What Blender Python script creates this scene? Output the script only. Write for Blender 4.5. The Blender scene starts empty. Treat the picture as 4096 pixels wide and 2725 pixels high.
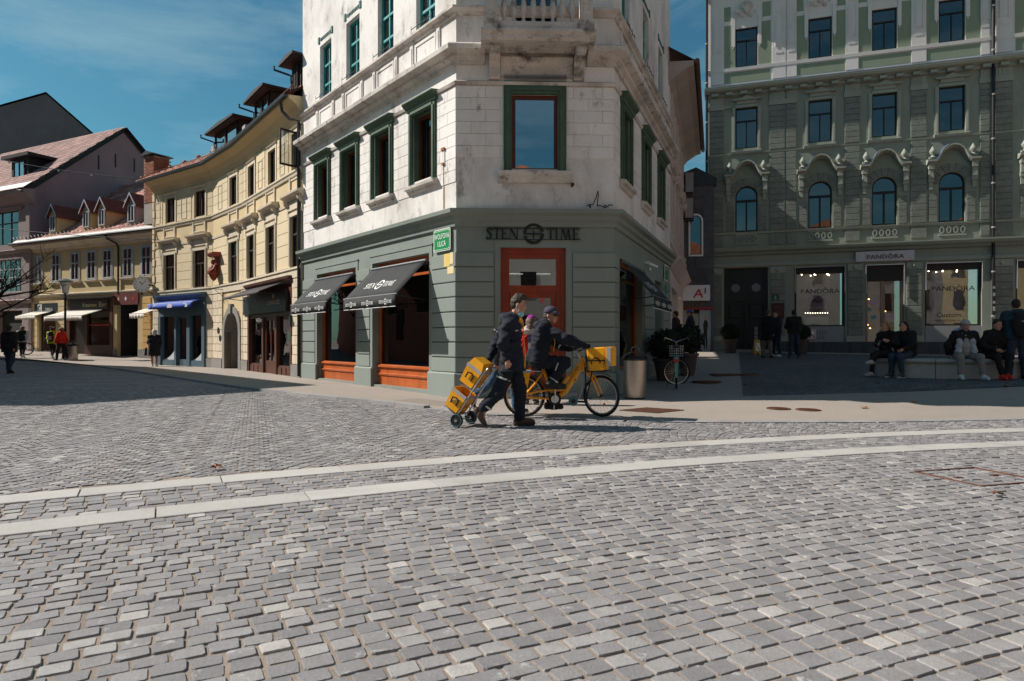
import bpy, math, random, numpy as np
from mathutils import Vector, Matrix, Quaternion
R = math.radians
random.seed(7); RNG = np.random.default_rng(7)
S = bpy.context.scene
COL = S.collection

# ------------------------------------------------------------------ camera
cam = bpy.data.cameras.new('camera'); camo = bpy.data.objects.new('camera', cam); COL.objects.link(camo)
camo.location = (0, 0, 1.2); camo.rotation_euler = (R(90), 0, 0)
cam.lens = 22.91; cam.sensor_width = 36; cam.clip_start = .05; cam.clip_end = 2000
cam.dof.use_dof = True; cam.dof.focus_distance = 11.0; cam.dof.aperture_fstop = 5.0
S.camera = camo
# ------------------------------------------------------------------ light
SUN_AZ = Vector((-.989, .148, 0)).normalized(); SUN_EL = R(41.5)
to_sun = Vector((SUN_AZ.x*math.cos(SUN_EL), SUN_AZ.y*math.cos(SUN_EL), math.sin(SUN_EL)))
sl = bpy.data.lights.new('sun', 'SUN'); sl.energy = 5.0; sl.angle = R(.53); sl.color = (1, .94, .865)
so = bpy.data.objects.new('sun', sl); COL.objects.link(so); so.rotation_euler = (-to_sun).to_track_quat('-Z', 'Y').to_euler()
so.location = to_sun*60
W = bpy.data.worlds.new('World'); S.world = W; W.use_nodes = True
nt = W.node_tree; nt.nodes.clear(); N = nt.nodes.new; L = nt.links.new
sky = N('ShaderNodeTexSky'); sky.sky_type = 'NISHITA'; sky.sun_disc = False; sky.sun_elevation = SUN_EL
sky.sun_rotation = math.atan2(SUN_AZ.x, SUN_AZ.y); sky.air_density = 1.1; sky.dust_density = .9; sky.ozone_density = 1.3
tc = N('ShaderNodeTexCoord'); mp = N('ShaderNodeMapping'); L(tc.outputs['Generated'], mp.inputs['Vector'])
mp.inputs['Scale'].default_value = (1.6, 1.6, 6.5); mp.inputs['Rotation'].default_value = (R(12), R(-16), R(20))
no = N('ShaderNodeTexNoise'); no.inputs['Scale'].default_value = 1.7; no.inputs['Detail'].default_value = 7; no.inputs['Roughness'].default_value = .62; no.inputs['Distortion'].default_value = .5
L(mp.outputs['Vector'], no.inputs['Vector'])
rp = N('ShaderNodeMapRange'); rp.inputs['From Min'].default_value = .44; rp.inputs['From Max'].default_value = .82; rp.inputs['To Max'].default_value = .6
L(no.outputs['Fac'], rp.inputs['Value'])
tint = N('ShaderNodeMix'); tint.data_type = 'RGBA'; tint.blend_type = 'MULTIPLY'; tint.inputs['Factor'].default_value = 1
L(sky.outputs['Color'], tint.inputs['A']); tint.inputs['B'].default_value = (.50, 1.12, 1.16, 1)
cl = N('ShaderNodeMix'); cl.data_type = 'RGBA'; L(rp.outputs['Result'], cl.inputs['Factor'])
L(tint.outputs['Result'], cl.inputs['A']); cl.inputs['B'].default_value = (6.0, 8.6, 9.4, 1)
bg = N('ShaderNodeBackground'); bg.inputs['Strength'].default_value = .05; L(cl.outputs['Result'], bg.inputs['Color'])
ow = N('ShaderNodeOutputWorld'); L(bg.outputs['Background'], ow.inputs['Surface'])
S.view_settings.view_transform = 'Standard'; S.view_settings.look = 'None'; S.view_settings.exposure = .36; S.view_settings.gamma = 1
S.cycles.max_bounces = 6; S.cycles.diffuse_bounces = 3; S.cycles.glossy_bounces = 3; S.cycles.transparent_max_bounces = 12
S.cycles.use_denoising = True; S.cycles.sample_clamp_indirect = 4

# ------------------------------------------------------------------ materials
MATS = {}
def pm(name, col, rough=.8, var=.12, vs=1.3, fine=.06, bump=.12, bs=70, metal=0, spec=.35, stain=None, rnd=0, attr=None, coat=0):
    """procedural paint/stone/cloth: base colour, broad and fine mottling, optional stains, fine relief"""
    if name in MATS: return MATS[name]
    m = bpy.data.materials.new(name); m.use_nodes = True; t = m.node_tree; nd = t.nodes; nd.clear(); n = nd.new; l = t.links.new
    out = n('ShaderNodeOutputMaterial'); b = n('ShaderNodeBsdfPrincipled'); l(b.outputs[0], out.inputs[0])
    b.inputs['Roughness'].default_value = rough; b.inputs['Metallic'].default_value = metal
    b.inputs['Specular IOR Level'].default_value = spec; b.inputs['Coat Weight'].default_value = coat
    g = n('ShaderNodeNewGeometry')
    def noise(sc, det=5, vec=None, rg=.6):
        x = n('ShaderNodeTexNoise'); x.inputs['Scale'].default_value = sc; x.inputs['Detail'].default_value = det; x.inputs['Roughness'].default_value = rg
        l(vec or g.outputs['Position'], x.inputs['Vector']); return x.outputs['Fac']
    def mr(v, a, b_, c, d):
        x = n('ShaderNodeMapRange'); l(v, x.inputs[0])
        for i, q in enumerate((a, b_, c, d)): x.inputs[i+1].default_value = q
        return x.outputs[0]
    def mul(a, b_):
        x = n('ShaderNodeMath'); x.operation = 'MULTIPLY'
        for i, q in enumerate((a, b_)):
            if isinstance(q, (int, float)): x.inputs[i].default_value = q
            else: l(q, x.inputs[i])
        return x.outputs[0]
    f = mul(mr(noise(vs), .3, .7, 1-var, 1+var), mr(noise(bs*.6, 3), .3, .7, 1-fine, 1+fine))
    if rnd:
        oi = n('ShaderNodeObjectInfo'); f = mul(f, mr(oi.outputs['Random'], 0, 1, 1-rnd, 1+rnd))
    if attr:
        at = n('ShaderNodeAttribute'); at.attribute_name = attr; base = at.outputs['Color']
    else:
        rgb = n('ShaderNodeRGB'); rgb.outputs[0].default_value = (*col, 1); base = rgb.outputs[0]
    if stain:
        for (sc, cc, lo, hi, vz) in stain:
            mpn = n('ShaderNodeMapping'); mpn.inputs['Scale'].default_value = (1, 1, vz); l(g.outputs['Position'], mpn.inputs['Vector'])
            fac = mr(noise(sc, 7, mpn.outputs[0], .68), lo, hi, 0, .85)
            mx = n('ShaderNodeMix'); mx.data_type = 'RGBA'; l(fac, mx.inputs['Factor']); l(base, mx.inputs['A']); mx.inputs['B'].default_value = (*cc, 1); base = mx.outputs['Result']
    mm = n('ShaderNodeMix'); mm.data_type = 'RGBA'; mm.blend_type = 'MULTIPLY'; mm.inputs['Factor'].default_value = 1
    l(base, mm.inputs['A']); cv = n('ShaderNodeCombineColor')
    for i in range(3): l(f, cv.inputs[i])
    l(cv.outputs[0], mm.inputs['B']); l(mm.outputs['Result'], b.inputs['Base Color'])
    if bump:
        bm = n('ShaderNodeBump'); bm.inputs['Strength'].default_value = bump; bm.inputs['Distance'].default_value = .01
        l(noise(bs, 4), bm.inputs['Height']); l(bm.outputs[0], b.inputs['Normal'])
    MATS[name] = m; return m
def glass(name, tint=(.55, .62, .62), refl=.16, rough=.004):
    """window pane: tinted see-through layer with a mirror layer that grows at grazing angles"""
    if name in MATS: return MATS[name]
    m = bpy.data.materials.new(name); m.use_nodes = True; t = m.node_tree; t.nodes.clear(); n = t.nodes.new; l = t.links.new
    out = n('ShaderNodeOutputMaterial'); tr = n('ShaderNodeBsdfTransparent'); tr.inputs[0].default_value = (*tint, 1)
    gl = n('ShaderNodeBsdfGlossy'); gl.inputs['Roughness'].default_value = rough; gl.inputs[0].default_value = (.95, .97, 1, 1)
    fr = n('ShaderNodeFresnel'); fr.inputs['IOR'].default_value = 1.5
    ad = n('ShaderNodeMath'); ad.operation = 'MULTIPLY_ADD'; ad.use_clamp = True; l(fr.outputs[0], ad.inputs[0]); ad.inputs[1].default_value = .95; ad.inputs[2].default_value = refl-.05
    g = n('ShaderNodeNewGeometry'); nz = n('ShaderNodeTexNoise'); nz.inputs['Scale'].default_value = 1.1; l(g.outputs['Position'], nz.inputs['Vector'])
    bm = n('ShaderNodeBump'); bm.inputs['Strength'].default_value = .05; bm.inputs['Distance'].default_value = .05; l(nz.outputs['Fac'], bm.inputs['Height']); l(bm.outputs[0], gl.inputs['Normal'])
    mx = n('ShaderNodeMixShader'); l(ad.outputs[0], mx.inputs[0]); l(tr.outputs[0], mx.inputs[1]); l(gl.outputs[0], mx.inputs[2]); l(mx.outputs[0], out.inputs[0])
    MATS[name] = m; return m
def emit(name, col, st):
    if name in MATS: return MATS[name]
    m = bpy.data.materials.new(name); m.use_nodes = True; t = m.node_tree; b = t.nodes['Principled BSDF']
    b.inputs['Base Color'].default_value = (*col, 1); b.inputs['Emission Color'].default_value = (*col, 1); b.inputs['Emission Strength'].default_value = st
    MATS[name] = m; return m

# ------------------------------------------------------------------ scene tree
PM = {}
def tag(o, label=None, cat=None, group=None, kind=None):
    if label: o['label'] = label
    if cat: o['category'] = cat
    if group: o['group'] = group
    if kind: o['kind'] = kind
    return o
def thing(name, label, cat, loc=(0, 0, 0), rz=0, group=None):
    o = bpy.data.objects.new(name, None); COL.objects.link(o); o.location = loc; o.rotation_euler = (0, 0, rz); o.empty_display_size = .2
    PM[o.name] = Matrix.Translation(loc) @ Matrix.Rotation(rz, 4, 'Z'); return tag(o, label, cat, group)
def adopt(o, parent, local=False):
    """make o a part of parent; unless local, o's mesh is in world coordinates"""
    if parent is not None:
        o.parent = parent
        if not local and parent.name in PM: o.matrix_parent_inverse = PM[parent.name].inverted()
    return o
class Fac:
    """a facade: plan origin, direction along it, outward side; points are (along, out, height)"""
    def __init__(s, x0, y0, x1, y1, right=True):
        d = Vector((x1-x0, y1-y0)); s.L = d.length; s.d = d/s.L; s.o = Vector((x0, y0)); s.right = right
        s.n = Vector((s.d.y, -s.d.x)) if right else Vector((-s.d.y, s.d.x))
    def p(s, u, dn, z): return (s.o.x+s.d.x*u+s.n.x*dn, s.o.y+s.d.y*u+s.n.y*dn, z)
    def rot(s): return math.atan2(s.d.y, s.d.x)
class WF:
    """plain world frame, same interface (x, -y, z)"""
    right = True
    def p(s, u, dn, z): return (u, -dn, z)
WORLD = WF()
class MB:
    def __init__(s, F=None): s.v = []; s.f = []; s.F = F; s.uvm = None
    def P(s, a): return s.F.p(*a) if s.F else tuple(a)
    def add(s, vs, fs):
        b = len(s.v); s.v += [s.P(v) for v in vs]; s.f += [tuple(b+i for i in f) for f in fs]; return s
    def box(s, a0, a1, b0, b1, c0, c1):
        vs = [(a, b, c) for c in (c0, c1) for b in (b0, b1) for a in (a0, a1)]
        return s.add(vs, [(0, 2, 3, 1), (4, 5, 7, 6), (0, 1, 5, 4), (2, 6, 7, 3), (0, 4, 6, 2), (1, 3, 7, 5)])
    def bbox(s, a0, a1, b0, b1, c0, c1, e=.012):
        """box with its outer (b1) edges chamfered"""
        vs = [(a0, b0, c0), (a1, b0, c0), (a1, b0, c1), (a0, b0, c1), (a0, b1-e, c0), (a1, b1-e, c0), (a1, b1-e, c1), (a0, b1-e, c1),
              (a0+e, b1, c0+e), (a1-e, b1, c0+e), (a1-e, b1, c1-e), (a0+e, b1, c1-e)]
        fs = [(0, 1, 2, 3)] + [(i, (i+1) % 4, (i+1) % 4+4, i+4) for i in range(4)] + [(i+4, (i+1) % 4+4, (i+1) % 4+8, i+8) for i in range(4)] + [(8, 9, 10, 11)]
        return s.add(vs, fs)
    def quad(s, *p): return s.add(p, [tuple(range(len(p)))])
    def prism(s, pts, b0, b1):
        """polygon in the (along, height) plane given depth from b0 to b1"""
        n = len(pts); vs = [(a, b0, c) for a, c in pts]+[(a, b1, c) for a, c in pts]
        return s.add(vs, [tuple(range(n))[::-1], tuple(range(n, 2*n))]+[(i, (i+1) % n, (i+1) % n+n, i+n) for i in range(n)])
    def slab(s, pts, c0, c1):
        n = len(pts); vs = [(a, b, c0) for a, b in pts]+[(a, b, c1) for a, b in pts]
        return s.add(vs, [tuple(range(n))[::-1], tuple(range(n, 2*n))]+[(i, (i+1) % n, (i+1) % n+n, i+n) for i in range(n)])
    def sweep(s, prof, u0, u1):
        """moulding: profile of (out, height) carried from u0 to u1"""
        n = len(prof); vs = [(u0, d, z) for d, z in prof]+[(u1, d, z) for d, z in prof]
        return s.add(vs, [tuple(range(n)), tuple(range(n, 2*n))[::-1]]+[(i, (i+1) % n, (i+1) % n+n, i+n) for i in range(n)])
    def ring(s, pts, prof):
        """moulding carried round a plan polyline with mitred corners (world coordinates); outside on the right of travel"""
        m = len(pts); P_ = [Vector(p) for p in pts]; offs = []
        for i in range(m):
            d0 = (P_[i]-P_[i-1]).normalized() if i else None; d1 = (P_[i+1]-P_[i]).normalized() if i < m-1 else None
            n0 = Vector((d0.y, -d0.x)) if d0 else None; n1 = Vector((d1.y, -d1.x)) if d1 else None
            if n0 is None: o = n1
            elif n1 is None: o = n0
            else: o = (n0+n1).normalized(); o = o/max(.3, o.dot(n0))
            offs.append(o)
        k = len(prof); vs = [(P_[i].x+offs[i].x*d, P_[i].y+offs[i].y*d, z) for i in range(m) for d, z in prof]
        fs = [tuple(range(k)), tuple(range((m-1)*k, m*k))[::-1]]
        for i in range(m-1): fs += [(i*k+j, i*k+(j+1) % k, (i+1)*k+(j+1) % k, (i+1)*k+j) for j in range(k)]
        return s.add(vs, fs)
    def tube(s, pts, r, n=8, cap=True, closed=False):
        P_ = [Vector(p) for p in pts]; m = len(P_); rr = r if isinstance(r, (list, tuple)) else [r]*m; vs = []; up = None
        for i in range(m):
            if closed: t = (P_[(i+1) % m]-P_[i-1])
            else: t = P_[min(i+1, m-1)]-P_[max(i-1, 0)]
            t = t.normalized() if t.length > 1e-9 else Vector((0, 0, 1))
            if up is None: up = Vector((0, 0, 1)) if abs(t.z) < .9 else Vector((1, 0, 0))
            x = t.cross(up).normalized(); y = x.cross(t).normalized(); up = y
            vs += [tuple(P_[i]+(x*math.cos(2*math.pi*j/n)+y*math.sin(2*math.pi*j/n))*rr[i]) for j in range(n)]
        fs = []
        for i in range(m if closed else m-1):
            a = i*n; b = ((i+1) % m)*n; fs += [(a+j, a+(j+1) % n, b+(j+1) % n, b+j) for j in range(n)]
        if cap and not closed: fs += [tuple(range(n))[::-1], tuple(range((m-1)*n, m*n))]
        return s.add(vs, fs)
    def lathe(s, prof, c, n=20, axis='z'):
        """profile of (radius, height) turned about an axis through c"""
        vs = []
        for r, h in prof:
            for j in range(n):
                a = 2*math.pi*j/n; x, y = r*math.cos(a), r*math.sin(a)
                vs.append((c[0]+x, c[1]+y, c[2]+h) if axis == 'z' else (c[0]+x, c[1]+h, c[2]+y) if axis == 'y' else (c[0]+h, c[1]+x, c[2]+y))
        m = len(prof); fs = [(i*n+j, i*n+(j+1) % n, (i+1)*n+(j+1) % n, (i+1)*n+j) for i in range(m-1) for j in range(n)]
        fs += [tuple(range(n))[::-1], tuple(range((m-1)*n, m*n))]
        return s.add(vs, fs)
    def ball(s, c, r, n=10):
        rx, ry, rz = r if isinstance(r, (tuple, list)) else (r, r, r); k = n//2
        prof = [(math.sin(math.pi*i/k), -math.cos(math.pi*i/k)) for i in range(k+1)]
        vs = [(c[0]+rx*q*math.cos(2*math.pi*j/n), c[1]+ry*q*math.sin(2*math.pi*j/n), c[2]+rz*h) for q, h in prof for j in range(n)]
        return s.add(vs, [(i*n+j, i*n+(j+1) % n, (i+1)*n+(j+1) % n, (i+1)*n+j) for i in range(k) for j in range(n)])
    def wall(s, u0, u1, z0, z1, holes, depth=.25, d=0.0):
        """flat wall with rectangular openings and their reveals"""
        us = sorted({u0, u1, *[max(u0, min(u1, q)) for h in holes for q in h[:2]]}); zs = sorted({z0, z1, *[max(z0, min(z1, q)) for h in holes for q in h[2:4]]})
        for i in range(len(us)-1):
            for j in range(len(zs)-1):
                cu, cz = (us[i]+us[i+1])/2, (zs[j]+zs[j+1])/2
                if any(h[0] < cu < h[1] and h[2] < cz < h[3] for h in holes): continue
                s.quad((us[i], d, zs[j]), (us[i+1], d, zs[j]), (us[i+1], d, zs[j+1]), (us[i], d, zs[j+1]))
        for h in holes:
            a, b, c, e = h[:4]; q = d-depth
            for (p0, p1) in (((a, c), (b, c)), ((b, c), (b, e)), ((b, e), (a, e)), ((a, e), (a, c))):
                s.quad((p0[0], d, p0[1]), (p1[0], d, p1[1]), (p1[0], q, p1[1]), (p0[0], q, p0[1]))
        return s
    def text(s, key, u, z, h, dn, dep=0.0, align='C', slant=0, w=1.0, fwd=None):
        """lettering laid on a facade: cap height h, centred/left at (u, z)"""
        V, Fc, bw = TEXT[key]; k = h/TEXT_H; sg = 1 if s.F.right else -1; off = -bw/2 if align == 'C' else 0
        vs = [(u+sg*((x+off)*k*w+slant*y*k), z+y*k) for x, y in V]; n = len(vs)
        if not dep: return s.add([(a, dn, c) for a, c in vs], Fc)
        fs = list(Fc)+[tuple(i+n for i in f) for f in Fc]; cnt = {}
        for f in Fc:
            for i in range(len(f)):
                e = (f[i], f[(i+1) % len(f)]); cnt[tuple(sorted(e))] = cnt.get(tuple(sorted(e)), 0)+1
        fs += [(a, b, b+n, a+n) for (a, b), c in cnt.items() if c == 1]
        return s.add([(a, dn, c) for a, c in vs]+[(a, dn+dep, c) for a, c in vs], fs)
    def mesh(s, name):
        me = bpy.data.meshes.new(name); me.from_pydata(s.v, [], s.f); me.update(); return me
    def build(s, name, mat, parent=None, smooth=False, local=False, kind=None):
        me = s.mesh(name); me.materials.append(mat)
        if smooth:
            me.polygons.foreach_set('use_smooth', [True]*len(me.polygons))
            if smooth != 2: me.set_sharp_from_angle(angle=R(38))
        import bmesh
        b = bmesh.new(); b.from_mesh(me)
        if smooth == 2: bmesh.ops.remove_doubles(b, verts=b.verts, dist=1e-5)
        bmesh.ops.recalc_face_normals(b, faces=b.faces); b.to_mesh(me); b.free()
        o = bpy.data.objects.new(name, me); COL.objects.link(o)
        if kind: o['kind'] = kind
        return adopt(o, parent, local)
def inst(o, name=None, parent=None):
    c = o.copy(); c.name = name or o.name.split('.')[0]; COL.objects.link(c)
    if parent is not None: c.parent = parent
    return c
def copy_tree(o, parent=None):
    c = o.copy(); COL.objects.link(c); c.parent = parent
    for ch in list(o.children): copy_tree(ch, c)
    return c
CUBE = {}
def piece(name, F, u0, u1, z0, z1, d0, d1, mat, parent, e=.1):
    """one stone/board/slat: a shared chamfered block, placed and stretched per piece"""
    key = mat.name
    if key not in CUBE:
        m = MB(); m.bbox(-.5, .5, 0, 1, -.5, .5, .06)
        me = m.mesh(name); me.materials.append(mat); CUBE[key] = me
    o = bpy.data.objects.new(name, CUBE[key]); COL.objects.link(o)
    mid = F.p((u0+u1)/2, d0, (z0+z1)/2); x = Vector((F.d.x, F.d.y, 0)); y = Vector((F.n.x, F.n.y, 0)); zz = Vector((0, 0, 1))
    Mx = Matrix.Identity(4)
    for i in range(3):
        Mx[i][0] = x[i]*(u1-u0); Mx[i][1] = y[i]*(d1-d0); Mx[i][2] = zz[i]*(z1-z0); Mx[i][3] = mid[i]
    adopt(o, parent)
    if parent is not None and parent.name in PM: o.matrix_basis = Mx
    else: o.matrix_basis = Mx
    return o

# ------------------------------------------------------------------ lettering, turned to flat outlines once
TEXT = {}; TEXT_H = .72
def make_texts(items):
    obs = []
    for key, body, sp in items:
        c = bpy.data.curves.new('lettering', 'FONT'); c.body = body; c.resolution_u = 2; c.space_character = sp; c.fill_mode = 'FRONT' if False else 'BOTH'
        o = bpy.data.objects.new('lettering', c); COL.objects.link(o); obs.append((key, o))
    dg = bpy.context.evaluated_depsgraph_get(); dg.update()
    for key, o in obs:
        me = o.evaluated_get(dg).to_mesh(); V = [(v.co.x, v.co.y) for v in me.vertices]; Fs = [tuple(p.vertices) for p in me.polygons]
        x0 = min(v[0] for v in V); TEXT[key] = ([(x-x0, y) for x, y in V], Fs, max(v[0] for v in V)-x0)
        o.evaluated_get(dg).to_mesh_clear(); bpy.data.objects.remove(o)
make_texts([(t, t, 1.0) for t in ('STEN', 'TIME', 'WOLFOVA', 'ULICA', 'PANDORA', 'A', '1', 'ZLATARNA CELJE', 'Krznarstvo', 'Eber', 'KRZNARSTVO EBER', 'TOMISLAV', 'KATAN', '3', '12', '6', 'Custom', 'MADE JUST FOR YOU', 'PREŠERNOV TRG', 'VENETI', 'Pojdite notri', 'N Y')])

def sm(x, a, b):
    t = max(0, min(1, (x-a)/(b-a))); return t*t*(3-2*t)
def gz(x, y):
    """ground height: level square, rising gently to the right-hand lane and to the far left"""
    return sm(y, 10.5, 14.2)*sm(x, 0, 3)*(.044*max(0, min(y, 36)-13.1)+.03*max(0, min(x, 14)-3)*(1-sm(y, 18, 27))) if x > 0 else .067*max(0, min(y, 40)-30.75)*sm(-x, 10, 14)
# ------------------------------------------------------------------ ground, paving
def brickmat(name, c1, c2, cm, sc, rough=.75, bumpd=.012):
    m = bpy.data.materials.new(name); m.use_nodes = True; t = m.node_tree; n = t.nodes.new; l = t.links.new; b = t.nodes['Principled BSDF']
    b.inputs['Roughness'].default_value = rough; b.inputs['Specular IOR Level'].default_value = .3
    g = n('ShaderNodeNewGeometry'); wv = n('ShaderNodeTexNoise'); wv.inputs['Scale'].default_value = 1.3; l(g.outputs['Position'], wv.inputs['Vector'])
    ma = n('ShaderNodeVectorMath'); ma.operation = 'MULTIPLY_ADD'; l(wv.outputs['Color'], ma.inputs[0]); ma.inputs[1].default_value = (.5, .5, 0); l(g.outputs['Position'], ma.inputs[2])
    mp = n('ShaderNodeMapping'); mp.inputs['Rotation'].default_value = (0, 0, R(28)); l(ma.outputs[0], mp.inputs[0])
    br = n('ShaderNodeTexBrick'); l(mp.outputs[0], br.inputs['Vector']); br.inputs['Scale'].default_value = sc; br.inputs['Color1'].default_value = (*c1, 1); br.inputs['Color2'].default_value = (*c2, 1); br.inputs['Mortar'].default_value = (*cm, 1)
    br.inputs['Mortar Size'].default_value = .045; br.inputs['Mortar Smooth'].default_value = .4; br.inputs['Brick Width'].default_value = .5; br.inputs['Row Height'].default_value = .5; br.inputs['Bias'].default_value = -.1
    nz = n('ShaderNodeTexNoise'); nz.inputs['Scale'].default_value = .8; nz.inputs['Detail'].default_value = 6; l(g.outputs['Position'], nz.inputs['Vector'])
    mr = n('ShaderNodeMapRange'); l(nz.outputs['Fac'], mr.inputs[0]); mr.inputs[1].default_value = .3; mr.inputs[2].default_value = .7; mr.inputs[3].default_value = .8; mr.inputs[4].default_value = 1.2
    vm = n('ShaderNodeVectorMath'); vm.operation = 'SCALE'; l(br.outputs['Color'], vm.inputs[0]); l(mr.outputs[0], vm.inputs['Scale']); l(vm.outputs[0], b.inputs['Base Color'])
    bm = n('ShaderNodeBump'); bm.inputs['Distance'].default_value = bumpd; bm.inputs['Strength'].default_value = .9; bm.invert = True; l(br.outputs['Fac'], bm.inputs['Height']); l(bm.outputs[0], b.inputs['Normal'])
    MATS[name] = m; return m
sand = pm('joint sand', (.27, .215, .175), .95, .2, 3, .25, .5, 300)
asph = pm('pale asphalt', (.31, .262, .225), .9, .07, .35, .10, .35, 260, stain=[(.5, (.27, .23, .20), .50, .74, 1), (2.2, (.23, .195, .17), .58, .72, 1), (16, (.13, .11, .10), .71, .75, 1)])
settm = pm('split stone', (.27, .27, .28), .7, .10, 5, .10, .35, 90, attr='col', spec=.35, stain=[(9, (.40, .385, .37), .60, .65, 1), (3, (.17, .16, .155), .55, .75, 1)])
slabm = pm('white limestone', (.44, .415, .385), .6, .07, 1.5, .06, .15, 60, rnd=.08, stain=[(1.7, (.33, .305, .28), .52, .74, 1), (12, (.22, .2, .185), .68, .76, 1)])
edgem = pm('grey edging stone', (.27, .26, .26), .75, .1, 4, .1, .2, 80, rnd=.12)
def sheet(name, outer, inner, off, mat, nu=6, nv=20, kind='structure'):
    """ruled surface between two plan polylines, laid on the ground"""
    pts = []
    for i in range(len(outer)-1):
        for k in range(nu+(i == len(outer)-2)):
            t = k/nu; pts.append((Vector(outer[i]).lerp(Vector(outer[i+1]), t), Vector(inner[i]).lerp(Vector(inner[i+1]), t)))
    m = MB(); 
    vs = []
    for a, b in pts:
        for j in range(nv+1):
            q = a.lerp(b, j/nv); vs.append((q.x, q.y, gz(q.x, q.y)+off(q.x, q.y)))
    fs = [(i*(nv+1)+j, (i+1)*(nv+1)+j, (i+1)*(nv+1)+j+1, i*(nv+1)+j+1) for i in range(len(pts)-1) for j in range(nv)]
    m.add(vs, fs); o = m.build(name, mat, smooth=2); o['kind'] = kind; return o
# earth/joint bed reaching the horizon
xs = [-900, -300, -100] + [-60+i*1.0 for i in range(101)] + [80, 300, 900]
ys = [-300, -100, -30] + [-6+i*1.0 for i in range(68)] + [90, 200, 500, 1200]
m = MB(); m.add([(x, y, gz(x, y)-.0075) for x in xs for y in ys], [(i*len(ys)+j, (i+1)*len(ys)+j, (i+1)*len(ys)+j+1, i*len(ys)+j+1) for i in range(len(xs)-1) for j in range(len(ys)-1)])
ground = m.build('ground', sand, smooth=2); ground['kind'] = 'structure'; ground['label'] = 'sandy bed showing in the joints between the setts'
KERB = [(26, 11.2), (7.9, 10.06), (5.33, 9.73), (3.36, 9.68), (1.71, 9.78), (.01, 10.53), (-1.45, 11.54), (-2.69, 12.68), (-4.22, 13.95), (-6.42, 16.07), (-14.08, 24.66), (-19.5, 30.5), (-24, 33), (-30, 35.2), (-45, 40)]
INN = [(26, 36), (14, 36), (11, 36), (9, 35), (6.5, 30), (2.6, 14.6), (-1.0, 13.9), (-2.2, 15.5), (-3.8, 17.5), (-6.2, 20.4), (-11.6, 27.6), (-16.9, 33.6), (-23, 36.7), (-29.9, 40), (-45, 47)]
def poff(x, y): return .006+.05*sm(-x, .5, 5)
pave = sheet('pavement', KERB, INN, poff, asph, 6, 26); pave['label'] = 'pale asphalt pavement in front of the shops'
streetm = brickmat('far setts', (.19, .19, .20), (.31, .31, .31), (.13, .12, .115), 4.0)
LK = [(-45, 39.5), (-30, 35.0), (-24, 32.8), (-19.5, 30.3), (-14.0, 24.5), (-6.3, 15.95), (-5.75, 15.2)]
LI = [(-60, 20), (-45, 17), (-38, 15), (-30, 14), (-22, 13.5), (-14, 13.0), (-12.5, 12.6)]
street = sheet('street', LK, LI, lambda x, y: -.004, streetm, 8, 30); street['label'] = 'shaded street of small grey setts running off between the houses'
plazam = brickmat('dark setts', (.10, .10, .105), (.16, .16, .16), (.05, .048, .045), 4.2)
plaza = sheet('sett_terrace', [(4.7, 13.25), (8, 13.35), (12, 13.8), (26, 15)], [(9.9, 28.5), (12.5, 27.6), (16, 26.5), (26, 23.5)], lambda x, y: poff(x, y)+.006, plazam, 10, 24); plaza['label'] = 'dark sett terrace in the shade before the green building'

# --- setts, built one by one as solid stones
CC = Vector((12, -22.4))
def sett_geo(cx, cy, ax, ay, w, h, top, rs, rich):
    """irregular rounded stone, w along (ax, ay), h across"""
    c = .17; e = .005; out = []
    base = [(-1+c, -1), (1-c, -1), (1, -1+c), (1, 1-c), (1-c, 1), (-1+c, 1), (-1, 1-c), (-1, -1+c)]
    tx, ty = rs.uniform(-.025, .025), rs.uniform(-.03, .03)
    jit = [(rs.uniform(-.09, .09), rs.uniform(-.09, .09)) for _ in base]
    def ringv(shrink, z, tilt):
        r = []
        for (a, b), (ja, jb) in zip(base, jit):
            u = (a+ja)*(w/2-shrink); v = (b+jb)*(h/2-shrink); zz = z+(tx*u+ty*v if tilt else 0)
            r.append((cx+ax*u-ay*v, cy+ay*u+ax*v, zz))
        return r
    V = ringv(e if rich else e*.6, top, 1)
    if rich: V += ringv(.003, top-.004, 1)
    V += ringv(-.002, -.04, 0); k = len(V)//8
    Fc = [tuple(range(8))]+[(r*8+j, (r+1)*8+j, (r+1)*8+(j+1) % 8, r*8+(j+1) % 8) for r in range(k-1) for j in range(8)]
    return V, Fc
def sett_col(rs):
    t = rs.random(); k = rs.uniform(.88, 1.12)
    if t < .50: c = (.262, .250, .256)
    elif t < .84: c = (.305, .290, .292)
    elif t < .97: c = (.37, .352, .348)
    else: c = (.46, .435, .41)
    return (c[0]*k*.81, c[1]*k*.80, c[2]*k*.79, 1)
rs = random.Random(3); setts = []
def inview(x, y): return 1.9 < y < 16.2 and abs(x) < .83*y+.35
kpoly = [Vector(p) for p in KERB]
def road_side(x, y):
    """signed: true on the carriageway side of the kerb"""
    best = 1e9; sg = True
    for i in range(len(kpoly)-1):
        a, b = kpoly[i], kpoly[i+1]; d = b-a; t = max(0, min(1, (Vector((x, y))-a).dot(d)/d.length_squared)); q = a+d*t; dist = (Vector((x, y))-q).length
        if dist < best: best = dist; sg = d.x*(y-a.y)-d.y*(x-a.x) > 0
    return sg and best > .2
COVER = [(3.68, 5.95), (4.35, 6.14)]
PITCH = .0985; ALONG = .123
def rows(r0, n, sgn):
    for i in range(n): yield r0+sgn*(i+.5)*PITCH
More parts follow.
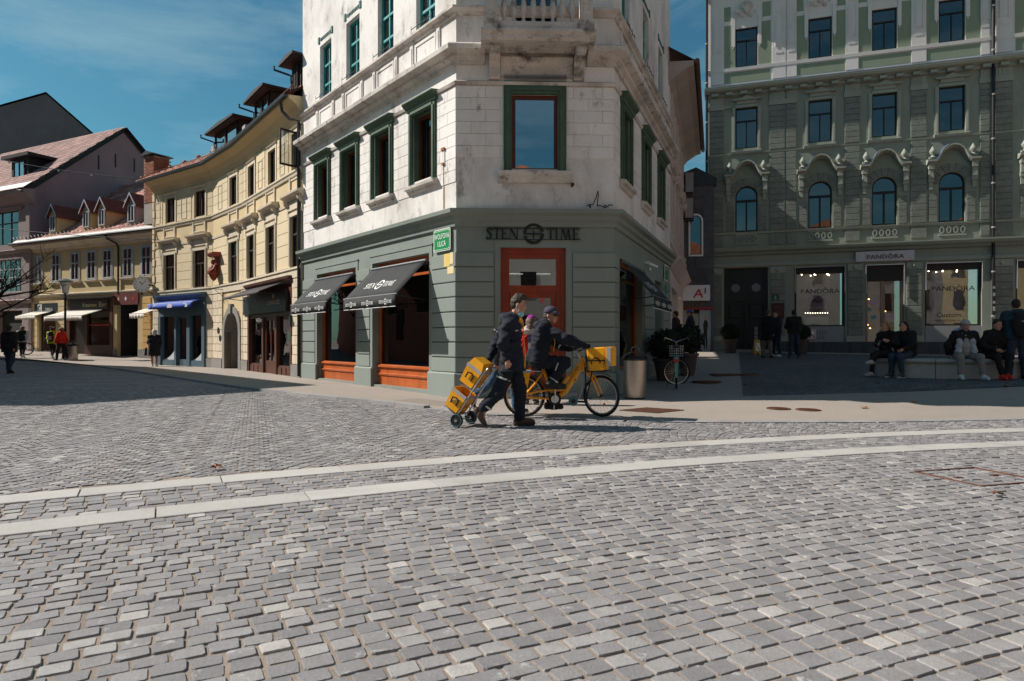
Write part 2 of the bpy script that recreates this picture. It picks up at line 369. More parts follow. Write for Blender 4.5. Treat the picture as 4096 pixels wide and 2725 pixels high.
for band, rr in ((0, list(rows(30.425, 102, -1))), (1, list(rows(30.757, 6, 1)))):
    for ri, r in enumerate(rr):
        if band: r = 30.757+(ri+.5)*.1067
        a = R(62)+(.5*ALONG/r if ri % 2 else 0)+rs.uniform(-.0005, .0005)
        while a < R(138):
            w = ALONG*rs.uniform(.95, 1.05); da = w/r; am = a+da/2; a += da
            x, y = CC.x+r*math.cos(am), CC.y+r*math.sin(am)
            if not inview(x, y): continue
            g = rs.uniform(.006, .016)
            setts.append((x, y, -math.sin(am), math.cos(am), w-g, PITCH*(1.083 if band else 1)-rs.uniform(.002, .007), rs.uniform(-.004, .003)))
# segmental arcs beyond the upper pale band
ang = math.atan2(30.4, -12.0); ex = Vector((math.sin(ang), -math.cos(ang))); ey = Vector((math.cos(ang), math.sin(ang))); Wd = 1.2; pt = .092
for cidx in range(-16, 14):
    for row in range(45, 215):
        n = 12
        for k in range(n):
            s_ = (((k+.5+(.5 if row % 2 else 0)) % n)/n-.5)*Wd*1.0+rs.uniform(-.004, .004); bend = .34*(1-(2*s_/Wd)**2); q = ex*(cidx*Wd+s_)+ey*(row*pt+bend+(.5*pt if cidx % 2 else 0))
            x, y = q.x, q.y
            if not inview(x, y): continue
            if (Vector((x, y))-CC).length < 31.80 or not road_side(x, y): continue
            sl_ = -.34*8*s_/Wd**2; tdir = (ex+ey*sl_).normalized()
            setts.append((x, y, tdir.x, tdir.y, Wd/n*math.sqrt(1+sl_*sl_)*.95-.006, pt/math.sqrt(1+sl_*sl_*.6)-.009, rs.uniform(-.004, .003)))
setts.sort(key=lambda s: s[0]**2+s[1]**2)
square = tag(bpy.data.objects.new('square', None), 'open square of grey split-stone setts with two pale curved bands'); COL.objects.link(square); square['kind'] = 'structure'
def sett_obj(lst, name, kind=None):
    V, Fc, Cs = [], [], []
    for s_ in lst:
        x, y = s_[:2]; v, f = sett_geo(*s_, rs, y < 6.5); b = len(V); c = sett_col(rs)
        V += v; Fc += [tuple(b+i for i in q) for q in f]; Cs += [c]*len(f)
    me = bpy.data.meshes.new(name); me.from_pydata(V, [], Fc); me.materials.append(settm)
    at = me.attributes.new('col', 'FLOAT_COLOR', 'FACE'); at.data.foreach_set('color', np.array(Cs, dtype=np.float32).ravel())
    o = bpy.data.objects.new(name, me); COL.objects.link(o); o.parent = square
    if kind: o['kind'] = kind
    return o
infr = [s_ for s_ in setts if abs(s_[0]) < .785*s_[1]-.02 and s_[1] > 2.35]
near = infr[:300]; ids = set(map(id, near))
for s_ in near: sett_obj([s_], 'sett')
sett_obj([s_ for s_ in setts if id(s_) not in ids], 'sett_field', 'stuff')
# pale bands: one slab after another
for r0, r1, ph in ((30.435, 30.747, .3), (31.40, 31.708, .75)):
    n = 46; a0 = R(62); st = 1.02/r0
    for i in range(n):
        a, b = a0+(i+ph)*st+.0002, a0+(i+1+ph)*st-.0002; mid = CC+Vector((math.cos((a+b)/2), math.sin((a+b)/2)))*r0
        if not (1.5 < mid.y < 14 and abs(mid.x) < .85*mid.y+1): continue
        m = MB(); k = 4; vs = []; dz = rs.uniform(-.002, .003)
        for j in range(k+1):
            t = a+(b-a)*j/k
            for r_, z in ((r0, -.04), (r0, .002+dz), (r0+.006, .006+dz), (r1-.006, .006+dz), (r1, .002+dz), (r1, -.04)): vs.append((CC.x+r_*math.cos(t), CC.y+r_*math.sin(t), z))
        fs = [(j*6+q, (j+1)*6+q, (j+1)*6+q+1, j*6+q+1) for j in range(k) for q in range(5)]+[tuple(range(6)), tuple(range(k*6, k*6+6))[::-1]]
        m.add(vs, fs); m.build('slab', slabm, square)
# kerb stones
def kerbline(pts, ln, wd, h0, h1, name):
    for i in range(len(pts)-1):
        a, b = Vector(pts[i]), Vector(pts[i+1]); Lk = (b-a).length; n = max(1, round(Lk/ln))
        for k in range(n):
            p, q = a.lerp(b, k/n), a.lerp(b, (k+1)/n); d = (q-p).normalized(); nn = Vector((-d.y, d.x)); g = .006
            if not (abs((p.x+q.x)/2) < .85*p.y+1): continue
            m = MB(); z = gz(p.x, p.y)+h1+rs.uniform(-.003, .003); c = [p+d*g, q-d*g, q-d*g-nn*-wd, p+d*g-nn*-wd]
            m.add([(v.x, v.y, -.04+gz(v.x, v.y)) for v in c]+[(v.x, v.y, gz(v.x, v.y)+h1) for v in c], [(3, 2, 1, 0), (4, 5, 6, 7)]+[(i_, (i_+1) % 4, (i_+1) % 4+4, i_+4) for i_ in range(4)])
            m.build(name, edgem, pave)
kerbline(KERB[:7], .36, .20, 0, .010, 'edging_stone')
kerbline(KERB[6:12], .95, .14, 0, .055, 'kerb_stone')

rust = pm('rusty iron', (.15, .065, .04), .8, .3, 8, .2, .4, 90, metal=.3)
def on_ground(x, y, off=.0): return gz(x, y)+off
# framed service cover filled with setts
cov = thing('access_cover', 'rust-edged square service cover set among the setts', 'cover', (4.0, 5.8, 0))
d1 = Vector((.67, .19)).normalized(); d2 = Vector((.19, -.67)).normalized(); o0 = Vector((3.68, 5.95))
for a, d, ln in ((o0, d1, .70), (o0+d2*.62, d1, .70), (o0, d2, .62), (o0+d1*.70, d2, .62)):
    m = MB(); nn = Vector((-d.y, d.x))*.008; b = a+d*ln
    m.slab([tuple(a+nn), tuple(a-nn), tuple(b-nn), tuple(b+nn)], -.03, .009); m.build('frame_bar', rust, cov)
for t in (.2, .8):
    q = o0+d1*.70*t+d2*.31; m = MB(); m.box(q.x-.035, q.x+.035, q.y-.02, q.y+.02, -.02, .008); m.build('lifting_slot', rust, cov)
gr = thing('drain_grate', 'rusty square iron grate in the sunny pavement right of the bicycle', 'grate', (2.38, 11.1, .01))
gc = Vector((2.38, 11.1)); ga, gb = Vector((.36, .28))*.78, Vector((-.36, .26))*.78
def gp(a, b): q = gc+ga*a+gb*b; return (q.x, q.y)
m = MB(); m.slab([gp(-1, -1), gp(1, -1), gp(1, 1), gp(-1, 1)], .004, .012); m.build('plate', pm('dark iron', (.07, .055, .05), .7, .3, 9, .2, .3, 60), gr)
for i in range(11):
    t = -.92+i*.184; m = MB(); m.slab([gp(t, -1), gp(t+.06, -1), gp(t+.06, 1), gp(t, 1)], .012, .020); m.build('bar', rust, gr)
for i in range(11):
    t = -.92+i*.184; m = MB(); m.slab([gp(-1, t), gp(-1, t+.06), gp(1, t+.06), gp(1, t)], .013, .021); m.build('bar', rust, gr)
for (x, y, r_, lab) in ((4.62, 11.3, .2, 'left of two touching round rusty covers in the sunny pavement'), (5.05, 11.12, .2, 'right of two touching round rusty covers in the sunny pavement'), (4.75, 15.9, .36, 'large round iron cover in the shaded lane beyond the bin'), (5.2, 19.4, .3, 'far round iron cover in the shaded lane near the door')):
    c = thing('manhole_cover', lab, 'manhole cover', (x, y, on_ground(x, y)), group='round manhole covers')
    z = on_ground(x, y, poff(x, y)); m = MB(); m.lathe([(r_, .0), (r_, .012), (r_-.02, .016), (r_-.025, .009), (0.001, .009)], (x, y, z-.004+.04*r_), 24); m.build('rim', rust, c)
    m = MB()
    for k in range(6):
        a = k*math.pi/6; 
        m.box(x-(r_-.05), x+(r_-.05), y-(r_*.8)+k*r_*.3, y-(r_*.8)+k*r_*.3+.02, z+.005+.04*r_, z+.011+.04*r_) if k not in (0, 5) else None
    m.build('tread', rust, c)
t_ = thing('grating_panel', 'long dark iron grating in the shaded lane', 'grate', (5.9, 17.3, .2))
m = MB(); z = on_ground(5.9, 17.3, .012)
for k in range(9): m.box(5.3, 6.5, 17.1+k*.045, 17.12+k*.045, z, z+.03)
m.build('bar', rust, t_)
# tactile ribbed paving behind the trolley
tp = thing('tactile_paving', 'ribbed pale paving strip on the pavement left of the trolley', 'paving', (-1.8, 11.7, 0))
ta = Vector((-2.35, 12.75)); tb = Vector((-1.2, 11.6)); td = (tb-ta).normalized(); tn = Vector((-td.y, td.x))
for k in range(12):
    q = ta+tn*(.05+k*.05); m = MB(); b = q+td*1.55; w_ = tn*.014; z = .02+poff(q.x, q.y)-.012
    m.slab([tuple(q), tuple(q+w_), tuple(b+w_), tuple(b)], z-.02, z+.004); m.build('rib', asph, tp)
# fallen leaves
leafm = pm('dry leaf', (.30, .10, .03), .7, .3, 20, .2, .2, 60, rnd=.4)
def leaf(x, y, lab):
    z = on_ground(x, y, poff(x, y) if road_side(x, y) is False else .012)+.012; a = rs.random()*6; m = MB(); s_ = rs.uniform(.05, .085); vs = [(x, y, z+.01)]
    for k in range(10):
        r_ = s_*(1 if k % 2 else .5)*(1.25 if k == 0 else 1); vs.append((x+r_*math.cos(a+k*.628), y+r_*math.sin(a+k*.628), z+rs.uniform(-.008, .03)))
    m.add(vs, [(0, k+1, (k+1) % 10+1) for k in range(10)]); o = m.build('fallen_leaf', leafm); tag(o, lab, 'leaf', 'dry leaves on the ground')
for x, y, l_ in ((6.1, 11.3, 'dry leaf on sunlit asphalt just right of the round covers'), (7.4, 12.0, 'dry leaf at the edge of the sunlit asphalt strip'), (8.2, 14.6, 'dry leaf on dark setts midway to the bench'), (9.3, 13.9, 'dry leaf on dark setts before the blond woman'), (5.4, 15.1, 'dry leaf on dark setts near the left terrace edge'), (10.3, 13.6, 'dry leaf on dark setts before the man in the pale cap')): leaf(x, y, l_)
leaf(3.72, 5.0, 'orange leaf lying on the sunlit setts near the square cover'); leaf(-2.75, 6.05, 'small orange leaf between the two pale bands on the left')
# ------------------------------------------------------------------ corner building
white = pm('old white render', (.74, .70, .665), .85, .07, .8, .05, .18, 60, stain=[(.7, (.42, .36, .325), .47, .70, .5), (2.4, (.15, .125, .11), .57, .73, .55)])
whiteb = pm('white ashlar render', (.76, .715, .68), .85, .05, .9, .05, .18, 60, rnd=.045, stain=[(.7, (.47, .41, .37), .49, .72, .5), (3.2, (.17, .145, .13), .585, .73, .6)])
stone_d = pm('weathered stone trim', (.60, .545, .50), .85, .14, 1.2, .1, .25, 50, stain=[(1.4, (.30, .25, .22), .46, .66, .8), (3.4, (.05, .042, .038), .56, .70, 1.6)])
sooty = pm('sooty balcony stone', (.54, .485, .445), .88, .2, 1.2, .12, .3, 50, stain=[(2.2, (.032, .027, .025), .50, .66, 1.3), (6, (.55, .50, .46), .62, .72, 1)])
sage = pm('sage green paint', (.215, .245, .218), .7, .07, .7, .05, .14, 60, stain=[(1.3, (.155, .175, .155), .52, .8, .5), (6, (.29, .31, .28), .66, .76, 1)])
sageb = pm('sage green band', (.225, .255, .228), .7, .05, .7, .04, .12, 60, rnd=.03)
dgreen = pm('dark green window trim', (.062, .105, .068), .6, .18, 3, .12, .15, 40, stain=[(6, (.20, .25, .17), .66, .76, .3)])
doorw = pm('shade darkened door wood', (.26, .034, .008), .35, .2, 2.2, .12, .1, 30, coat=.15)  # same red wood as mahog; the door's shade is put into this darker colour
mahog = pm('varnished red wood', (.42, .095, .020), .42, .2, 2.2, .12, .12, 30, coat=.15, stain=[(4, (.15, .028, .008), .56, .75, .12)])
redfr = pm('dark red window wood', (.10, .022, .012), .5, .2, 3, .1, .1, 40)
teal = pm('teal window paint', (.028, .27, .27), .55, .12, 3, .1, .1, 40)
pane_sky = glass('sky pane', (.22, .27, .29), .40); pane_dim = glass('dim pane', (.42, .48, .50), .13); pane_shop = glass('shop pane', (.62, .66, .66), .12)
dark = pm('dark room', (.03, .028, .027), .9, .2, 1, .1, 0); curtain = pm('net curtain', (.36, .37, .36), .9, .08, 8, .05, .1, 40)
black = pm('black metal', (.012, .012, .013), .45, .1, 5, .1, 0); chrome = pm('steel', (.5, .5, .5), .3, .1, 6, .05, .0, metal=1)
def window(F, u0, u1, z0, z1, parent, fm, d=-.16, fw=.07, cols=(), rows=(), gm=None, cur=None, t=.06, back=True, cl=(0, 1), depth=.45):
    m = MB(F); m.box(u0, u0+fw, d, d+t, z0, z1); m.box(u1-fw, u1, d, d+t, z0, z1); m.box(u0+fw, u1-fw, d, d+t-.004, z0, z0+fw); m.box(u0+fw, u1-fw, d, d+t-.004, z1-fw, z1)
    zr = sorted([z0+fw]+[q for q in rows]+[z1-fw])
    for q in rows: m.box(u0+fw, u1-fw, d+.002, d+t+.006, q-.03, q+.03)
    for c, a, b in cols: m.box(u0+c*(u1-u0)-.022, u0+c*(u1-u0)+.022, d+.004, d+t-.002, a if a else z0+fw, b if b else z1-fw)
    w = m.build('window', fm, parent)
    g = MB(F); g.box(u0+fw*.5, u1-fw*.5, d+.012, d+.02, z0+fw*.5, z1-fw*.5); g.build('pane', gm or pane_dim, w)
    if back:
        b_ = MB(F); b_.box(u0-.05, u1+.05, d-depth-.05, d-depth, z0-.05, z1+.05)
        for (a, c) in ((u0-.06, u0-.01), (u1+.01, u1+.06)): b_.box(a, c, d-depth, d-.01, z0-.05, z1+.05)
        b_.box(u0-.06, u1+.06, d-depth, d-.01, z1+.01, z1+.06); b_.box(u0-.06, u1+.06, d-depth, d-.01, z0-.06, z0-.01)
        b_.build('room', dark, w)
    if cur:
        c_ = MB(F)
        for (a, b) in cur:
            n = max(4, int((b-a)/.05)); pts = [(u0+fw+(u1-u0-2*fw)*(a+(b-a)*i/n), d-.09+(.018 if i % 2 else -.018)) for i in range(n+1)]
            zc = z0+fw+(z1-z0)*cl[0]; zd = z0+(z1-z0)*cl[1]-fw
            for i in range(n): c_.quad((pts[i][0], pts[i][1], zc), (pts[i+1][0], pts[i+1][1], zc), (pts[i+1][0], pts[i+1][1], zd), (pts[i][0], pts[i][1], zd))
        c_.build('curtain', curtain, w)
    return w
CL_, CR_ = (-1.16, 13.5375), (2.13, 13.667); AL_, AR_ = (-6.43, 20.025), (5.045, 20.848)
AL = Fac(*CL_, *AL_, right=False); AF = Fac(*CL_, *CR_); AR = Fac(*CR_, *AR_)
A = thing('corner_building', 'white corner building with sage green shopfront and a balcony over its door', 'building', (.5, 14.5, 0))
PATH = [AL_, CL_, CR_, AR_]
WL = [1.305, 3.215, 5.02, 6.815]; WL2 = [1.21, 3.06, 4.87, 6.64]; WR = [1.15, 3.55, 5.9]; WR2 = [1.2, 3.65, 6.0]
OPL = [(1.03, 3.72), (4.66, 7.23)]; OPR = [(.57, 3.2), (5.0, 6.15)]; DOOR = (.92, 2.29)
ZT = 13.2
def o1(c, w=.43): return (c-w, c+w, 4.80, 6.30)
def o2(c): return (c-.40, c+.40, 8.12, 9.76)
for F, nm in ((AL, 0), (AF, 1), (AR, 2)):
    hg = [(a, b, .10, 3.13) for a, b in OPL] if nm == 0 else [(DOOR[0], DOOR[1], .12, 3.14)] if nm == 1 else [(OPR[0][0], OPR[0][1], .55, 3.0), (OPR[1][0], OPR[1][1], .15, 2.9)]
    MB(F).wall(0, F.L, -.2, 3.62, hg, .30).build('ground_floor_wall', sage, A)
    hu = [o1(c) for c in WL]+[o2(c) for c in WL2] if nm == 0 else [(1.16, 2.12, 4.78, 6.33), (1.2, 2.1, 7.4, 10.0)] if nm == 1 else [o1(c) for c in WR]+[o2(c) for c in WR2]
    MB(F).wall(0, F.L, 3.6, ZT, hu, .24).build('upper_wall', white, A)
m = MB(); m.quad((*AL_, -.2), (*AR_, -.2), (*AR_, ZT), (*AL_, ZT)); m.build('rear_wall', white, A)
m = MB(); m.slab([AL_, CL_, CR_, AR_], ZT+.3, ZT+.5); m.build('roof', pm('grey sheet roof', (.2, .2, .2), .6), A)
# mouldings that run round all three faces
m = MB(); m.ring(PATH, [(-.02, 3.55), (.05, 3.57), (.06, 3.66), (.12, 3.70), (.13, 3.78), (.22, 3.83), (.23, 3.91), (.02, 3.95), (-.02, 3.95)]); m.build('shopfront_cornice', sage, A)
m = MB(); m.ring(PATH, [(-.02, 6.50), (.05, 6.51), (.07, 6.57), (.03, 6.60), (-.02, 6.60)]); m.build('string_course', stone_d, A)
CORN = [(-.02, 6.92), (.05, 6.93), (.06, 7.00), (.14, 7.05), (.15, 7.10), (.30, 7.15), (.31, 7.24), (.27, 7.28), (.02, 7.33), (-.02, 7.33)]
pa, pb = AF.p(.60, 0, 0)[:2], AF.p(2.72, 0, 0)[:2]
m = MB(); m.ring([AL_, CL_, pa], CORN); m.build('main_cornice', stone_d, A)
m = MB(); m.ring([pb, CR_, AR_], CORN); m.build('main_cornice', stone_d, A)
m = MB(AF); m.sweep([(-.02, 6.66), (.03, 6.68), (.05, 6.9), (.12, 7.02), (.13, 7.06), (.05, 7.16), (-.02, 7.16)], .92, 2.43); m.build('cove', sooty, A)
m = MB(); m.ring(PATH, [(-.02, 7.94), (.05, 7.96), (.07, 8.02), (.14, 8.06), (.14, 8.11), (.02, 8.14), (-.02, 8.14)]); m.build('sill_course', stone_d, A)
m = MB(); m.ring(PATH, [(-.02, 12.7), (.06, 12.75), (.15, 12.9), (.4, 13.1), (.42, 13.25), (.02, 13.5), (-.02, 13.5)]); m.build('eaves_cornice', stone_d, A)
# plinth and rusticated bands
ZB = [.53, .85, 1.17, 1.48, 1.80, 2.11, 2.42, 2.73, 3.04]
piers = {0: [(-.02, .90), (3.86, 4.52), (7.37, 8.36)], 1: [(-.02, .78), (2.43, 3.31)], 2: [(-.02, .44), (3.33, 4.87), (6.28, 7.75)]}
plf = {0: [(-.04, 1.03), (3.72, 4.66), (7.23, 8.36)], 1: [(-.04, .92), (2.29, 3.33)], 2: [(-.04, 5.0), (6.15, 7.75)]}
for k, F in ((0, AL), (1, AF), (2, AR)):
    for (a, b) in plf[k]:
        m = MB(F); m.box(a, b, -.05, .065, -.2, .50); m.quad((a, .065, .50), (b, .065, .50), (b, .03, .53), (a, .03, .53)); m.build('plinth', sageb, A)
    for (a, b) in piers[k]:
        for i in range(len(ZB)-1): piece('band', F, a, b, ZB[i]+.014, ZB[i+1]-.014, -.01, .032, sageb, A)
    for (a, b, z0, z1) in ([(p, q, .1, 3.13) for p, q in OPL] if k == 0 else [(DOOR[0], DOOR[1], .12, 3.14)] if k == 1 else []):
        m = MB(F); w = .12; e = .018
        m.box(a-w, a, -.01, e, .53, z1); m.box(b, b+w, -.01, e, .53, z1); m.box(a-w, b+w, -.01, e+.001, z1, z1+.17); m.box(a-w-.02, b+w+.02, -.01, .035, z1+.17, z1+.20); m.build('opening_trim', sage, A)
# ashlar blocks, each with its own joint
def ashlar(F, z0, n, hb, skips, u0, u1, wb, ph):
    for r in range(n):
        za, zb = z0+r*hb, z0+(r+1)*hb; u = u0-(wb*.5 if (r+ph) % 2 else 0)
        while u < u1-.02:
            a, b = max(u, u0), min(u+wb, u1); u += wb; segs = [(a, b)]
            for (s0, s1, t0, t1) in skips:
                if t0 < (za+zb)/2 < t1:
                    ns = []
                    for (p, q) in segs:
                        if q <= s0 or p >= s1: ns.append((p, q))
                        else:
                            if p < s0-.03: ns.append((p, s0))
                            if q > s1+.03: ns.append((s1, q))
                    segs = ns
            for (p, q) in segs:
                if q-p > .04: piece('stone_block', F, p+.005, q-.005, za+.006, zb-.006, -.01, .014, whiteb, A)
ashlar(AL, 4.50, 8, .25, [(c-.57, c+.57, 4.5, 6.6) for c in WL], 0, 8.30, .60, 0)
ashlar(AF, 5.00, 6, .25, [(.985, 2.295, 4.5, 6.7)], 0, AF.L, .612, 1)
ashlar(AR, 4.75, 7, .25, [(c-.57, c+.57, 4.5, 6.6) for c in WR], 0, 7.7, .75, 0)
# first-floor windows with green surrounds
def surround(F, c, w=.43, cap=True):
    m = MB(F); z0, z1 = 4.72, 6.30; a, b = c-w, c+w; j = .12
    for (p, q, e) in ((a-j, a, .06), (b, b+j, .06)): m.box(p, q, -.02, e, z0, z1+j); m.box(p+.03, q-.03, e, e+.022, z0, z1+.03)
    m.box(a, b, -.02, .06, z1, z1+j); m.box(a-.03, b+.03, .06, .082, z1+.03, z1+j-.03)
    if cap:
        m.sweep([(-.02, 6.40), (.09, 6.42), (.10, 6.48), (.17, 6.53), (.20, 6.57), (.20, 6.60), (-.02, 6.63)], a-j-.08, b+j+.08)
    m.box(a-.002, a+.012, -.235, -.02, z0, z1); m.box(b-.012, b+.002, -.235, -.02, z0, z1); m.box(a, b, -.235, -.02, z1-.012, z1+.002)
    s_ = m.build('window_surround', dgreen, A)
    m = MB(F); m.sweep([(-.02, 4.52), (.05, 4.54), (.07, 4.60), (.14, 4.63), (.15, 4.69), (-.02, 4.73)], a-j-.07, b+j+.07); m.build('sill', stone_d, s_)
for i, c in enumerate(WL):
    surround(AL, c); window(AL, c-.43, c+.43, 4.74, 6.30, A, redfr, -.20, .075, gm=pane_dim if i else pane_dim, cur=[(0, 1)], cl=(0, .72))
for i, c in enumerate(WR):
    surround(AR, c); window(AR, c-.43, c+.43, 4.74, 6.30, A, redfr, -.20, .075, gm=pane_dim)
m = MB(AF); a, b = 1.16, 2.12; j = .17
for (p, q) in ((a-j, a), (b, b+j)): m.box(p, q, -.02, .05, 4.73, 6.33+.27); m.box(p+.04, q-.04, .05, .075, 4.73, 6.40)
m.box(a, b, -.02, .05, 6.33, 6.60); m.box(a-.13, b+.13, .05, .075, 6.40, 6.46); s_ = m.build('window_surround', dgreen, A)
m = MB(AF); m.sweep([(-.02, 4.46), (.06, 4.49), (.08, 4.58), (.15, 4.63), (.16, 4.71), (-.02, 4.735)], .87, 2.41); m.build('sill', stone_d, s_)
window(AF, 1.16, 2.12, 4.735, 6.33, A, redfr, -.10, .075, gm=pane_sky)
# second-floor windows: teal casements, pigeon rails, notched ornament above
for F, cs, gm in ((AL, WL2, pane_dim), (AR, WR2, pane_dim)):
    for c in cs:
        w = window(F, c-.40, c+.40, 8.13, 9.76, A, teal, -.17, .06, cols=((.5, None, None),), rows=(9.18, 8.62), gm=gm, cur=[(0, .42), (.58, 1)])
        m = MB()
        for z in (8.22,): m.tube([F.p(c-.42, .12, z), F.p(c+.42, .12, z)], .009, 5)
        for k in range(4): m.tube([F.p(c-.42+k*.28, .12, 8.30), F.p(c-.42+k*.28, .12, 8.14), F.p(c-.42+k*.28, .0, 8.14)], .006, 4)
        m.build('pigeon_rail', black, A)
        for k in range(8): 
            m = MB(F); q = c-.36+k*.09; m.box(q, q+.05, -.01, .02, 9.90, 9.98); m.build('ornament_tile', pm('teal ornament', (.07, .15, .13), .8, .2, 8, .2), A)
        for q in (c-.50, c+.40):
            m = MB(F); m.box(q, q+.10, -.01, .025, 9.86, 10.04); m.build('ornament_tile', MATS['teal ornament'], A)
for F, cs, u1 in ((AL, WL2, 8.3), (AR, WR2, 7.7), (AF, [1.65], 3.3)):
    for c in cs:
        for q in (c-.62, c+.50):
            if F is AF: q += (-.55 if q < c else .55)
            m = MB(F); m.box(q, q+.13, -.01, .035, 7.36, 7.95); m.box(q+.035, q+.095, .035, .048, 7.45, 7.86); m.build('panel_strip', white, A)
        if F is not AF:
            m = MB(F); m.box(c-.44, c+.44, -.01, .02, 7.42, 7.48); m.box(c-.44, c+.44, -.01, .02, 7.84, 7.90); m.box(c-.44, c-.38, -.01, .02, 7.48, 7.84); m.box(c+.38, c+.44, -.01, .02, 7.48, 7.84); m.build('panel_frame', white, A)
# balcony
BZ = 7.16
m = MB(AF); m.sweep([(-.02, BZ), (.66, BZ), (.70, BZ+.05), (.70, BZ+.10), (.76, BZ+.14), (.76, BZ+.20), (-.02, BZ+.21)], .52, 2.80); bal = m.build('balcony', sooty, A)
m = MB(AF); m.box(.62, 2.70, .48, .70, BZ+.21, BZ+.36); m.build('balustrade_plinth', sooty, bal)
prof = [(.05, 0), (.05, .04), (.035, .06), (.03, .09), (.06, .17), (.072, .24), (.06, .32), (.035, .46), (.03, .56), (.045, .62), (.05, .66)]
for k in range(8):
    m = MB(); p = AF.p(.98+k*.194, .59, BZ+.36); m.lathe([(r_, h*1.15) for r_, h in prof], p, 12); m.build('baluster', sooty, bal, smooth=True)
for c in (.72, 2.62):
    m = MB(AF); m.box(c-.15, c+.15, .44, .74, BZ+.21, BZ+.42); m.box(c-.12, c+.12, .47, .71, BZ+.42, BZ+1.2); m.box(c-.07, c+.07, .71, .722, BZ+.5, BZ+1.1); m.build('balustrade_pier', sooty, bal)
m = MB(AF); m.box(.55, 2.8, .45, .74, BZ+1.12, BZ+1.28); m.build('handrail', sooty, bal)
m = MB(AF)
for (p, q, s0, s1) in ((.98, 2.36, .14, .18), (.98, 2.36, .50, .54), (.98, 1.02, .18, .50), (2.32, 2.36, .18, .50)): m.box(p, q, s0, s1, BZ-.02, BZ+.005)
m.build('soffit_frame', sooty, bal)
m = MB()
for k in range(9):
    a = (k-4)*.09; m.ball(AF.p(1.67+a, .34+.03*math.sin(k*2.1), BZ-.005), (.05, .035, .02), 8)
m.build('soffit_ornament', sooty, bal, smooth=True)
for c in (.80, 2.55):
    m = MB(AF); w = .11
    pts = [(.0, 6.62), (.06, 6.62), (.13, 6.72), (.12, 6.85), (.17, 6.95), (.38, 7.02), (.50, 7.10), (.50, BZ), (0, BZ)]
    n = len(pts); m.add([(c-w, d, z) for d, z in pts]+[(c+w, d, z) for d, z in pts], [tuple(range(n)), tuple(range(n, 2*n))[::-1]]+[(i, (i+1) % n, (i+1) % n+n, i+n) for i in range(n)])
    br = m.build('bracket', sooty, bal)
    m = MB(AF)
    for i in range(5): m.box(c-.07+.02*(i % 2), c+.07-.02*(i % 2), .10, .155-.01*i, 6.66+i*.05, 6.70+i*.05)
    m.box(c-.09, c+.09, .40, .53, 7.00, 7.12); m.build('acanthus_leaf', sooty, br, kind='stuff')
bdoor = window(AF, 1.2, 2.1, 7.4, 10.0, A, teal, -.15, .07, cols=((.5, None, None),), rows=(8.2, 9.3), gm=pane_dim)
m = MB(AF); 
for k in range(44): m.box(1.0+k*.03, 1.004+k*.03, .02, .10, 6.635, 6.72)
m.build('pigeon_spikes', pm('grey spike', (.25, .27, .3), .5), A, kind='stuff')
m = MB()
for F, n in ((AL, 120), (AF, 60), (AR, 110)):
    for k in range(n):
        u = (k+.5)*F.L/n; q = random.uniform(-.02, .02); a = F.p(u, .03, 3.94); b = F.p(u+q, .03+random.uniform(0, .06), 4.07); dx = .0022
        m.add([(a[0]-dx, a[1], a[2]), (a[0]+dx, a[1], a[2]), b], [(0, 1, 2)])
m.build('cornice_spikes', MATS['grey spike'], A, kind='stuff')
# entrance door
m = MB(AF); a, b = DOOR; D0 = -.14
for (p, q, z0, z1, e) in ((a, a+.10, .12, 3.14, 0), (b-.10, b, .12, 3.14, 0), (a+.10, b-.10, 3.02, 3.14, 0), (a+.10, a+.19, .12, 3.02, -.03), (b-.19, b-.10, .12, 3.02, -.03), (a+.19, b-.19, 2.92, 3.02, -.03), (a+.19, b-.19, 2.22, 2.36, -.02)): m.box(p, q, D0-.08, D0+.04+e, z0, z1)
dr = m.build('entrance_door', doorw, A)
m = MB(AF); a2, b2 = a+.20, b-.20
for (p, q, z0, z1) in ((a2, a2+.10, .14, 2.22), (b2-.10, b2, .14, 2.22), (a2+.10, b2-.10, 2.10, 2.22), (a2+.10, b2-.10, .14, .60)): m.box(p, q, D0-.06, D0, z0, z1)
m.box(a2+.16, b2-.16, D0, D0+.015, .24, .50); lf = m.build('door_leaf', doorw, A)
m = MB(AF); m.box(a2+.09, b2-.09, D0-.04, D0-.03, .58, 2.12); m.build('pane', glass('door glass', (.3, .33, .33), .2), lf)
m = MB(AF); m.box(a+.18, b-.18, D0-.04, D0-.03, 2.34, 2.94); m.build('transom_pane', glass('transom pane', (.25, .28, .28), .3), dr)
m = MB(); m.tube([AF.p(b2-.05, D0+.01, 1.0), AF.p(b2-.05, D0+.07, 1.0), AF.p(b2-.05, D0+.07, 1.45), AF.p(b2-.05, D0+.01, 1.45)], .012, 6); m.build('handle', chrome, lf)
m = MB(AF); m.box(a2+.14+.5, a2+.14+.60, D0-.025, D0-.02, 2.0, 2.09); m.build('no_entry_sticker', pm('red white sticker', (.6, .1, .09), .5), lf)
m = MB(AF); m.box(a+.52, a+.82, D0-.06, D0-.05, 2.37, 2.52); m.build('paper_notice', pm('white paper', (.75, .75, .73), .8), dr)
m = MB(AF); m.box(.7, 2.5, -.05, .22, -.1, .12); m.build('doorstep', pm('door step stone', (.3, .29, .27), .8, .15, 2), A)
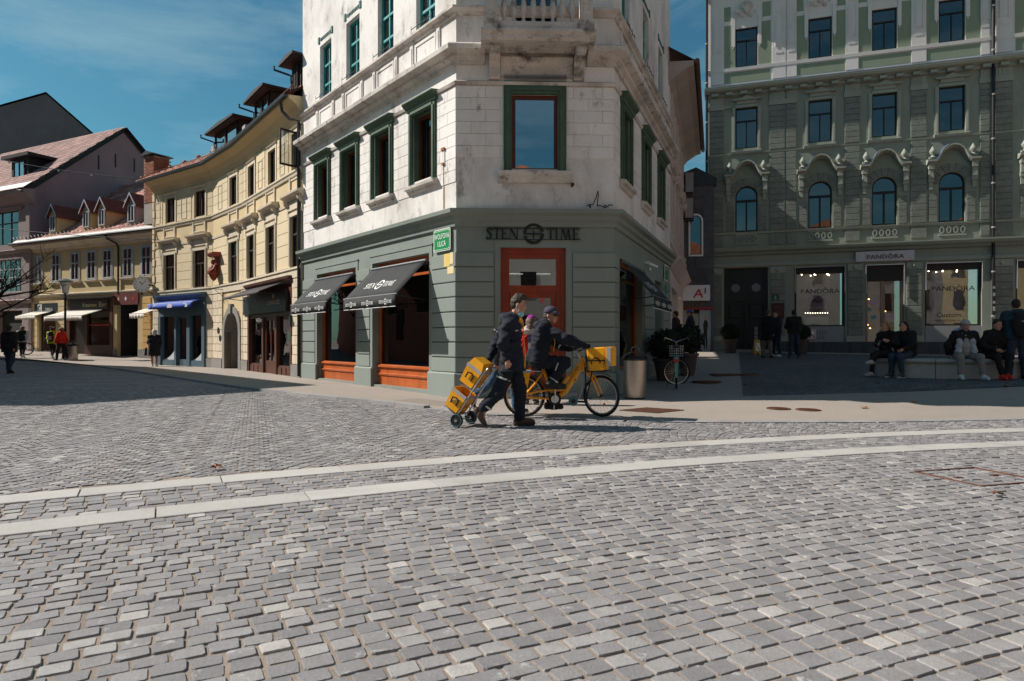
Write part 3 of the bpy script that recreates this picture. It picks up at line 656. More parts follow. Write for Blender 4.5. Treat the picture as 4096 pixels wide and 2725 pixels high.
# shop windows: frame, panelled stall riser, pane, room behind
roomw = pm('shop wall', (.10, .085, .075), .8, .1, 1); roomf = pm('shop floor', (.12, .09, .07), .6, .1, 2)
def shopwin(F, a, b, zs, z1, d=-.25, riser=True, zb=.10):
    m = MB(F); fw = .085
    for (p, q, r0, r1) in ((a, a+fw, zb, z1), (b-fw, b, zb, z1), (a+fw, b-fw, z1-.10, z1), (a+fw, b-fw, zs-.05, zs)): m.box(p, q, d, d+.08, r0, r1)
    m.box(a+fw, b-fw, d+.01, d+.06, z1-.42, z1-.36); m.box(a+fw+.02, a+fw+.05, d+.08, d+.10, zb, z1-.1); m.box(b-fw-.05, b-fw-.02, d+.08, d+.10, zb, z1-.1)
    s_ = m.build('shop_window', mahog, A)
    if riser:
        m = MB(F); m.box(a+.01, b-.01, d-.02, d+.12, zb, zs-.05); m.sweep([(d+.1, zs-.26), (d+.15, zs-.24), (d+.16, zs-.20), (d+.12, zs-.18), (d+.1, zs-.18)], a+.01, b-.01)
        m.sweep([(d+.1, zs-.05), (d+.17, zs-.04), (d+.17, zs+.0), (d+.1, zs+.03)], a+.01, b-.01); m.build('stall_riser', mahog, s_)
    m = MB(F); m.box(a+fw*.6, b-fw*.6, d+.03, d+.04, zs-.02, z1-.05); m.build('pane', pane_shop, s_)
    return s_
for a, b in OPL: shopwin(AL, a, b, .58, 3.13)
shopwin(AR, *OPR[0], .60, 3.0, riser=False, zb=.55)
m = MB(AR); m.box(OPR[1][0], OPR[1][1], -.28, -.22, .15, 2.9); m.build('side_door', pm('dark slate door', (.05, .055, .06), .6), A)
m = MB(AL); d0, d1 = -.32, -2.6
m.quad((.75, d1, .45), (7.6, d1, .45), (7.6, d1, 3.3), (.75, d1, 3.3)); m.quad((.75, d0, .45), (.75, d1, .45), (.75, d1, 3.3), (.75, d0, 3.3)); m.quad((7.6, d0, .45), (7.6, d1, .45), (7.6, d1, 3.3), (7.6, d0, 3.3)); m.quad((.75, d0, 3.3), (7.6, d0, 3.3), (7.6, d1, 3.3), (.75, d1, 3.3))
m.quad((4.1, d0, .45), (4.1, d1, .45), (4.1, d1, 3.3), (4.1, d0, 3.3)); rm = m.build('shop_room', roomw, A)
m = MB(AL); m.quad((.75, d0, .46), (7.6, d0, .46), (7.6, d1, .46), (.75, d1, .46)); m.build('shop_floor', roomf, A)
m = MB(AF); m.quad((.6, -2.2, .12), (2.7, -2.2, .12), (2.7, -2.2, 3.2), (.6, -2.2, 3.2)); m.quad((.6, -.3, .12), (2.7, -.3, .12), (2.7, -2.2, .12), (.6, -2.2, .12)); m.quad((.6, -.3, .12), (.6, -2.2, .12), (.6, -2.2, 3.2), (.6, -.3, 3.2)); m.quad((2.7, -.3, .12), (2.7, -2.2, .12), (2.7, -2.2, 3.2), (2.7, -.3, 3.2)); m.quad((.6, -.3, 3.2), (2.7, -.3, 3.2), (2.7, -2.2, 3.2), (.6, -2.2, 3.2)); m.build('entrance_room', roomw, A)
m = MB(AR); m.quad((.3, -1.5, .4), (3.4, -1.5, .4), (3.4, -1.5, 3.1), (.3, -1.5, 3.1)); m.quad((.3, -.3, .5), (3.4, -.3, .5), (3.4, -1.5, .5), (.3, -1.5, .5)); m.quad((3.4, -.3, .4), (3.4, -1.5, .4), (3.4, -1.5, 3.1), (3.4, -.3, 3.1)); m.quad((.3, -.3, 3.1), (3.4, -.3, 3.1), (3.4, -1.5, 3.1), (.3, -1.5, 3.1)); m.build('side_shop_room', dark, A)
lampm = emit('shop strip light', (1, .93, .8), 5)
for k, (u, d) in enumerate(((1.5, -1.2), (2.6, -1.2), (5.3, -1.2), (6.4, -1.2))):
    m = MB(AL); m.box(u-.35, u+.35, d-.02, d+.02, 3.22, 3.25); m.build('strip_light', lampm, rm)
for u in (1.25, 2.0):
    m = MB(AF); m.box(u-.22, u+.22, -1.4, -1.37, 2.72, 2.745); m.build('strip_light', lampm, A)
# window display
tealbox = pm('teal display card', (.16, .42, .38), .6); tbl = pm('black lacquer', (.015, .015, .016), .3)
dt = thing('display_table', 'black display plinth with teal watch stands behind the nearer shop window', 'display stand', AL.p(1.9, -.8, .46))
m = MB(AL); m.box(1.25, 2.3, -1.05, -.5, .46, 1.02); m.build('plinth_block', tbl, dt)
for k, u in enumerate((1.36, 1.62, 1.86, 2.12)):
    m = MB(AL); h = (.34, .16, .36, .22)[k]; m.box(u-.06, u+.06, -.82, -.76, 1.02, 1.02+h); m.prism([(u-.06, 1.02+h), (u+.06, 1.02+h), (u+.04, 1.06+h), (u-.04, 1.06+h)], -.82, -.76); m.build('watch_stand', tealbox, dt)
ps = thing('fashion_poster', 'tall dark poster of a seated woman inside the nearer shop window', 'poster', AL.p(1.6, -1.9, .5))
m = MB(AL); m.box(1.15, 2.05, -1.96, -1.92, 1.3, 2.95); m.build('panel', pm('poster brown', (.06, .035, .03), .4, .3, 2), ps)
skinp = pm('printed skin', (.40, .20, .13), .6); m = MB()
m.ball(AL.p(1.52, -1.90, 2.45), (.11, .11, .16), 12); m.tube([AL.p(1.52, -1.9, 2.3), AL.p(1.55, -1.9, 2.1), AL.p(1.62, -1.9, 1.7)], [.06, .16, .2], 8); m.tube([AL.p(1.4, -1.89, 1.9), AL.p(1.32, -1.88, 2.15), AL.p(1.42, -1.88, 2.32)], .05, 6); m.build('printed_figure', skinp, ps, smooth=True)
sc_ = thing('display_screen', 'small lit screen with blue and green picture behind the farther shop window', 'screen', AL.p(6.2, -.9, 1.1))
m = MB(AL); m.box(6.0, 6.55, -.92, -.88, 1.45, 1.9); m.build('case', black, sc_)
m = MB(AL); m.box(6.03, 6.52, -.88, -.875, 1.48, 1.87); m.build('picture', emit('screen blue', (.12, .45, .75), .9), sc_)
m = MB(AL); m.box(6.03, 6.52, -.875, -.872, 1.48, 1.60); m.build('picture_lower', emit('screen green', (.1, .5, .15), .6), sc_)
m = MB(AL); m.box(6.2, 6.35, -.92, -.88, .46, 1.45); m.build('stem', black, sc_)
# ------------------------------------------------------------------ lettering for the jeweller's sign
def sten_letters():
    """heavy roman capitals with slab ends as (x, y) polygons, cap height 1"""
    out = []
    def bar(x0, x1, y0, y1): out.append([(x0, y0), (x1, y0), (x1, y1), (x0, y1)])
    x = 0.0
    def Sx(x):
        c = [(.50, .80), (.44, .90), (.32, .96), (.20, .93), (.13, .83), (.14, .72), (.22, .62), (.36, .52), (.47, .40), (.48, .26), (.40, .12), (.27, .05), (.13, .08), (.05, .20)]
        for i in range(len(c)-1):
            (x0, y0), (x1, y1) = c[i], c[i+1]; dx, dy = x1-x0, y1-y0; l_ = math.hypot(dx, dy); w = .05+.035*math.sin(math.pi*i/(len(c)-2)); nx, ny = -dy/l_*w, dx/l_*w
            out.append([(x+x0+nx, y0+ny), (x+x0-nx, y0-ny), (x+x1-nx*1.05, y1-ny*1.05), (x+x1+nx*1.05, y1+ny*1.05)])
        bar(x+.46, x+.53, .74, .96); bar(x+.02, x+.09, .02, .27); return .62
    def T(x): bar(x, x+.62, .91, 1); bar(x+.25, x+.39, 0, .91); bar(x+.16, x+.48, 0, .05); bar(x, x+.05, .80, .91); bar(x+.57, x+.62, .80, .91); return .66
    def Ex(x): bar(x+.06, x+.20, .05, .92); bar(x, x+.52, .92, 1); bar(x, x+.56, 0, .08); bar(x+.20, x+.44, .47, .54); bar(x+.40, x+.45, .40, .61); bar(x+.47, x+.52, .80, .92); bar(x+.51, x+.56, .08, .23); return .66
    def Nx(x):
        bar(x+.08, x+.13, .04, .92); bar(x, x+.24, 0, .05); out.append([(x+.05, 1), (x+.22, 1), (x+.78, 0), (x+.64, 0)]); bar(x+.71, x+.78, .02, .95); bar(x+.60, x+.90, .95, 1); bar(x, x+.1, .95, 1); return .96
    def I(x): bar(x+.08, x+.22, .04, .96); bar(x, x+.30, .96, 1); bar(x, x+.30, 0, .04); return .40
    def Mx(x):
        out.append([(x+.10, .02), (x+.16, .02), (x+.26, 1), (x+.20, 1)]); out.append([(x+.20, 1), (x+.36, 1), (x+.60, .0), (x+.52, .0)]); out.append([(x+.52, 0), (x+.58, 0), (x+.80, 1), (x+.74, 1)])
        out.append([(x+.72, 1), (x+.84, 1), (x+.98, 0), (x+.84, 0)]); bar(x+.02, x+.26, 0, .05); bar(x+.74, x+1.08, 0, .05); return 1.12
    x = 0
    for f in (Sx, T, Ex, Nx): x += f(x)+.03
    lw = x; polys_l = list(out); out.clear(); x = 0
    for f in (T, I, Mx, Ex): x += f(x)+.03
    return polys_l, lw, list(out), x
PL, PLW, PR, PRW = sten_letters()
def sten_logo(F, u, z, h, dn, dep, mapf=None, mb=None, slant=0):
    """STEN (ring) TIME centred at (u, z); mapf may bend it onto another surface"""
    m = mb or MB(F); sg = 1 if F.right else -1; rg = h*.92
    def q(x, y): return (u+sg*(x+slant*y), z+y)
    def poly(pts):
        pp = [q(*p) for p in pts]
        if mapf: m.add([mapf(a, c) for a, c in pp], [tuple(range(len(pp)))])
        else: m.prism(pp, dn, dn+dep)
    gap = rg+h*.28
    for p in PL: poly([(-gap-(PLW-x)*h, (y-.5)*h) for x, y in p])
    for p in PR: poly([(gap+x*h, (y-.5)*h) for x, y in p])
    n = 28; w = h*.24
    for i in range(n):
        a, b = 2*math.pi*i/n, 2*math.pi*(i+1)/n
        if i in (0, n//2): continue
        poly([(rg*math.cos(a), rg*math.sin(a)), (rg*math.cos(b), rg*math.sin(b)), ((rg-w)*math.cos(b), (rg-w)*math.sin(b)), ((rg-w)*math.cos(a), (rg-w)*math.sin(a))])
    poly([(-rg*.88, .0), (-rg*.80, .06*h), (rg*.80, .06*h), (rg*.88, -.04*h), (rg*.8, -.06*h), (-rg*.8, -.06*h)])
    poly([(0, .5*h), (.07*h, 0), (0, -.55*h), (-.07*h, 0)])
    return m
blk = pm('black sign metal', (.010, .010, .011), .35, .1, 5, .1, 0); whitep = pm('white print', (.78, .77, .75), .7, .04, 6, .04, 0)
sg = thing('shop_sign', 'black metal STEN TIME letters and ring logo over the red entrance door', 'sign', AF.p(1.6, .05, 3.3))
o = sten_logo(AF, 1.61, 3.42, .235, .03, .03).build('letters', blk, sg)
m = MB(AF); m.box(.62, 2.60, .034, .048, 3.298, 3.312); m.box(.70, 2.60, .034, .048, 3.522, 3.534); m.build('mounting_rail', blk, sg)
# ---- awnings
canvas = pm('charcoal canvas', (.028, .029, .031), .85, .18, 4, .1, .15, 120, stain=[(14, (.12, .11, .10), .72, .78, 1)]); grey_bar = pm('grey awning bar', (.16, .16, .17), .45, metal=.4)
def awning(F, u0, u1, zt, zf, dp, val, label, cm, logo=True, vallogo=3, textm=None, tex=None, scallop=0, group=None, barm=None, sag=0.0):
    t = thing('awning', label, 'awning', F.p((u0+u1)/2, 0, zt), group=group)
    def cp(u, s_): return (u, .06+(dp-.06)*s_, zt+(zf-zt)*s_-sag*math.sin(math.pi*s_))
    m = MB(F); n = 8
    for i in range(n):
        for j in range(6):
            a, b = u0+(u1-u0)*i/n, u0+(u1-u0)*(i+1)/n; s0, s1 = j/6, (j+1)/6
            m.quad(cp(a, s0), cp(b, s0), cp(b, s1), cp(a, s1))
    cv = m.build('canvas', cm, t, smooth=2); so_ = cv.modifiers.new('thick', 'SOLIDIFY'); so_.thickness = .006
    m = MB(); m.tube([F.p(u0-.03, dp+.015, zf), F.p(u1+.03, dp+.015, zf)], .022, 8); m.build('front_bar', barm or grey_bar, t, smooth=True)
    m = MB(); m.tube([F.p(u0-.02, .06, zt+.02), F.p(u1+.02, .06, zt+.02)], .035, 8); m.build('roller', barm or grey_bar, t, smooth=True)
    for u in (u0+.06, u1-.06):
        m = MB(); m.tube([F.p(u, .02, zf-.1), F.p(u, dp, zf-.02)], .014, 6); m.build('arm', black, t)
    m = MB(F); n = 24 if scallop else 16
    def vb(u): return zf-.02-val+(scallop*abs(math.sin(math.pi*(u-u0)/(.22)))if scallop else 0)
    for i in range(n*2 if scallop else n):
        k = n*2 if scallop else n; a, b = u0+(u1-u0)*i/k, u0+(u1-u0)*(i+1)/k; w0, w1 = .012*math.sin(a*23), .012*math.sin(b*23)
        m.quad((a, dp+.03, zf-.01), (b, dp+.03, zf-.01), (b, dp+.03+w1, vb(b)), (a, dp+.03+w0, vb(a)))
    vl = m.build('valance', cm, t, smooth=2); so_ = vl.modifiers.new('thick', 'SOLIDIFY'); so_.thickness = .004
    if logo:
        ln = math.hypot(dp-.06, zt-zf)
        def mf(a, c): s_ = .62-(c/ln); q = cp(a, s_); return (q[0], q[1]+.006, q[2]+.008)
        sten_logo(F, (u0+u1)/2, 0, .17, 0, 0, mapf=mf).build('printed_logo', whitep, cv)
    for k in range(vallogo):
        u = u0+(u1-u0)*(k+.5)/vallogo
        sten_logo(F, u, zf-.03-val*.5, .07, dp+.047, .001).build('printed_logo', whitep, vl)
    if not scallop and logo:
        m = MB(F); m.box(u0, u1, dp+.025, dp+.036, zf-.02-val-.012, zf-.02-val); m.build('valance_trim', whitep, vl)
    if tex:
        m = MB(F); m.text(tex[0], (u0+u1)/2, zf-.02-val*.78, tex[1], dp+.045, w=tex[2]); m.build('printed_text', textm, vl)
    return t
awning(AL, 1.10, 3.66, 2.95, 2.20, .78, .24, 'black canvas STEN TIME awning nearest the street corner', canvas, group='black jeweller awnings')
awning(AL, 4.72, 7.17, 2.95, 2.20, .78, .24, 'black canvas STEN TIME awning nearest the yellow building', canvas, group='black jeweller awnings')
awning(AR, .62, 3.15, 2.90, 2.17, .70, .24, 'black canvas STEN TIME awning over the shaded side window', canvas, group='black jeweller awnings')
# ---- street name plates, notices
enam = pm('green enamel', (.015, .26, .085), .3, .05, 4, .03, 0, spec=.5, coat=.4)
sn = thing('street_name_sign', 'green enamel WOLFOVA ULICA street plate on the sage corner', 'sign', AL.p(.46, .04, 3.1))
def rrect(u0, u1, z0, z1, r, n=5):
    pts = []
    for cx, cz, a0 in ((u1-r, z1-r, 0), (u0+r, z1-r, 90), (u0+r, z0+r, 180), (u1-r, z0+r, 270)):
        pts += [(cx+r*math.cos(R(a0+90*k/n)), cz+r*math.sin(R(a0+90*k/n))) for k in range(n+1)]
    return pts
m = MB(AL); m.prism(rrect(.14, .79, 3.10, 3.57, .05), .036, .052); m.build('plate', whitep, sn)
m = MB(AL); m.prism(rrect(.155, .775, 3.115, 3.555, .045), .052, .055); m.build('enamel_field', enam, sn)
m = MB(AL)
for (a, b, c, d) in ((.20, .73, 3.135, 3.143), (.20, .73, 3.527, 3.535), (.17, .178, 3.18, 3.49), (.752, .76, 3.18, 3.49)): m.box(a, b, .055, .057, c, d)
for (a, c) in ((.175, 3.14), (.735, 3.14), (.175, 3.51), (.735, 3.51)): m.box(a, a+.022, .055, .057, c, c+.022)
m.text('WOLFOVA', .465, 3.365, .115, .058, w=.72); m.text('ULICA', .465, 3.205, .115, .058, w=.72); m.build('lettering', whitep, sn)
ylw = pm('yellow paper', (.68, .50, .16), .8, .06, 9); ylp = pm('pale yellow paper', (.70, .58, .32), .8, .06, 9)
for i, (a, b, c, d, mt, lab) in enumerate(((.19, .41, 2.76, 3.03, ylw, 'bright yellow paper notice under the street plate'), (.06, .185, 2.80, 3.04, ylp, 'pale narrow notice right of the yellow one under the street plate'), (.04, .28, 2.60, 2.75, ylp, 'pale yellow double notice, lowest under the street plate'))):
    m = MB(AL); m.box(a, b, .034, .037, c, d); o = m.build('paper_notice', mt); tag(o, lab, 'notice', 'paper notices on the corner')
sr = thing('house_number_sign', 'small green street plate at the far end of the shaded side wall', 'sign', AR.p(6.9, .04, 3.0))
m = MB(AR); m.prism(rrect(6.45, 7.1, 3.02, 3.5, .05), .036, .05); m.build('plate', whitep, sr); m = MB(AR); m.prism(rrect(6.48, 7.07, 3.05, 3.47, .04), .05, .053); m.build('enamel_field', enam, sr)
m = MB(AR); m.text('ULICA', 6.775, 3.34, .07, .055); m.text('1', 6.775, 3.12, .13, .055); m.build('lettering', whitep, sr)
sr = thing('house_number_sign', 'smaller green number plate low on the shaded side wall', 'sign', AR.p(6.9, .04, 2.6))
m = MB(AR); m.prism(rrect(6.6, 6.95, 2.62, 2.92, .03), .036, .05); m.build('plate', enam, sr); m = MB(AR); m.text('1', 6.775, 2.70, .14, .052); m.build('lettering', whitep, sr)
cam_ = thing('security_camera', 'white security camera on the shaded side wall above the awning', 'camera', AR.p(3.6, .05, 3.2))
m = MB(AR); m.box(3.55, 3.62, .0, .1, 3.2, 3.26); m.build('mount', whitep, cam_); m = MB(); m.tube([AR.p(3.58, .1, 3.2), AR.p(3.75, .28, 3.12)], .035, 8); m.build('housing', whitep, cam_); m = MB(); m.ball(AR.p(4.0, .04, 3.1), .045); m.build('sensor', whitep, cam_)
rr_ = thing('rusty_bracket', 'rust-stained iron plate on the white wall by the street corner', 'bracket', AL.p(.45, .02, 4.9))
m = MB(AL); m.box(.40, .50, .01, .03, 4.95, 5.25); m.build('plate', white, rr_); m = MB(AL); m.box(.39, .51, .02, .05, 5.24, 5.30); m.box(.41, .49, .02, .05, 4.93, 4.98); m.box(.44, .46, .012, .02, 4.0, 4.93); m.build('rust', pm('rust streak', (.30, .11, .04), .9, .3, 9), rr_)
pp_ = thing('drain_spout', 'short black pipe stub under the balcony window', 'pipe', AF.p(2.42, .05, 4.4)); m = MB(); m.tube([AF.p(2.42, .0, 4.44), AF.p(2.42, .13, 4.44)], .032, 10); m.build('stub', black, pp_)
cw = thing('cable_coil', 'black cable coil on the sage cornice right of the door', 'cable', AF.p(3.0, .1, 3.95)); m = MB(); m.tube([AF.p(2.7+.5*i/20+.05*math.sin(i), .12+.04*math.cos(i*1.3), 3.99+.03*math.sin(i*1.7)+(.3*math.exp(-((i-8)/1.5)**2))) for i in range(21)], .011, 5); m.build('loop', black, cw)
# ------------------------------------------------------------------ yellow curved building
yel = pm('ochre yellow render', (.61, .475, .275), .85, .07, .6, .05, .15, 50, stain=[(1.2, (.42, .30, .14), .6, .8, .5)])
yelb = pm('pale yellow render', (.66, .54, .355), .85, .06, .7, .05, .15, 50, rnd=.035, stain=[(1.4, (.50, .38, .20), .62, .8, .6)])
cream = pm('cream stone trim', (.60, .52, .40), .85, .12, 1.2, .08, .2, 50, stain=[(1.8, (.28, .23, .18), .60, .78, .6)])
brownw = pm('dark brown window wood', (.035, .022, .018), .55); greyw = pm('grey painted wood', (.42, .44, .46), .7, .12, 4, .1, .2, 40, stain=[(8, (.22, .22, .22), .62, .72, .5)])
gutter = pm('dark sheet gutter', (.022, .026, .028), .45, .2, 3, .1, .1); tilem = pm('clay roof tile', (.34, .135, .085), .85, .22, 1.2, .25, .3, 30, attr='col', stain=[(2.5, (.13, .065, .05), .60, .74, 1)])
shopbr = pm('brown shopfront wood', (.085, .030, .018), .5, .2, 2, .12, .15, 30); shopbl = pm('blue grey shopfront paint', (.075, .125, .155), .55, .08, 2, .06, .1, 40)
stone_g = pm('grey plinth stone', (.22, .205, .19), .85, .15, 2, .12, .3, 40)
def tile_roof(name, F, u0, u1, d0, z0, slope, run, parent, tw=.2, tl=.32, keep=None, seed=1, cols=((.40, .17, .11), (.33, .13, .085), (.24, .10, .075), (.46, .22, .15))):
    """clay tiles laid in courses up a pitched roof: d falls from d0, z rises with slope; one mass of small tiles"""
    r_ = random.Random(seed); V = []; Fc = []; Cs = []; n = int(run/tl/math.cos(math.atan(slope)))+1; nu = int(abs(u1-u0)/tw)+1; cs = math.cos(math.atan(slope)); sn = math.sin(math.atan(slope))
    for i in range(n):
        for k in range(nu):
            a = u0+(k+(.5 if i % 2 else 0))*tw*(1 if u1 > u0 else -1); s0 = i*tl*.92; s1 = s0+tl; cu = a; cd = d0-s0*cs
            if keep and not keep(cu, cd): continue
            j = r_.uniform(-.006, .006); hh = .028; g = .006; w = tw*(1 if u1 > u0 else -1)
            P_ = []
            for (uu, ss, up) in ((a+g, s0, hh+j), (a+w-g, s0, hh+j), (a+w-g, s1, .004), (a+g, s1, .004), (a+g, s0, j-.004), (a+w-g, s0, j-.004)):
                P_.append(F.p(uu, d0-ss*cs+up*sn*-0, z0+ss*sn+up))
            mid1 = F.p(a+w/2, d0-s0*cs, z0+s0*sn+hh+j+.018); mid2 = F.p(a+w/2, d0-s1*cs, z0+s1*sn+.016)
            b = len(V); V += P_+[mid1, mid2]; Fc += [(b, b+6, b+7, b+3), (b+6, b+1, b+2, b+7), (b+4, b+5, b+1, b+6), (b+4, b+6, b)]
            c = r_.choice(cols); q = r_.uniform(.8, 1.15); Cs += [(c[0]*q, c[1]*q, c[2]*q, 1)]*4
    me = bpy.data.meshes.new(name); me.from_pydata(V, [], Fc); me.materials.append(tilem); at = me.attributes.new('col', 'FLOAT_COLOR', 'FACE'); at.data.foreach_set('color', np.array(Cs, dtype=np.float32).ravel())
    o = bpy.data.objects.new(name, me); COL.objects.link(o); o['kind'] = 'stuff'; return adopt(o, parent)
BL_, BM1, BM0, BR_ = (-16.98, 30.8625), (-12.75, 27.81), (-10.38, 25.19), (-6.43, 20.025)
B1 = Fac(*BR_, *BM0, right=False); BM = Fac(*BM0, *BM1, right=False); B2 = Fac(*BM1, *BL_, right=False)
B = thing('yellow_curved_building', 'yellow building with a bowed front and red tiled roof next to the white corner house', 'building', (-11, 25.5, 0))
BPATH = [BL_, BM1, BM0, BR_]
# windows: (facade, centre, half width)
TOPW = [(B1, .53, .40), (B1, 2.95, .40), (B1, 5.40, .40), (BM, 1.07, .40), (B2, 1.05, .44), (B2, 3.60, .42)]
FSTW = [(B1, .63, .46), (B1, 3.10, .46), (B1, 5.45, .46), (BM, 1.07, .46), (B2, 1.10, .48), (B2, 3.68, .48)]
ARCH = (.42, 1.98)
for F in (B1, BM, B2):
    h = [(c-w, c+w, 6.62, 7.74) for f, c, w in TOPW if f is F]+[(c-w, c+w, 3.52, 5.14) for f, c, w in FSTW if f is F]
    if F is BM: h.append((ARCH[0], ARCH[1], -.3, 2.34))
    if F is B1: h.append((.95, 5.72, -.3, 3.05))
    if F is B2: h.append((.55, 4.52, -.3, 2.9))
    MB(F).wall(0, F.L, -.3, 8.3, h, .22).build('wall', yel, B)
m = MB(); m.ring(BPATH, [(-.02, 8.05), (.02, 8.06), (.06, 8.22), (.20, 8.42), (.42, 8.56), (.46, 8.60), (.46, 8.66), (-.02, 8.70)]); m.build('eaves_cove', yel, B)
m = MB(); m.ring(BPATH, [(.40, 8.66), (.42, 8.60), (.50, 8.575), (.57, 8.61), (.585, 8.70), (.56, 8.70), (.50, 8.64), (.45, 8.66)]); m.build('gutter', gutter, B)
m = MB(); m.ring(BPATH, [(-.02, 6.36), (.05, 6.38), (.07, 6.46), (.10, 6.49), (.10, 6.54), (-.02, 6.56)]); m.build('sill_course', cream, B)
m = MB(); m.ring(BPATH, [(-.02, 3.16), (.05, 3.18), (.06, 3.42), (.10, 3.44), (.10, 3.50), (-.02, 3.515)]); m.build('base_course', cream, B)
m = MB(); m.ring(BPATH, [(-.02, 5.50), (.04, 5.51), (.05, 5.60), (-.02, 5.62)]); m.build('string_course', cream, B)
for k, (F, c, w) in enumerate(TOPW):
    m = MB(F); j = .10
    for p, q in ((c-w-j, c-w), (c+w, c+w+j)): m.box(p, q, -.01, .035, 6.56, 7.74+j)
    m.box(c-w, c+w, -.01, .035, 7.74, 7.84); m.sweep([(0, 7.86), (.06, 7.87), (.09, 7.92), (0, 7.95)], c-w-j-.03, c+w+j+.03); m.build('window_surround', cream, B)
    window(F, c-w, c+w, 6.62, 7.74, B, brownw, -.12, .05, cols=((.5, None, None),), gm=pane_dim, cur=[(0, .5)] if k % 2 else [(.5, 1)])
for k, (F, c, w) in enumerate(FSTW):
    m = MB(F); j = .12
    for p, q in ((c-w-j, c-w), (c+w, c+w+j)): m.box(p, q, -.01, .04, 3.52, 5.14+j); m.box(p+.03, q-.03, .04, .055, 3.6, 5.2)
    m.box(c-w, c+w, -.01, .04, 5.14, 5.26); m.box(c-w-j, c+w+j, -.01, .045, 5.34, 5.60); s_ = m.build('window_surround', cream, B)
    m = MB(F); m.sweep([(-.01, 5.62), (.10, 5.64), (.12, 5.70), (.24, 5.76), (.25, 5.82), (-.01, 5.86)], c-w-.36, c+w+.36); m.build('hood', cream, s_)
    for p in (c-w-.24, c+w+.12):
        m = MB(F); pts = [(0, 5.16), (.04, 5.16), (.06, 5.30), (.05, 5.42), (.16, 5.55), (.20, 5.64), (0, 5.64)]; n = len(pts)
        m.add([(p, d, z) for d, z in pts]+[(p+.12, d, z) for d, z in pts], [tuple(range(n)), tuple(range(n, 2*n))[::-1]]+[(i, (i+1) % n, (i+1) % n+n, i+n) for i in range(n)]); m.build('console', cream, s_)
    window(F, c-w, c+w, 3.52, 5.14, B, brownw, -.12, .05, cols=((.5, 3.57, 4.55),), rows=(4.58,), gm=pane_dim, cur=[(0, 1)] if k in (1, 3, 4) else [(.0, .35), (.7, 1)])
# banded render between the windows, each course its own strip
for F, spans in ((B1, [(1.30, 2.42), (3.78, 4.78), (6.14, 6.48)]), (BM, [(.02, .42), (1.72, 3.50)]), (B2, [(.02, .42), (1.78, 3.0), (4.35, 5.2)])):
    for (a, b) in spans:
        for i in range(5): piece('render_band', F, a, b, 3.53+i*.39+.01, 3.53+(i+1)*.39-.01, -.01, .018, yelb, B)
        for i in range(4): piece('render_band', F, a, b, 6.58+i*.36+.01, 6.58+(i+1)*.36-.01, -.01, .018, yelb, B)
        if b-a > .8:
            c = (a+b)/2; m = MB(F); m.box(c-.24, c-.21, .017, .035, 6.66, 7.66); m.box(c+.21, c+.24, .017, .035, 6.66, 7.66); m.box(c-.21, c+.21, .017, .035, 6.66, 6.69); m.box(c-.21, c+.21, .017, .035, 7.63, 7.66); m.build('panel_frame', cream, B)
for F, c, w in FSTW:
    m = MB(F)
    for p in (c-w-.05, c+w-.05): m.box(p, p+.10, -.01, .05, 5.92, 6.36)
    m.box(c-w+.05, c+w-.05, -.01, .03, 5.95, 6.0); m.box(c-w+.05, c+w-.05, -.01, .03, 6.28, 6.33); m.build('apron_panel', cream, B)
for i in range(12):
    piece('quoin', B2, 5.0-(.0 if i % 2 else -.06), 5.215, 3.55+i*.38, 3.55+(i+1)*.38-.05, -.01, .06, yelb, B)
# ground-floor stone blocks beside the shops and the gateway
crb = pm('cream ashlar', (.60, .50, .37), .85, .06, .8, .06, .2, 50, rnd=.05, stain=[(1.6, (.42, .34, .25), .6, .8, .6)])
def blocks(F, a, b, n, w, z0=.45, h=.30):
    for r_ in range(n):
        u = a-(w/2 if r_ % 2 else 0)
        while u < b-.02:
            p, q = max(u, a), min(u+w, b); u += w
            if q-p > .05: piece('rusticated_block', F, p+.008, q-.008, z0+r_*h+.01, z0+(r_+1)*h-.01, -.01, .045, crb, B)
blocks(B1, 0, .86, 9, .55); blocks(B1, 5.82, 6.48, 9, .5); blocks(BM, .0, .14, 9, .5); blocks(BM, 2.30, 3.5, 9, .55); blocks(B2, 0, .5, 9, .5); blocks(B2, 4.56, 5.2, 9, .5)
for F, a, b in ((B1, 0, .9), (B1, 5.78, 6.5), (BM, 0, .12), (BM, 2.32, 3.53), (B2, 0, .52), (B2, 4.54, 5.22)):
    m = MB(F); m.box(a, b, -.02, .075, -.3, .44); m.build('plinth', stone_g, B)
# arched gateway
def archpts(c, r, zs, n=14, a0=0, a1=180): return [(c+r*math.cos(R(a0+(a1-a0)*i/n)), zs+r*math.sin(R(a0+(a1-a0)*i/n))) for i in range(n+1)]
ac, ar, azs = 1.20, .78, 1.55
g_ = MB(BM); outer = [(ac+1.02, -.2), (ac+1.02, azs)]+archpts(ac, 1.02, azs)+[(ac-1.02, -.2)]; inner = [(ac+ar, -.2), (ac+ar, azs)]+archpts(ac, ar, azs)+[(ac-ar, -.2)]
n = len(outer)
for i in range(n-1):
    a, b, c, d = outer[i], outer[i+1], inner[i+1], inner[i]
    g_.add([(a[0], .07, a[1]), (b[0], .07, b[1]), (c[0], .07, c[1]), (d[0], .07, d[1]), (d[0], -.45, d[1]), (c[0], -.45, c[1]), (a[0], -.02, a[1]), (b[0], -.02, b[1])], [(0, 1, 2, 3), (3, 2, 5, 4), (0, 6, 7, 1)])
ga_ = g_.build('gateway_arch', stone_g, B)
m = MB(BM); m.prism([(ac-ar, 2.34), (ac+ar, 2.34)]+[p for p in archpts(ac, ar, azs)], -.3, -.01) if False else None
m = MB(BM); top = archpts(ac, ar, azs)
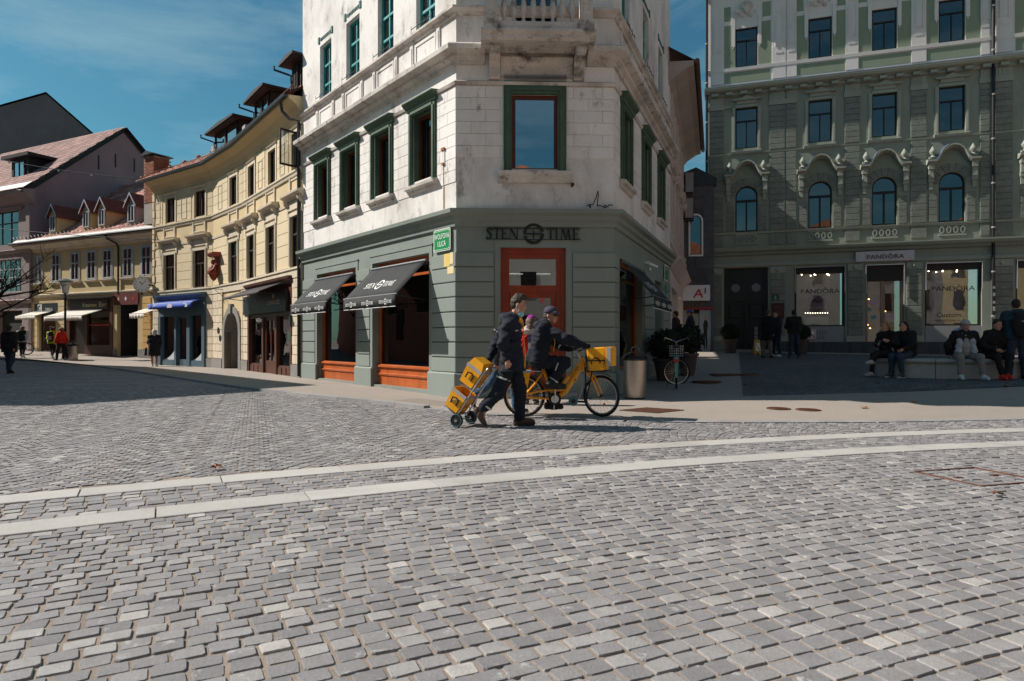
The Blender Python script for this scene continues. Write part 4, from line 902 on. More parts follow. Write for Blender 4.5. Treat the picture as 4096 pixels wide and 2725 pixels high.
for i in range(len(top)-1): m.quad((top[i][0], -.01, top[i][1]), (top[i+1][0], -.01, top[i+1][1]), (top[i+1][0], -.01, 2.40), (top[i][0], -.01, 2.40))
m.build('arch_infill', yel, ga_)
m = MB(BM); m.prism([(ac-.10, 2.28), (ac+.10, 2.28), (ac+.14, 2.66), (ac-.14, 2.66)], .0, .13); m.build('keystone', stone_g, ga_)
m = MB(BM); m.prism([(ac+ar, -.2), (ac+ar, azs)]+archpts(ac, ar, azs)+[(ac-ar, -.2)], -.55, -.48); gd = m.build('gateway_back', dark, ga_)
oak = pm('old oak', (.16, .065, .028), .7, .25, 3, .15, .2, 30)
for k in range(3):
    m = MB(BM); m.bbox(ac-ar+.04, ac-.24, -.48, -.44, .1+k*.5, .1+k*.5+.44, .02); m.build('door_panel', oak, ga_)
m = MB(BM); m.box(ac-ar, ac-.2, -.50, -.46, -.1, 1.75); m.build('door_leaf', oak, ga_)
for (u, z) in ((2.72, 1.62), (2.50, 1.30)):
    m = MB(BM); p = [(u+.13*math.cos(i*.3927), z+.13*math.sin(i*.3927)) for i in range(16)]; m.prism(p, .045, .065); m.build('round_plaque', black, B)
# brown jeweller shopfront
m = MB(B1); a, b = .90, 5.78
for (p, q, z0, z1, d0, d1) in ((a, b, 2.1, 3.12, -.14, -.02), (a, a+.16, -.2, 2.1, -.12, .05), (b-.16, b, -.2, 2.1, -.12, .05), (a+.16, b-.16, 2.02, 2.10, -.1, .0), (2.42, 2.62, -.2, 2.02, -.12, .04), (3.88, 4.06, -.2, 2.02, -.12, .04)): m.box(p, q, d0, d1, z0, z1)
m.sweep([(-.1, 3.02), (.05, 3.04), (.08, 3.12), (.18, 3.18), (.20, 3.26), (-.1, 3.30)], a-.05, b+.05); sf = m.build('brown_shopfront', shopbr, B)
for (p, q, z0) in ((a+.16, 2.42, .36), (4.06, b-.16, .36)):
    m = MB(B1); m.box(p, q, -.11, -.02, -.2, z0); n_ = 3
    for i in range(n_): m.box(p+.05+i*(q-p)/n_, p+(i+1)*(q-p)/n_-.05, -.02, .01, 0.02, z0-.07)
    m.build('stall_riser', shopbr, sf); m = MB(B1); m.box(p, q, -.09, -.08, z0, 2.02); m.build('pane', pane_shop, sf)
m = MB(B1); m.box(2.62, 2.75, -.11, -.03, 0, 2.02); m.box(3.75, 3.88, -.11, -.03, 0, 2.02); m.box(2.75, 3.75, -.11, -.03, 0, .5); m.box(2.75, 3.75, -.11, -.03, 1.9, 2.02); m.box(3.22, 3.28, -.11, -.04, .5, 1.9); dd = m.build('shop_door', shopbr, B)
m = MB(B1); m.box(2.75, 3.75, -.08, -.07, .5, 1.9); m.build('pane', pane_shop, dd)
m = MB(B1); m.quad((.9, -1.4, 0), (5.8, -1.4, 0), (5.8, -1.4, 3), (.9, -1.4, 3)); m.quad((.9, -.2, .3), (5.8, -.2, .3), (5.8, -1.4, .3), (.9, -1.4, .3)); m.quad((.9, -.2, 2.5), (5.8, -.2, 2.5), (5.8, -1.4, 2.5), (.9, -1.4, 2.5)); m.build('shop_room', roomw, B)
# butterfly poster in the near window
bp = thing('butterfly_poster', 'large pastel butterfly wing picture in the brown shop window', 'poster', B1.p(1.8, -.3, 1.2))
for k, (cx, cz, rx, rz, mt) in enumerate(((1.52, 1.5, .24, .42, (.35, .55, .75)), (2.0, 1.5, .24, .42, (.50, .45, .75)), (1.56, .82, .20, .34, (.75, .40, .60)), (1.96, .82, .20, .34, (.60, .25, .45)))):
    m = MB(B1); m.prism([(cx+rx*math.cos(i*.3927), cz+rz*math.sin(i*.3927)) for i in range(16)], -.22+k*.003, -.20+k*.003); m.build('wing', pm('wing print %d' % k, mt, .7, .35, 3), bp)
gold = pm('gold letters', (.62, .50, .26), .4, metal=.3)
zs = thing('shop_sign', 'black fascia with pale ZLATARNA CELJE lettering under the brown awning', 'sign', B1.p(3.3, .0, 2.2))
m = MB(B1); m.box(1.3, 6.2, .0, .10, 2.16, 2.84); m.build('fascia', black, zs)
m = MB(B1); m.text('ZLATARNA CELJE', 2.55, 2.42, .14, .104, w=.85); m.build('lettering', gold, zs)
m = MB(B1); m.box(2.45, 2.50, .102, .106, 2.64, 2.76); m.box(2.52, 2.57, .102, .106, 2.64, 2.76); m.box(2.59, 2.64, .102, .106, 2.64, 2.76); m.box(2.45, 2.64, .102, .106, 2.69, 2.71); m.build('emblem', gold, zs)
m = MB(B1); m.text('ZLATARNA CELJE', 4.6, 2.34, .12, .104, w=.5); m.box(4.58, 4.68, .102, .106, 2.60, 2.74); m.build('lettering', pm('dim gold', (.25, .2, .1), .5), zs)
awning(B1, 1.5, 5.9, 3.12, 2.78, .85, .06, 'dark brown awning over the brown jeweller shopfront', pm('brown canvas', (.045, .033, .035), .85, .1, 4), logo=False, vallogo=0)
# blue shopfront
m = MB(B2); a, b = .52, 4.55
for (p, q, z0, z1, d0, d1) in ((a, b, 2.30, 3.05, -.12, .10), (a, a+.22, -.2, 2.30, -.12, .12), (b-.22, b, -.2, 2.30, -.12, .12), (1.80, 2.06, -.2, 2.30, -.12, .08), (2.98, 3.14, -.2, 2.30, -.12, .08)): m.box(p, q, d0, d1, z0, z1)
m.sweep([(.0, 3.05), (.14, 3.06), (.16, 3.12), (.28, 3.20), (.30, 3.28), (.0, 3.31)], a-.08, b+.08); bf = m.build('blue_shopfront', shopbl, B)
for (p, q) in ((a+.22, 1.80), (3.14, b-.22)):
    m = MB(B2); m.box(p, q, -.11, .04, -.2, .32); m.box(p+.08, q-.08, .04, .06, .02, .26); m.build('stall_riser', shopbl, bf); m = MB(B2); m.box(p, q, -.07, -.06, .30, 2.30); m.build('pane', pane_shop, bf)
    m = MB(B2); n_ = 12; cx = p+.05
    for i in range(n_): 
        t0, t1 = i/n_, (i+1)/n_; m.quad((cx+t0*(q-p-.1), -.055, .32), (cx+t1*(q-p-.1), -.055, .32), (cx+t1*(q-p-.1), -.055, .36+.55*(1-t1)**2), (cx+t0*(q-p-.1), -.055, .36+.55*(1-t0)**2))
    m.build('frosted_decal', pm('frosted vinyl', (.5, .52, .52), .9), bf)
m = MB(B2); m.box(2.06, 2.16, -.10, -.02, 0, 2.3); m.box(2.88, 2.98, -.10, -.02, 0, 2.3); m.box(2.16, 2.88, -.10, -.02, 0, .35); m.box(2.16, 2.88, -.10, -.02, 2.2, 2.3); bd = m.build('shop_door', shopbl, B); m = MB(B2); m.box(2.16, 2.88, -.07, -.06, .35, 2.2); m.build('pane', pane_dim, bd)
m = MB(B2); m.quad((.5, -1.6, 0), (4.6, -1.6, 0), (4.6, -1.6, 3), (.5, -1.6, 3)); m.quad((.5, -.2, .28), (4.6, -.2, .28), (4.6, -1.6, .28), (.5, -1.6, .28)); m.quad((.5, -.2, 2.6), (4.6, -.2, 2.6), (4.6, -1.6, 2.6), (.5, -1.6, 2.6)); m.build('shop_room', pm('grey shop wall', (.12, .11, .10), .8), B)
ba = awning(B2, .75, 4.6, 3.0, 2.86, .5, .22, 'royal blue awning with white emblems over the blue shopfront', pm('royal blue canvas', (.035, .085, .42), .75, .08, 3), logo=False, vallogo=0, barm=pm('white awning bar', (.5, .52, .6), .4))
for k in range(3):
    m = MB(B2); u = 1.35+k*1.3
    for i in range(5): m.box(u-.22+i*.09, u-.15+i*.09, .532, .536, 2.70, 2.70+(.08, .12, .14, .12, .08)[i])
    m.box(u-.22, u+.22, .532, .537, 2.66, 2.69); m.build('white_emblem', whitep, ba)
# terracotta figure on a bracket
tc_ = pm('terracotta red', (.24, .042, .022), .6, .2, 3, .12, .2, 30)
fg = thing('wall_sculpture', 'terracotta red bust of a figure under a canopy on the yellow wall', 'sculpture', BM.p(2.9, .1, 3.7))
m = MB(BM); m.sweep([(.0, 4.66), (.30, 4.70), (.36, 4.80), (.36, 4.86), (.0, 4.88)], 2.52, 3.18); m.box(2.62, 3.08, .0, .10, 4.0, 4.68); m.build('canopy', tc_, fg)
m = MB(); p0 = BM.p(2.85, .2, 0)
m.lathe([(.02, 0), (.10, .08), (.17, .22), (.20, .27), (.27, .30), (.27, .35)], (p0[0], p0[1], 3.68), 12); m.build('corbel', tc_, fg, smooth=True)
m = MB(); m.tube([BM.p(2.85, .2, 4.02), BM.p(2.85, .22, 4.15), BM.p(2.85, .2, 4.30), BM.p(2.85, .2, 4.38)], [.20, .19, .16, .07], 10); m.ball(BM.p(2.85, .23, 4.48), (.09, .09, .12), 10); m.tube([BM.p(3.02, .2, 4.32), BM.p(3.10, .28, 4.16), BM.p(2.95, .36, 4.08)], .05, 7); m.tube([BM.p(2.68, .2, 4.32), BM.p(2.60, .28, 4.16), BM.p(2.75, .36, 4.08)], .05, 7); m.build('bust', tc_, fg, smooth=True)
# wrought iron bracket sign
ib = thing('iron_bracket', 'wrought iron hanging bracket over the arched gateway', 'bracket', BM.p(2.2, 0, 2.7))
m = MB(); m.tube([BM.p(2.2, .03, 2.75), BM.p(2.2, .03, 3.45)], .018, 6); m.tube([BM.p(2.2, .03, 3.30), BM.p(2.2, .7, 3.30)], .014, 6); m.tube([BM.p(2.2, .03, 3.0), BM.p(2.2, .35, 3.27)], .01, 6); m.build('iron_frame', rust, ib)
# roof, dormers
MAINP = lambda d: 8.72+.62*(.5-d)
def hip(u, d): return (B2.L-u)*1.0+.5 > (.5-d)*1.0 if True else True
tile_roof('roof_tiles', B1, -.0, B1.L+.3, .55, 8.70, .62, 5.6, B, keep=lambda u, d: u-.0 < B1.L+.28*(.5-d)*-.5+.4, seed=1)
tile_roof('roof_tiles', BM, -.8, BM.L+.8, .55, 8.70, .62, 5.6, B, seed=2, keep=lambda u, d: -.12*(.5-d)+.0 < u+.02 < BM.L+.18*(.5-d)+.02)
tile_roof('roof_tiles', B2, 0, B2.L+.5, .55, 8.70, .62, 5.6, B, seed=3, keep=lambda u, d: u < B2.L+.45-(.55-d)*.9)
m = MB()
for F in (B1, BM, B2): m.add([F.p(0, .5, 8.70), F.p(F.L, .5, 8.70), F.p(F.L-(3.5 if F is B2 else 0), -4.0, 11.45), F.p(0, -4.0, 11.45)], [(0, 1, 2, 3)])
m.add([B2.p(B2.L, .5, 8.70), B2.p(B2.L, -6, 8.7), B2.p(B2.L-3.5, -4, 11.45)], [(0, 1, 2)])
m.build('roof_deck', pm('old tile underlay', (.16, .07, .05), .9), B)
m = MB(); 
for k in range(10): m.ball(B2.p(B2.L+.3-k*.42, .35-k*.45, 8.86+k*.285), (.13, .13, .09), 8)
m.build('hip_tiles', pm('hip tile clay', (.36, .16, .10), .85, .2, 4), B, kind='stuff')
dwood = pm('dark dormer wood', (.022, .018, .018), .75, .2, 3, .2, .2); soff = pm('red brown soffit', (.03, .02, .018), .7)
for F, u0, u1, zt in ((B1, .02, 1.35, 10.0), (B1, 3.0, 5.4, 9.95), (BM, .3, 3.7, 9.95)):
    m = MB(F); m.box(u0+.3, u1-.3, -3.2, -.05, 8.9, zt-.06); db = m.build('dormer', dwood, B)
    m = MB(F); m.prism([(u0, zt-.02), (u1, zt-.02), (u1, zt+.05), ((u0+u1)/2, zt+.13), (u0, zt+.05)], -3.6, .32); m.build('dormer_roof', dwood, db)
    m = MB(F); m.box(u0+.08, u1-.08, -3.4, .28, zt-.055, zt-.022); m.build('soffit', soff, db)
    m = MB(); m.tube([F.p(u1+.02, .44, zt-.02), F.p(u1+.02, .44, zt-.14), F.p(u1-.25, .06, zt-.3), F.p(u1-.32, .0, zt-.34), F.p(u1-.32, .0, 9.0)], .035, 6); m.build('downpipe', gutter, db)
    w2 = (u1-u0-.8)/2
    for i in range(2): window(F, u0+.42+i*w2, u0+.38+(i+1)*w2, 9.12, 9.85, db, dwood, -.04, .05, gm=pane_sky, back=False)
m = MB(B1); m.box(6.1, 6.5, -.35, .05, 9.1, 9.45); m.build('skylight_box', chrome if False else pm('zinc sheet', (.32, .31, .31), .6, .15, 4), B)
m = MB(BM); m.box(3.2, 3.75, -.6, .02, 9.1, 9.5); m.build('skylight_box', MATS['zinc sheet'], B)
sr_ = MB()
for F in (B1, BM, B2):
    sr_.tube([F.p(0, .28, 9.02), F.p(F.L, .28, 9.02)], .012, 5)
    k = .3
    while k < F.L: sr_.tube([F.p(k, .28, 9.04), F.p(k, .42, 8.78)], .009, 4); sr_.tube([F.p(k, .28, 9.04), F.p(k, .0, 9.06)], .009, 4); k += .6
sr_.build('snow_guard', rust, B, kind='stuff')
m = MB(); m.tube([B1.p(.55, .5, 8.55), B1.p(.55, .45, 8.3), B1.p(.35, .3, 8.05), B1.p(.08, .10, 7.95), B1.p(.06, .10, .1)], .05, 8); m.build('downpipe', gutter, B, smooth=True)
# casement standing open
oc = thing('open_casement', 'brown window casement standing open at the top floor next to the white house', 'window', B1.p(.95, .1, 6.6))
m = MB(); F2 = Fac(*B1.p(.50, .02, 0)[:2], *B1.p(.36, .60, 0)[:2], right=False)
m = MB(F2); m.box(0, .05, 0, .04, 6.6, 7.72); m.box(F2.L-.05, F2.L, 0, .04, 6.6, 7.72); m.box(.05, F2.L-.05, 0, .04, 6.6, 6.66); m.box(.05, F2.L-.05, 0, .04, 7.66, 7.72); m.build('frame', brownw, oc); m = MB(F2); m.box(.05, F2.L-.05, .015, .02, 6.66, 7.66); m.build('pane', glass('clear pane', (.8, .82, .82), .12), oc)
# brick chimney
brk = pm('chimney brick', (.30, .10, .055), .9, .15, 3, .15, .3, 60, rnd=.25)
ch = thing('brick_chimney', 'red brick chimney with a sheet metal cap between the two yellow houses', 'chimney', (-18.0, 32.6, 7.5))
FC = Fac(-17.7, 32.2, -18.45, 32.65, right=False); FD = Fac(-17.7, 32.2, -17.2, 32.9)
m = MB(FC); m.box(0, FC.L, -.8, -.015, 7.0, 10.35); m.build('core', pm('mortar', (.35, .31, .27), .9), ch)
for r_ in range(30):
    for F, n_ in ((FC, 4), (FD, 4)):
        for i in range(n_):
            a = (i-(.5 if r_ % 2 else 0))*F.L/n_; p, q = max(0, a), min(F.L, a+F.L/n_)
            if 8.05+r_*.075 < 10.3: piece('brick', F, p+.006, q-.006, 8.05+r_*.075+.006, 8.05+(r_+1)*.075-.006, -.02, .004, brk, ch)
m = MB(FC); m.prism([(-.12, 10.42), (FC.L+.12, 10.42), (FC.L/2, 10.62)], -1.0, .15); m.build('cap', gutter, ch)
for u in (.05, FC.L-.05):
    m = MB(FC); m.box(u-.02, u+.02, -.05, -.01, 10.3, 10.45); m.build('cap_leg', gutter, ch)
# projecting clock
ck = thing('street_clock', 'white double-faced clock on a bracket at the corner of the yellow building', 'clock', B2.p(5.2, .5, 3.5))
cp = Vector(B2.p(5.45, .42, 3.83)); fd = Vector((.55, -.83, 0)).normalized(); sd = Vector((fd.y, -fd.x, 0))
m = MB(); ring_ = []; n = 24
def disc(off, r_, mat_, nm, th):
    m = MB(); c = cp+fd*off; up = Vector((0, 0, 1)); vs = []
    for t in (0, th):
        for i in range(n): a = 2*math.pi*i/n; vs.append(tuple(c+fd*t+sd*(r_*math.cos(a))+up*(r_*math.sin(a))))
    m.add(vs, [tuple(range(n)), tuple(range(n, 2*n))]+[(i, (i+1) % n, (i+1) % n+n, i+n) for i in range(n)]); return m.build(nm, mat_, ck)
disc(-.12, .36, pm('steel clock case', (.35, .36, .38), .35, metal=.8), 'case', .24); disc(.12, .32, whitep, 'dial', .008)
m = MB(); up = Vector((0, 0, 1))
for i in range(12):
    a = i*math.pi/6; e = sd*math.sin(a)+up*math.cos(a); t = sd*math.cos(a)-up*math.sin(a); c = cp+fd*.131; p, q = c+e*.24, c+e*.30; w = .012
    m.add([tuple(p+t*w), tuple(p-t*w), tuple(q-t*w), tuple(q+t*w)], [(0, 1, 2, 3)])
for a, l_, w in ((R(40), .17, .016), (R(-40), .24, .011)):
    e = sd*math.sin(a)+up*math.cos(a); t = sd*math.cos(a)-up*math.sin(a); c = cp+fd*.134; m.add([tuple(c+t*w), tuple(c-t*w), tuple(c-t*w+e*l_), tuple(c+t*w+e*l_)], [(0, 1, 2, 3)])
m.build('hands_and_marks', black, ck, kind='stuff')
m = MB(); m.tube([B2.p(5.15, .05, 3.8), tuple(cp)], .04, 8); m.tube([B2.p(5.15, .05, 3.4), tuple(cp-Vector((0, 0, .2)))], .02, 6); m.build('bracket', black, ck)
m = MB(); m.ball(tuple(cp-Vector((0, 0, .42))), .06); m.build('finial', black, ck); m = MB(); m.ball(tuple(cp+Vector((.1, 0, .42))), .05); m.ball(tuple(cp+Vector((-.1, 0, .42))), .05); m.build('lamp', chrome, ck)
# ------------------------------------------------------------------ lower yellow house with dormers
yel2 = pm('dull yellow render', (.60, .465, .25), .88, .08, .6, .06, .15, 50, stain=[(1.1, (.34, .255, .135), .58, .8, .5)])
yel2b = pm('dull yellow band', (.62, .49, .28), .88, .06, .8, .05, .15, 50, rnd=.04)
C0, C1 = (-17.9, 33.45), (-29.9, 39.225); Cf = Fac(*C0, *C1, right=False)
CH = thing('yellow_house', 'lower yellow house with four roof dormers left of the bowed building', 'building', (-24, 36.5, .3))
CW = [(11.38, 10.43), (9.7, 8.72), (7.86, 6.95), (6.36, 5.48), (5.0, 4.06), (3.28, 2.36), (1.75, .87)]
CWc = [((a+b)/2) for a, b in CW]
hs = [(c-.37, c+.37, 4.60, 6.12) for c in CWc]+[(9.25, 10.9, .2, 3.3), (4.05, 8.1, .2, 3.5), (2.0, 3.72, .2, 3.65), (.30, .85, .2, 2.5)]
MB(Cf).wall(-.5, 12.6, -.3, 6.6, hs, .2).build('wall', yel2, CH)
m = MB(Cf); m.quad((12.6, 0, -.3), (12.6, -8, -.3), (12.6, -8, 6.6), (12.6, 0, 6.6)); m.build('end_wall', yel2, CH)
m = MB(Cf); m.sweep([(-.02, 6.35), (.05, 6.38), (.10, 6.52), (.30, 6.66), (.42, 6.72), (.42, 6.82), (-.02, 6.86)], -.5, 12.9); m.build('eaves', cream, CH)
m = MB(); m.tube([Cf.p(-.5, .50, 6.88), Cf.p(13.0, .50, 6.88)], .07, 8); m.build('gutter', gutter, CH)
m = MB(); m.tube([Cf.p(3.95, .48, 6.84), Cf.p(3.95, .42, 6.66), Cf.p(3.55, .15, 6.40), Cf.p(3.5, .08, 6.2), Cf.p(3.5, .08, 3.7)], .05, 8); m.build('downpipe', gutter, CH, smooth=True)
m = MB(Cf); m.sweep([(-.02, 3.70), (.06, 3.72), (.10, 3.80), (.11, 3.86), (-.02, 3.90)], -.5, 12.6); m.build('string_course', cream, CH)
for i, c in enumerate(CWc):
    m = MB(Cf); w = .37
    for p, q in ((c-w-.09, c-w), (c+w, c+w+.09)): m.box(p, q, -.01, .03, 4.58, 6.21)
    m.box(c-w, c+w, -.01, .03, 6.12, 6.21); s_ = m.build('window_surround', greyw, CH)
    m = MB(Cf); m.sweep([(-.01, 4.42), (.08, 4.44), (.12, 4.50), (.12, 4.56), (-.01, 4.58)], c-w-.18, c+w+.18); m.build('sill', cream, s_)
    window(Cf, c-w, c+w, 4.60, 6.12, CH, greyw, -.02, .055, cols=((.5, None, None),), rows=(5.55,), gm=pane_dim)
for a, b in ((8.2, 9.15), (11.0, 12.55)):
    for i in range(8): piece('band', Cf, a, b, .75+i*.34+.012, .75+(i+1)*.34-.012, -.01, .025, yel2b, CH)
for i in range(8): piece('band', Cf, .95, 1.6, .75+i*.34+.012, .75+(i+1)*.34-.012, -.01, .03, pm('orange yellow band', (.58, .36, .13), .88, .06, .8, rnd=.04), CH)
for a, b in ((8.15, 9.2), (10.95, 12.6), (.9, 1.95), (3.74, 4.02)):
    m = MB(Cf); m.box(a, b, -.02, .05, -.3, .74); m.build('plinth', stone_g, CH)
# doors and shops
m = MB(Cf); m.box(9.25, 10.9, -.2, -.14, .2, 3.3); m.build('glazed_door', pm('dark green door', (.02, .03, .028), .4), CH); m = MB(Cf); m.box(9.45, 10.7, -.14, -.13, .6, 2.4); m.build('pane', pane_dim, CH)
m = MB(Cf); m.box(4.05, 8.1, -.16, .02, 2.9, 3.5); m.box(4.05, 4.3, -.16, .04, .2, 2.9); m.box(6.3, 6.5, -.16, .03, .2, 2.9); m.box(7.9, 8.1, -.16, .03, .2, 2.9); m.box(4.3, 6.3, -.16, .03, .2, .95); sf = m.build('brown_shopfront', shopbr, CH)
m = MB(Cf); m.box(4.3, 6.3, -.1, -.09, .95, 2.9); m.build('pane', pane_shop, sf); m = MB(Cf); m.box(6.5, 7.9, -.12, -.10, .35, 2.9); m.build('door_leaf', pm('dark shop door', (.025, .015, .013), .4), sf)
m = MB(Cf); m.box(4.3, 6.3, -.085, -.08, 2.02, 2.08); m.build('red_tape', pm('red tape', (.5, .04, .03), .5), sf)
m = MB(Cf); m.box(4.1, 8.0, -1.2, -1.1, .2, 3.4); m.build('shop_back', roomw, CH); m = MB(Cf); m.box(3.7, 8.5, .02, .30, 3.52, 3.58); m.build('sign_canopy', gutter, CH)
m = MB(Cf); m.box(2.0, 3.72, -1.8, -1.7, .2, 3.65); m.box(2.0, 2.04, -1.7, -.2, .2, 3.65); m.box(3.68, 3.72, -1.7, -.2, .2, 3.65); m.build('passage', dark, CH)
m = MB(Cf); m.box(.3, .85, -.2, -.15, .2, 2.5); m.build('side_door', brownw, CH)
# shop signs
for (u0, u1, z0, z1, d, mt, lab, txt) in ((9.0, 11.3, 2.86, 3.36, .03, black, 'black sign with a white square emblem over the narrow shop door', [('TOMISLAV', 9.85, 2.90, .20, .55)]), (4.4, 7.8, 2.92, 3.42, .06, pm('brown black sign', (.018, .012, .010), .5), 'dark sign with gold Krznarstvo Eber lettering on the fur shop', [('Krznarstvo', 6.0, 3.06, .22, .9), ('Eber', 4.85, 3.04, .28, .9)]), (1.85, 3.85, 3.10, 3.72, .10, pm('dark red sign', (.13, .022, .020), .6, .1, 3), 'dark red sign with three small emblems over the dark passage', [])):
    s_ = thing('shop_sign', lab, 'sign', Cf.p((u0+u1)/2, d, z0)); m = MB(Cf); m.box(u0, u1, d-.06, d, z0, z1); m.build('board', mt, s_)
    if txt:
        m = MB(Cf)
        for k, u, z, h, w in txt: m.text(k, u, z, h, d+.004, w=w)
        m.build('lettering', whitep if 'white' in lab else gold, s_, kind='stuff')
    if 'white square' in lab:
        m = MB(Cf); a = 10.75
        for p in ((a-.2, a-.15, 2.90, 3.30), (a+.15, a+.2, 2.90, 3.30), (a-.15, a+.15, 3.25, 3.30), (a-.15, a+.15, 2.90, 2.95), (a-.02, a+.05, 2.95, 3.15), (a-.12, a-.06, 3.0, 3.22)): m.box(p[0], p[1], d, d+.004, p[2], p[3])
        m.build('emblem', whitep, s_)
    if 'emblems' in lab:
        for k, (u, mt2) in enumerate(((3.45, gold), (2.85, whitep), (2.25, pm('bright red', (.6, .03, .03), .5)))):
            m = MB(Cf); m.prism([(u+(.10 if i % 2 else .055)*math.cos(i*.5236), 3.42+(.13 if i % 2 else .07)*math.sin(i*.5236)) for i in range(12)], d, d+.004); m.build('emblem', mt2, s_)
offw = pm('off white canvas', (.62, .57, .50), .85, .06, 3)
awning(Cf, 9.55, 11.5, 2.86, 2.60, .9, .22, 'off-white scalloped awning over the narrow shop door', offw, logo=False, vallogo=0, scallop=.05, group='off-white scalloped awnings')
awning(Cf, 4.9, 8.3, 2.86, 2.52, 1.1, .26, 'off-white scalloped awning with lettering over the fur shop', offw, logo=False, vallogo=0, scallop=.05, group='off-white scalloped awnings', tex=('KRZNARSTVO EBER', .15, 1.6), textm=pm('brown print', (.2, .15, .12), .8))
awning(Cf, .2, 1.3, 2.86, 2.55, .9, .24, 'small off-white awning beside the dark passage under the clock', offw, logo=False, vallogo=0, scallop=.05, group='off-white scalloped awnings')
# roof, dormers
SL = .78
tile_roof('roof_tiles', Cf, -.6, 12.9, .45, 6.86, SL, 6.5, CH, tw=.24, tl=.36, seed=5, cols=((.42, .18, .13), (.36, .16, .12), (.30, .13, .10), (.50, .26, .20)))
m = MB(Cf); m.quad((-.6, .45, 6.84), (12.9, .45, 6.84), (12.9, -4.6, 6.84+5.05*SL), (-.6, -4.6, 6.84+5.05*SL)); m.quad((-.6, -9, 6.84), (12.9, -9, 6.84), (12.9, -4.6, 6.84+5.05*SL), (-.6, -4.6, 6.84+5.05*SL)); m.build('roof_deck', MATS['old tile underlay'], CH)
m = MB(Cf); m.quad((-.6, .47, 6.90), (12.95, .47, 6.90), (12.95, .12, 6.90+.35*SL), (-.6, .12, 6.90+.35*SL)); m.build('eaves_flashing', pm('pale sheet flashing', (.5, .47, .45), .5, .1, 3), CH)
m = MB()
k = .2
while k < 12.8: m.tube([Cf.p(k, .2, 7.35), Cf.p(k+.18, .22, 7.22), Cf.p(k+.36, .2, 7.35)], .014, 4); k += .36
m.build('snow_guard', gutter, CH, kind='stuff')
for i, u in enumerate((9.75, 6.62, 5.22, 2.72)):
    zb = 7.30; d = -.15; w = .36; orange = pm('warm dormer render', (.60, .40, .20), .85) if i != 3 else pm('pinkish dormer render', (.40, .30, .28), .85)
    m = MB(Cf); m.prism([(u-w, zb), (u+w, zb), (u+w, zb+1.15), (u, zb+1.70), (u-w, zb+1.15)], -2.6, d); dm = m.build('dormer', yel2 if i < 2 else orange, CH)
    m = MB(Cf)
    for s_ in (-1, 1): m.add([(u, d+.14, zb+1.78), (u+s_*(w+.14), d+.14, zb+1.06), (u+s_*(w+.14), -2.9, zb+1.06), (u, -2.9, zb+1.78), (u, d+.14, zb+1.70), (u+s_*(w+.14), d+.14, zb+.98), (u+s_*(w+.14), -2.9, zb+.98), (u, -2.9, zb+1.70)], [(0, 1, 2, 3), (4, 5, 6, 7), (0, 1, 5, 4), (1, 2, 6, 5)])
    m.build('dormer_roof', pm('dark red tile', (.13, .042, .032), .85, .2, 6, .3, .5, 20), dm)
    m = MB(Cf)
    for s_ in (-1, 1): m.add([(u, d+.15, zb+1.80), (u+s_*(w+.15), d+.15, zb+1.06), (u+s_*(w+.15), d+.15, zb+.96), (u, d+.15, zb+1.68), (u, d+.12, zb+1.80), (u+s_*(w+.15), d+.12, zb+1.06)], [(0, 1, 2, 3), (0, 4, 5, 1)])
    m.build('barge_board', greyw, dm)
    window(Cf, u-w+.08, u+w-.08, zb+.22, zb+1.12, dm, greyw, d+.002, .07, cols=((.5, None, None),), gm=pane_dim, back=False)
# ------------------------------------------------------------------ mauve gabled house and dark gable behind
mauve = pm('mauve render', (.30, .215, .22), .9, .10, .5, .06, .2, 40, stain=[(.7, (.22, .16, .165), .5, .8, .5)]); pinkf = pm('dusty pink front', (.30, .235, .225), .88, .08, .8, stain=[(1.2, (.2, .16, .155), .58, .8, .5)])
pc = Vector((-28.3, 38.35)); gd_ = Vector((.434, .901)); ld = Vector((-.901, .434))
PG = Fac(pc.x, pc.y, pc.x+gd_.x, pc.y+gd_.y); PF = Fac(pc.x, pc.y, pc.x+ld.x, pc.y+ld.y, right=False)
PH = thing('mauve_house', 'mauve gabled house rising behind the lower yellow house', 'building', (pc.x, pc.y, .5))
m = MB(PG); m.prism([(0, -.3), (11.2, -.3), (11.2, 10.2), (5.6, 15.1), (0, 10.2)], -.3, 0); m.build('gable_wall', mauve, PH)
hf = [(1.3, 4.2, 7.0, 9.0), (1.0, 3.8, 4.1, 6.1), (.9, 3.5, .3, 3.0)]
MB(PF).wall(0, 16, -.3, 10.0, hf, .25).build('front_wall', pinkf, PH)
window(PF, 1.3, 4.2, 7.0, 9.0, PH, brownw, -.15, .06, cols=((.33, None, None), (.67, None, None)), rows=(8.3,), gm=pane_dim); window(PF, 1.0, 3.8, 4.1, 6.1, PH, greyw, -.15, .06, cols=((.3, None, None), (.7, None, None), (.15, None, None), (.85, None, None), (.5, None, None)), rows=(5.5, 5.0, 4.55), gm=pane_dim)
m = MB(PF); m.box(.9, 3.5, -.3, -.25, .3, 3.0); m.build('shop_opening', dark, PH)
m = MB(PF); m.sweep([(-.02, 9.2), (.06, 9.25), (.12, 9.4), (.5, 9.8), (.55, 10.0), (-.02, 10.1)], -.35, 16); m.sweep([(-.02, 6.4), (.08, 6.45), (.14, 6.6), (-.02, 6.66)], -.1, 16); m.sweep([(-.02, 3.4), (.1, 3.45), (.16, 3.6), (-.02, 3.66)], -.1, 16); m.build('cornices', pinkf, PH)
m = MB(PF); m.box(.0, .35, -.02, .10, 3.7, 9.3); m.box(.9, 4.6, -.02, .06, 9.0, 9.12); m.box(.8, 4.7, -.02, .12, 9.12, 9.2); m.build('corner_strip', pinkf, PH)
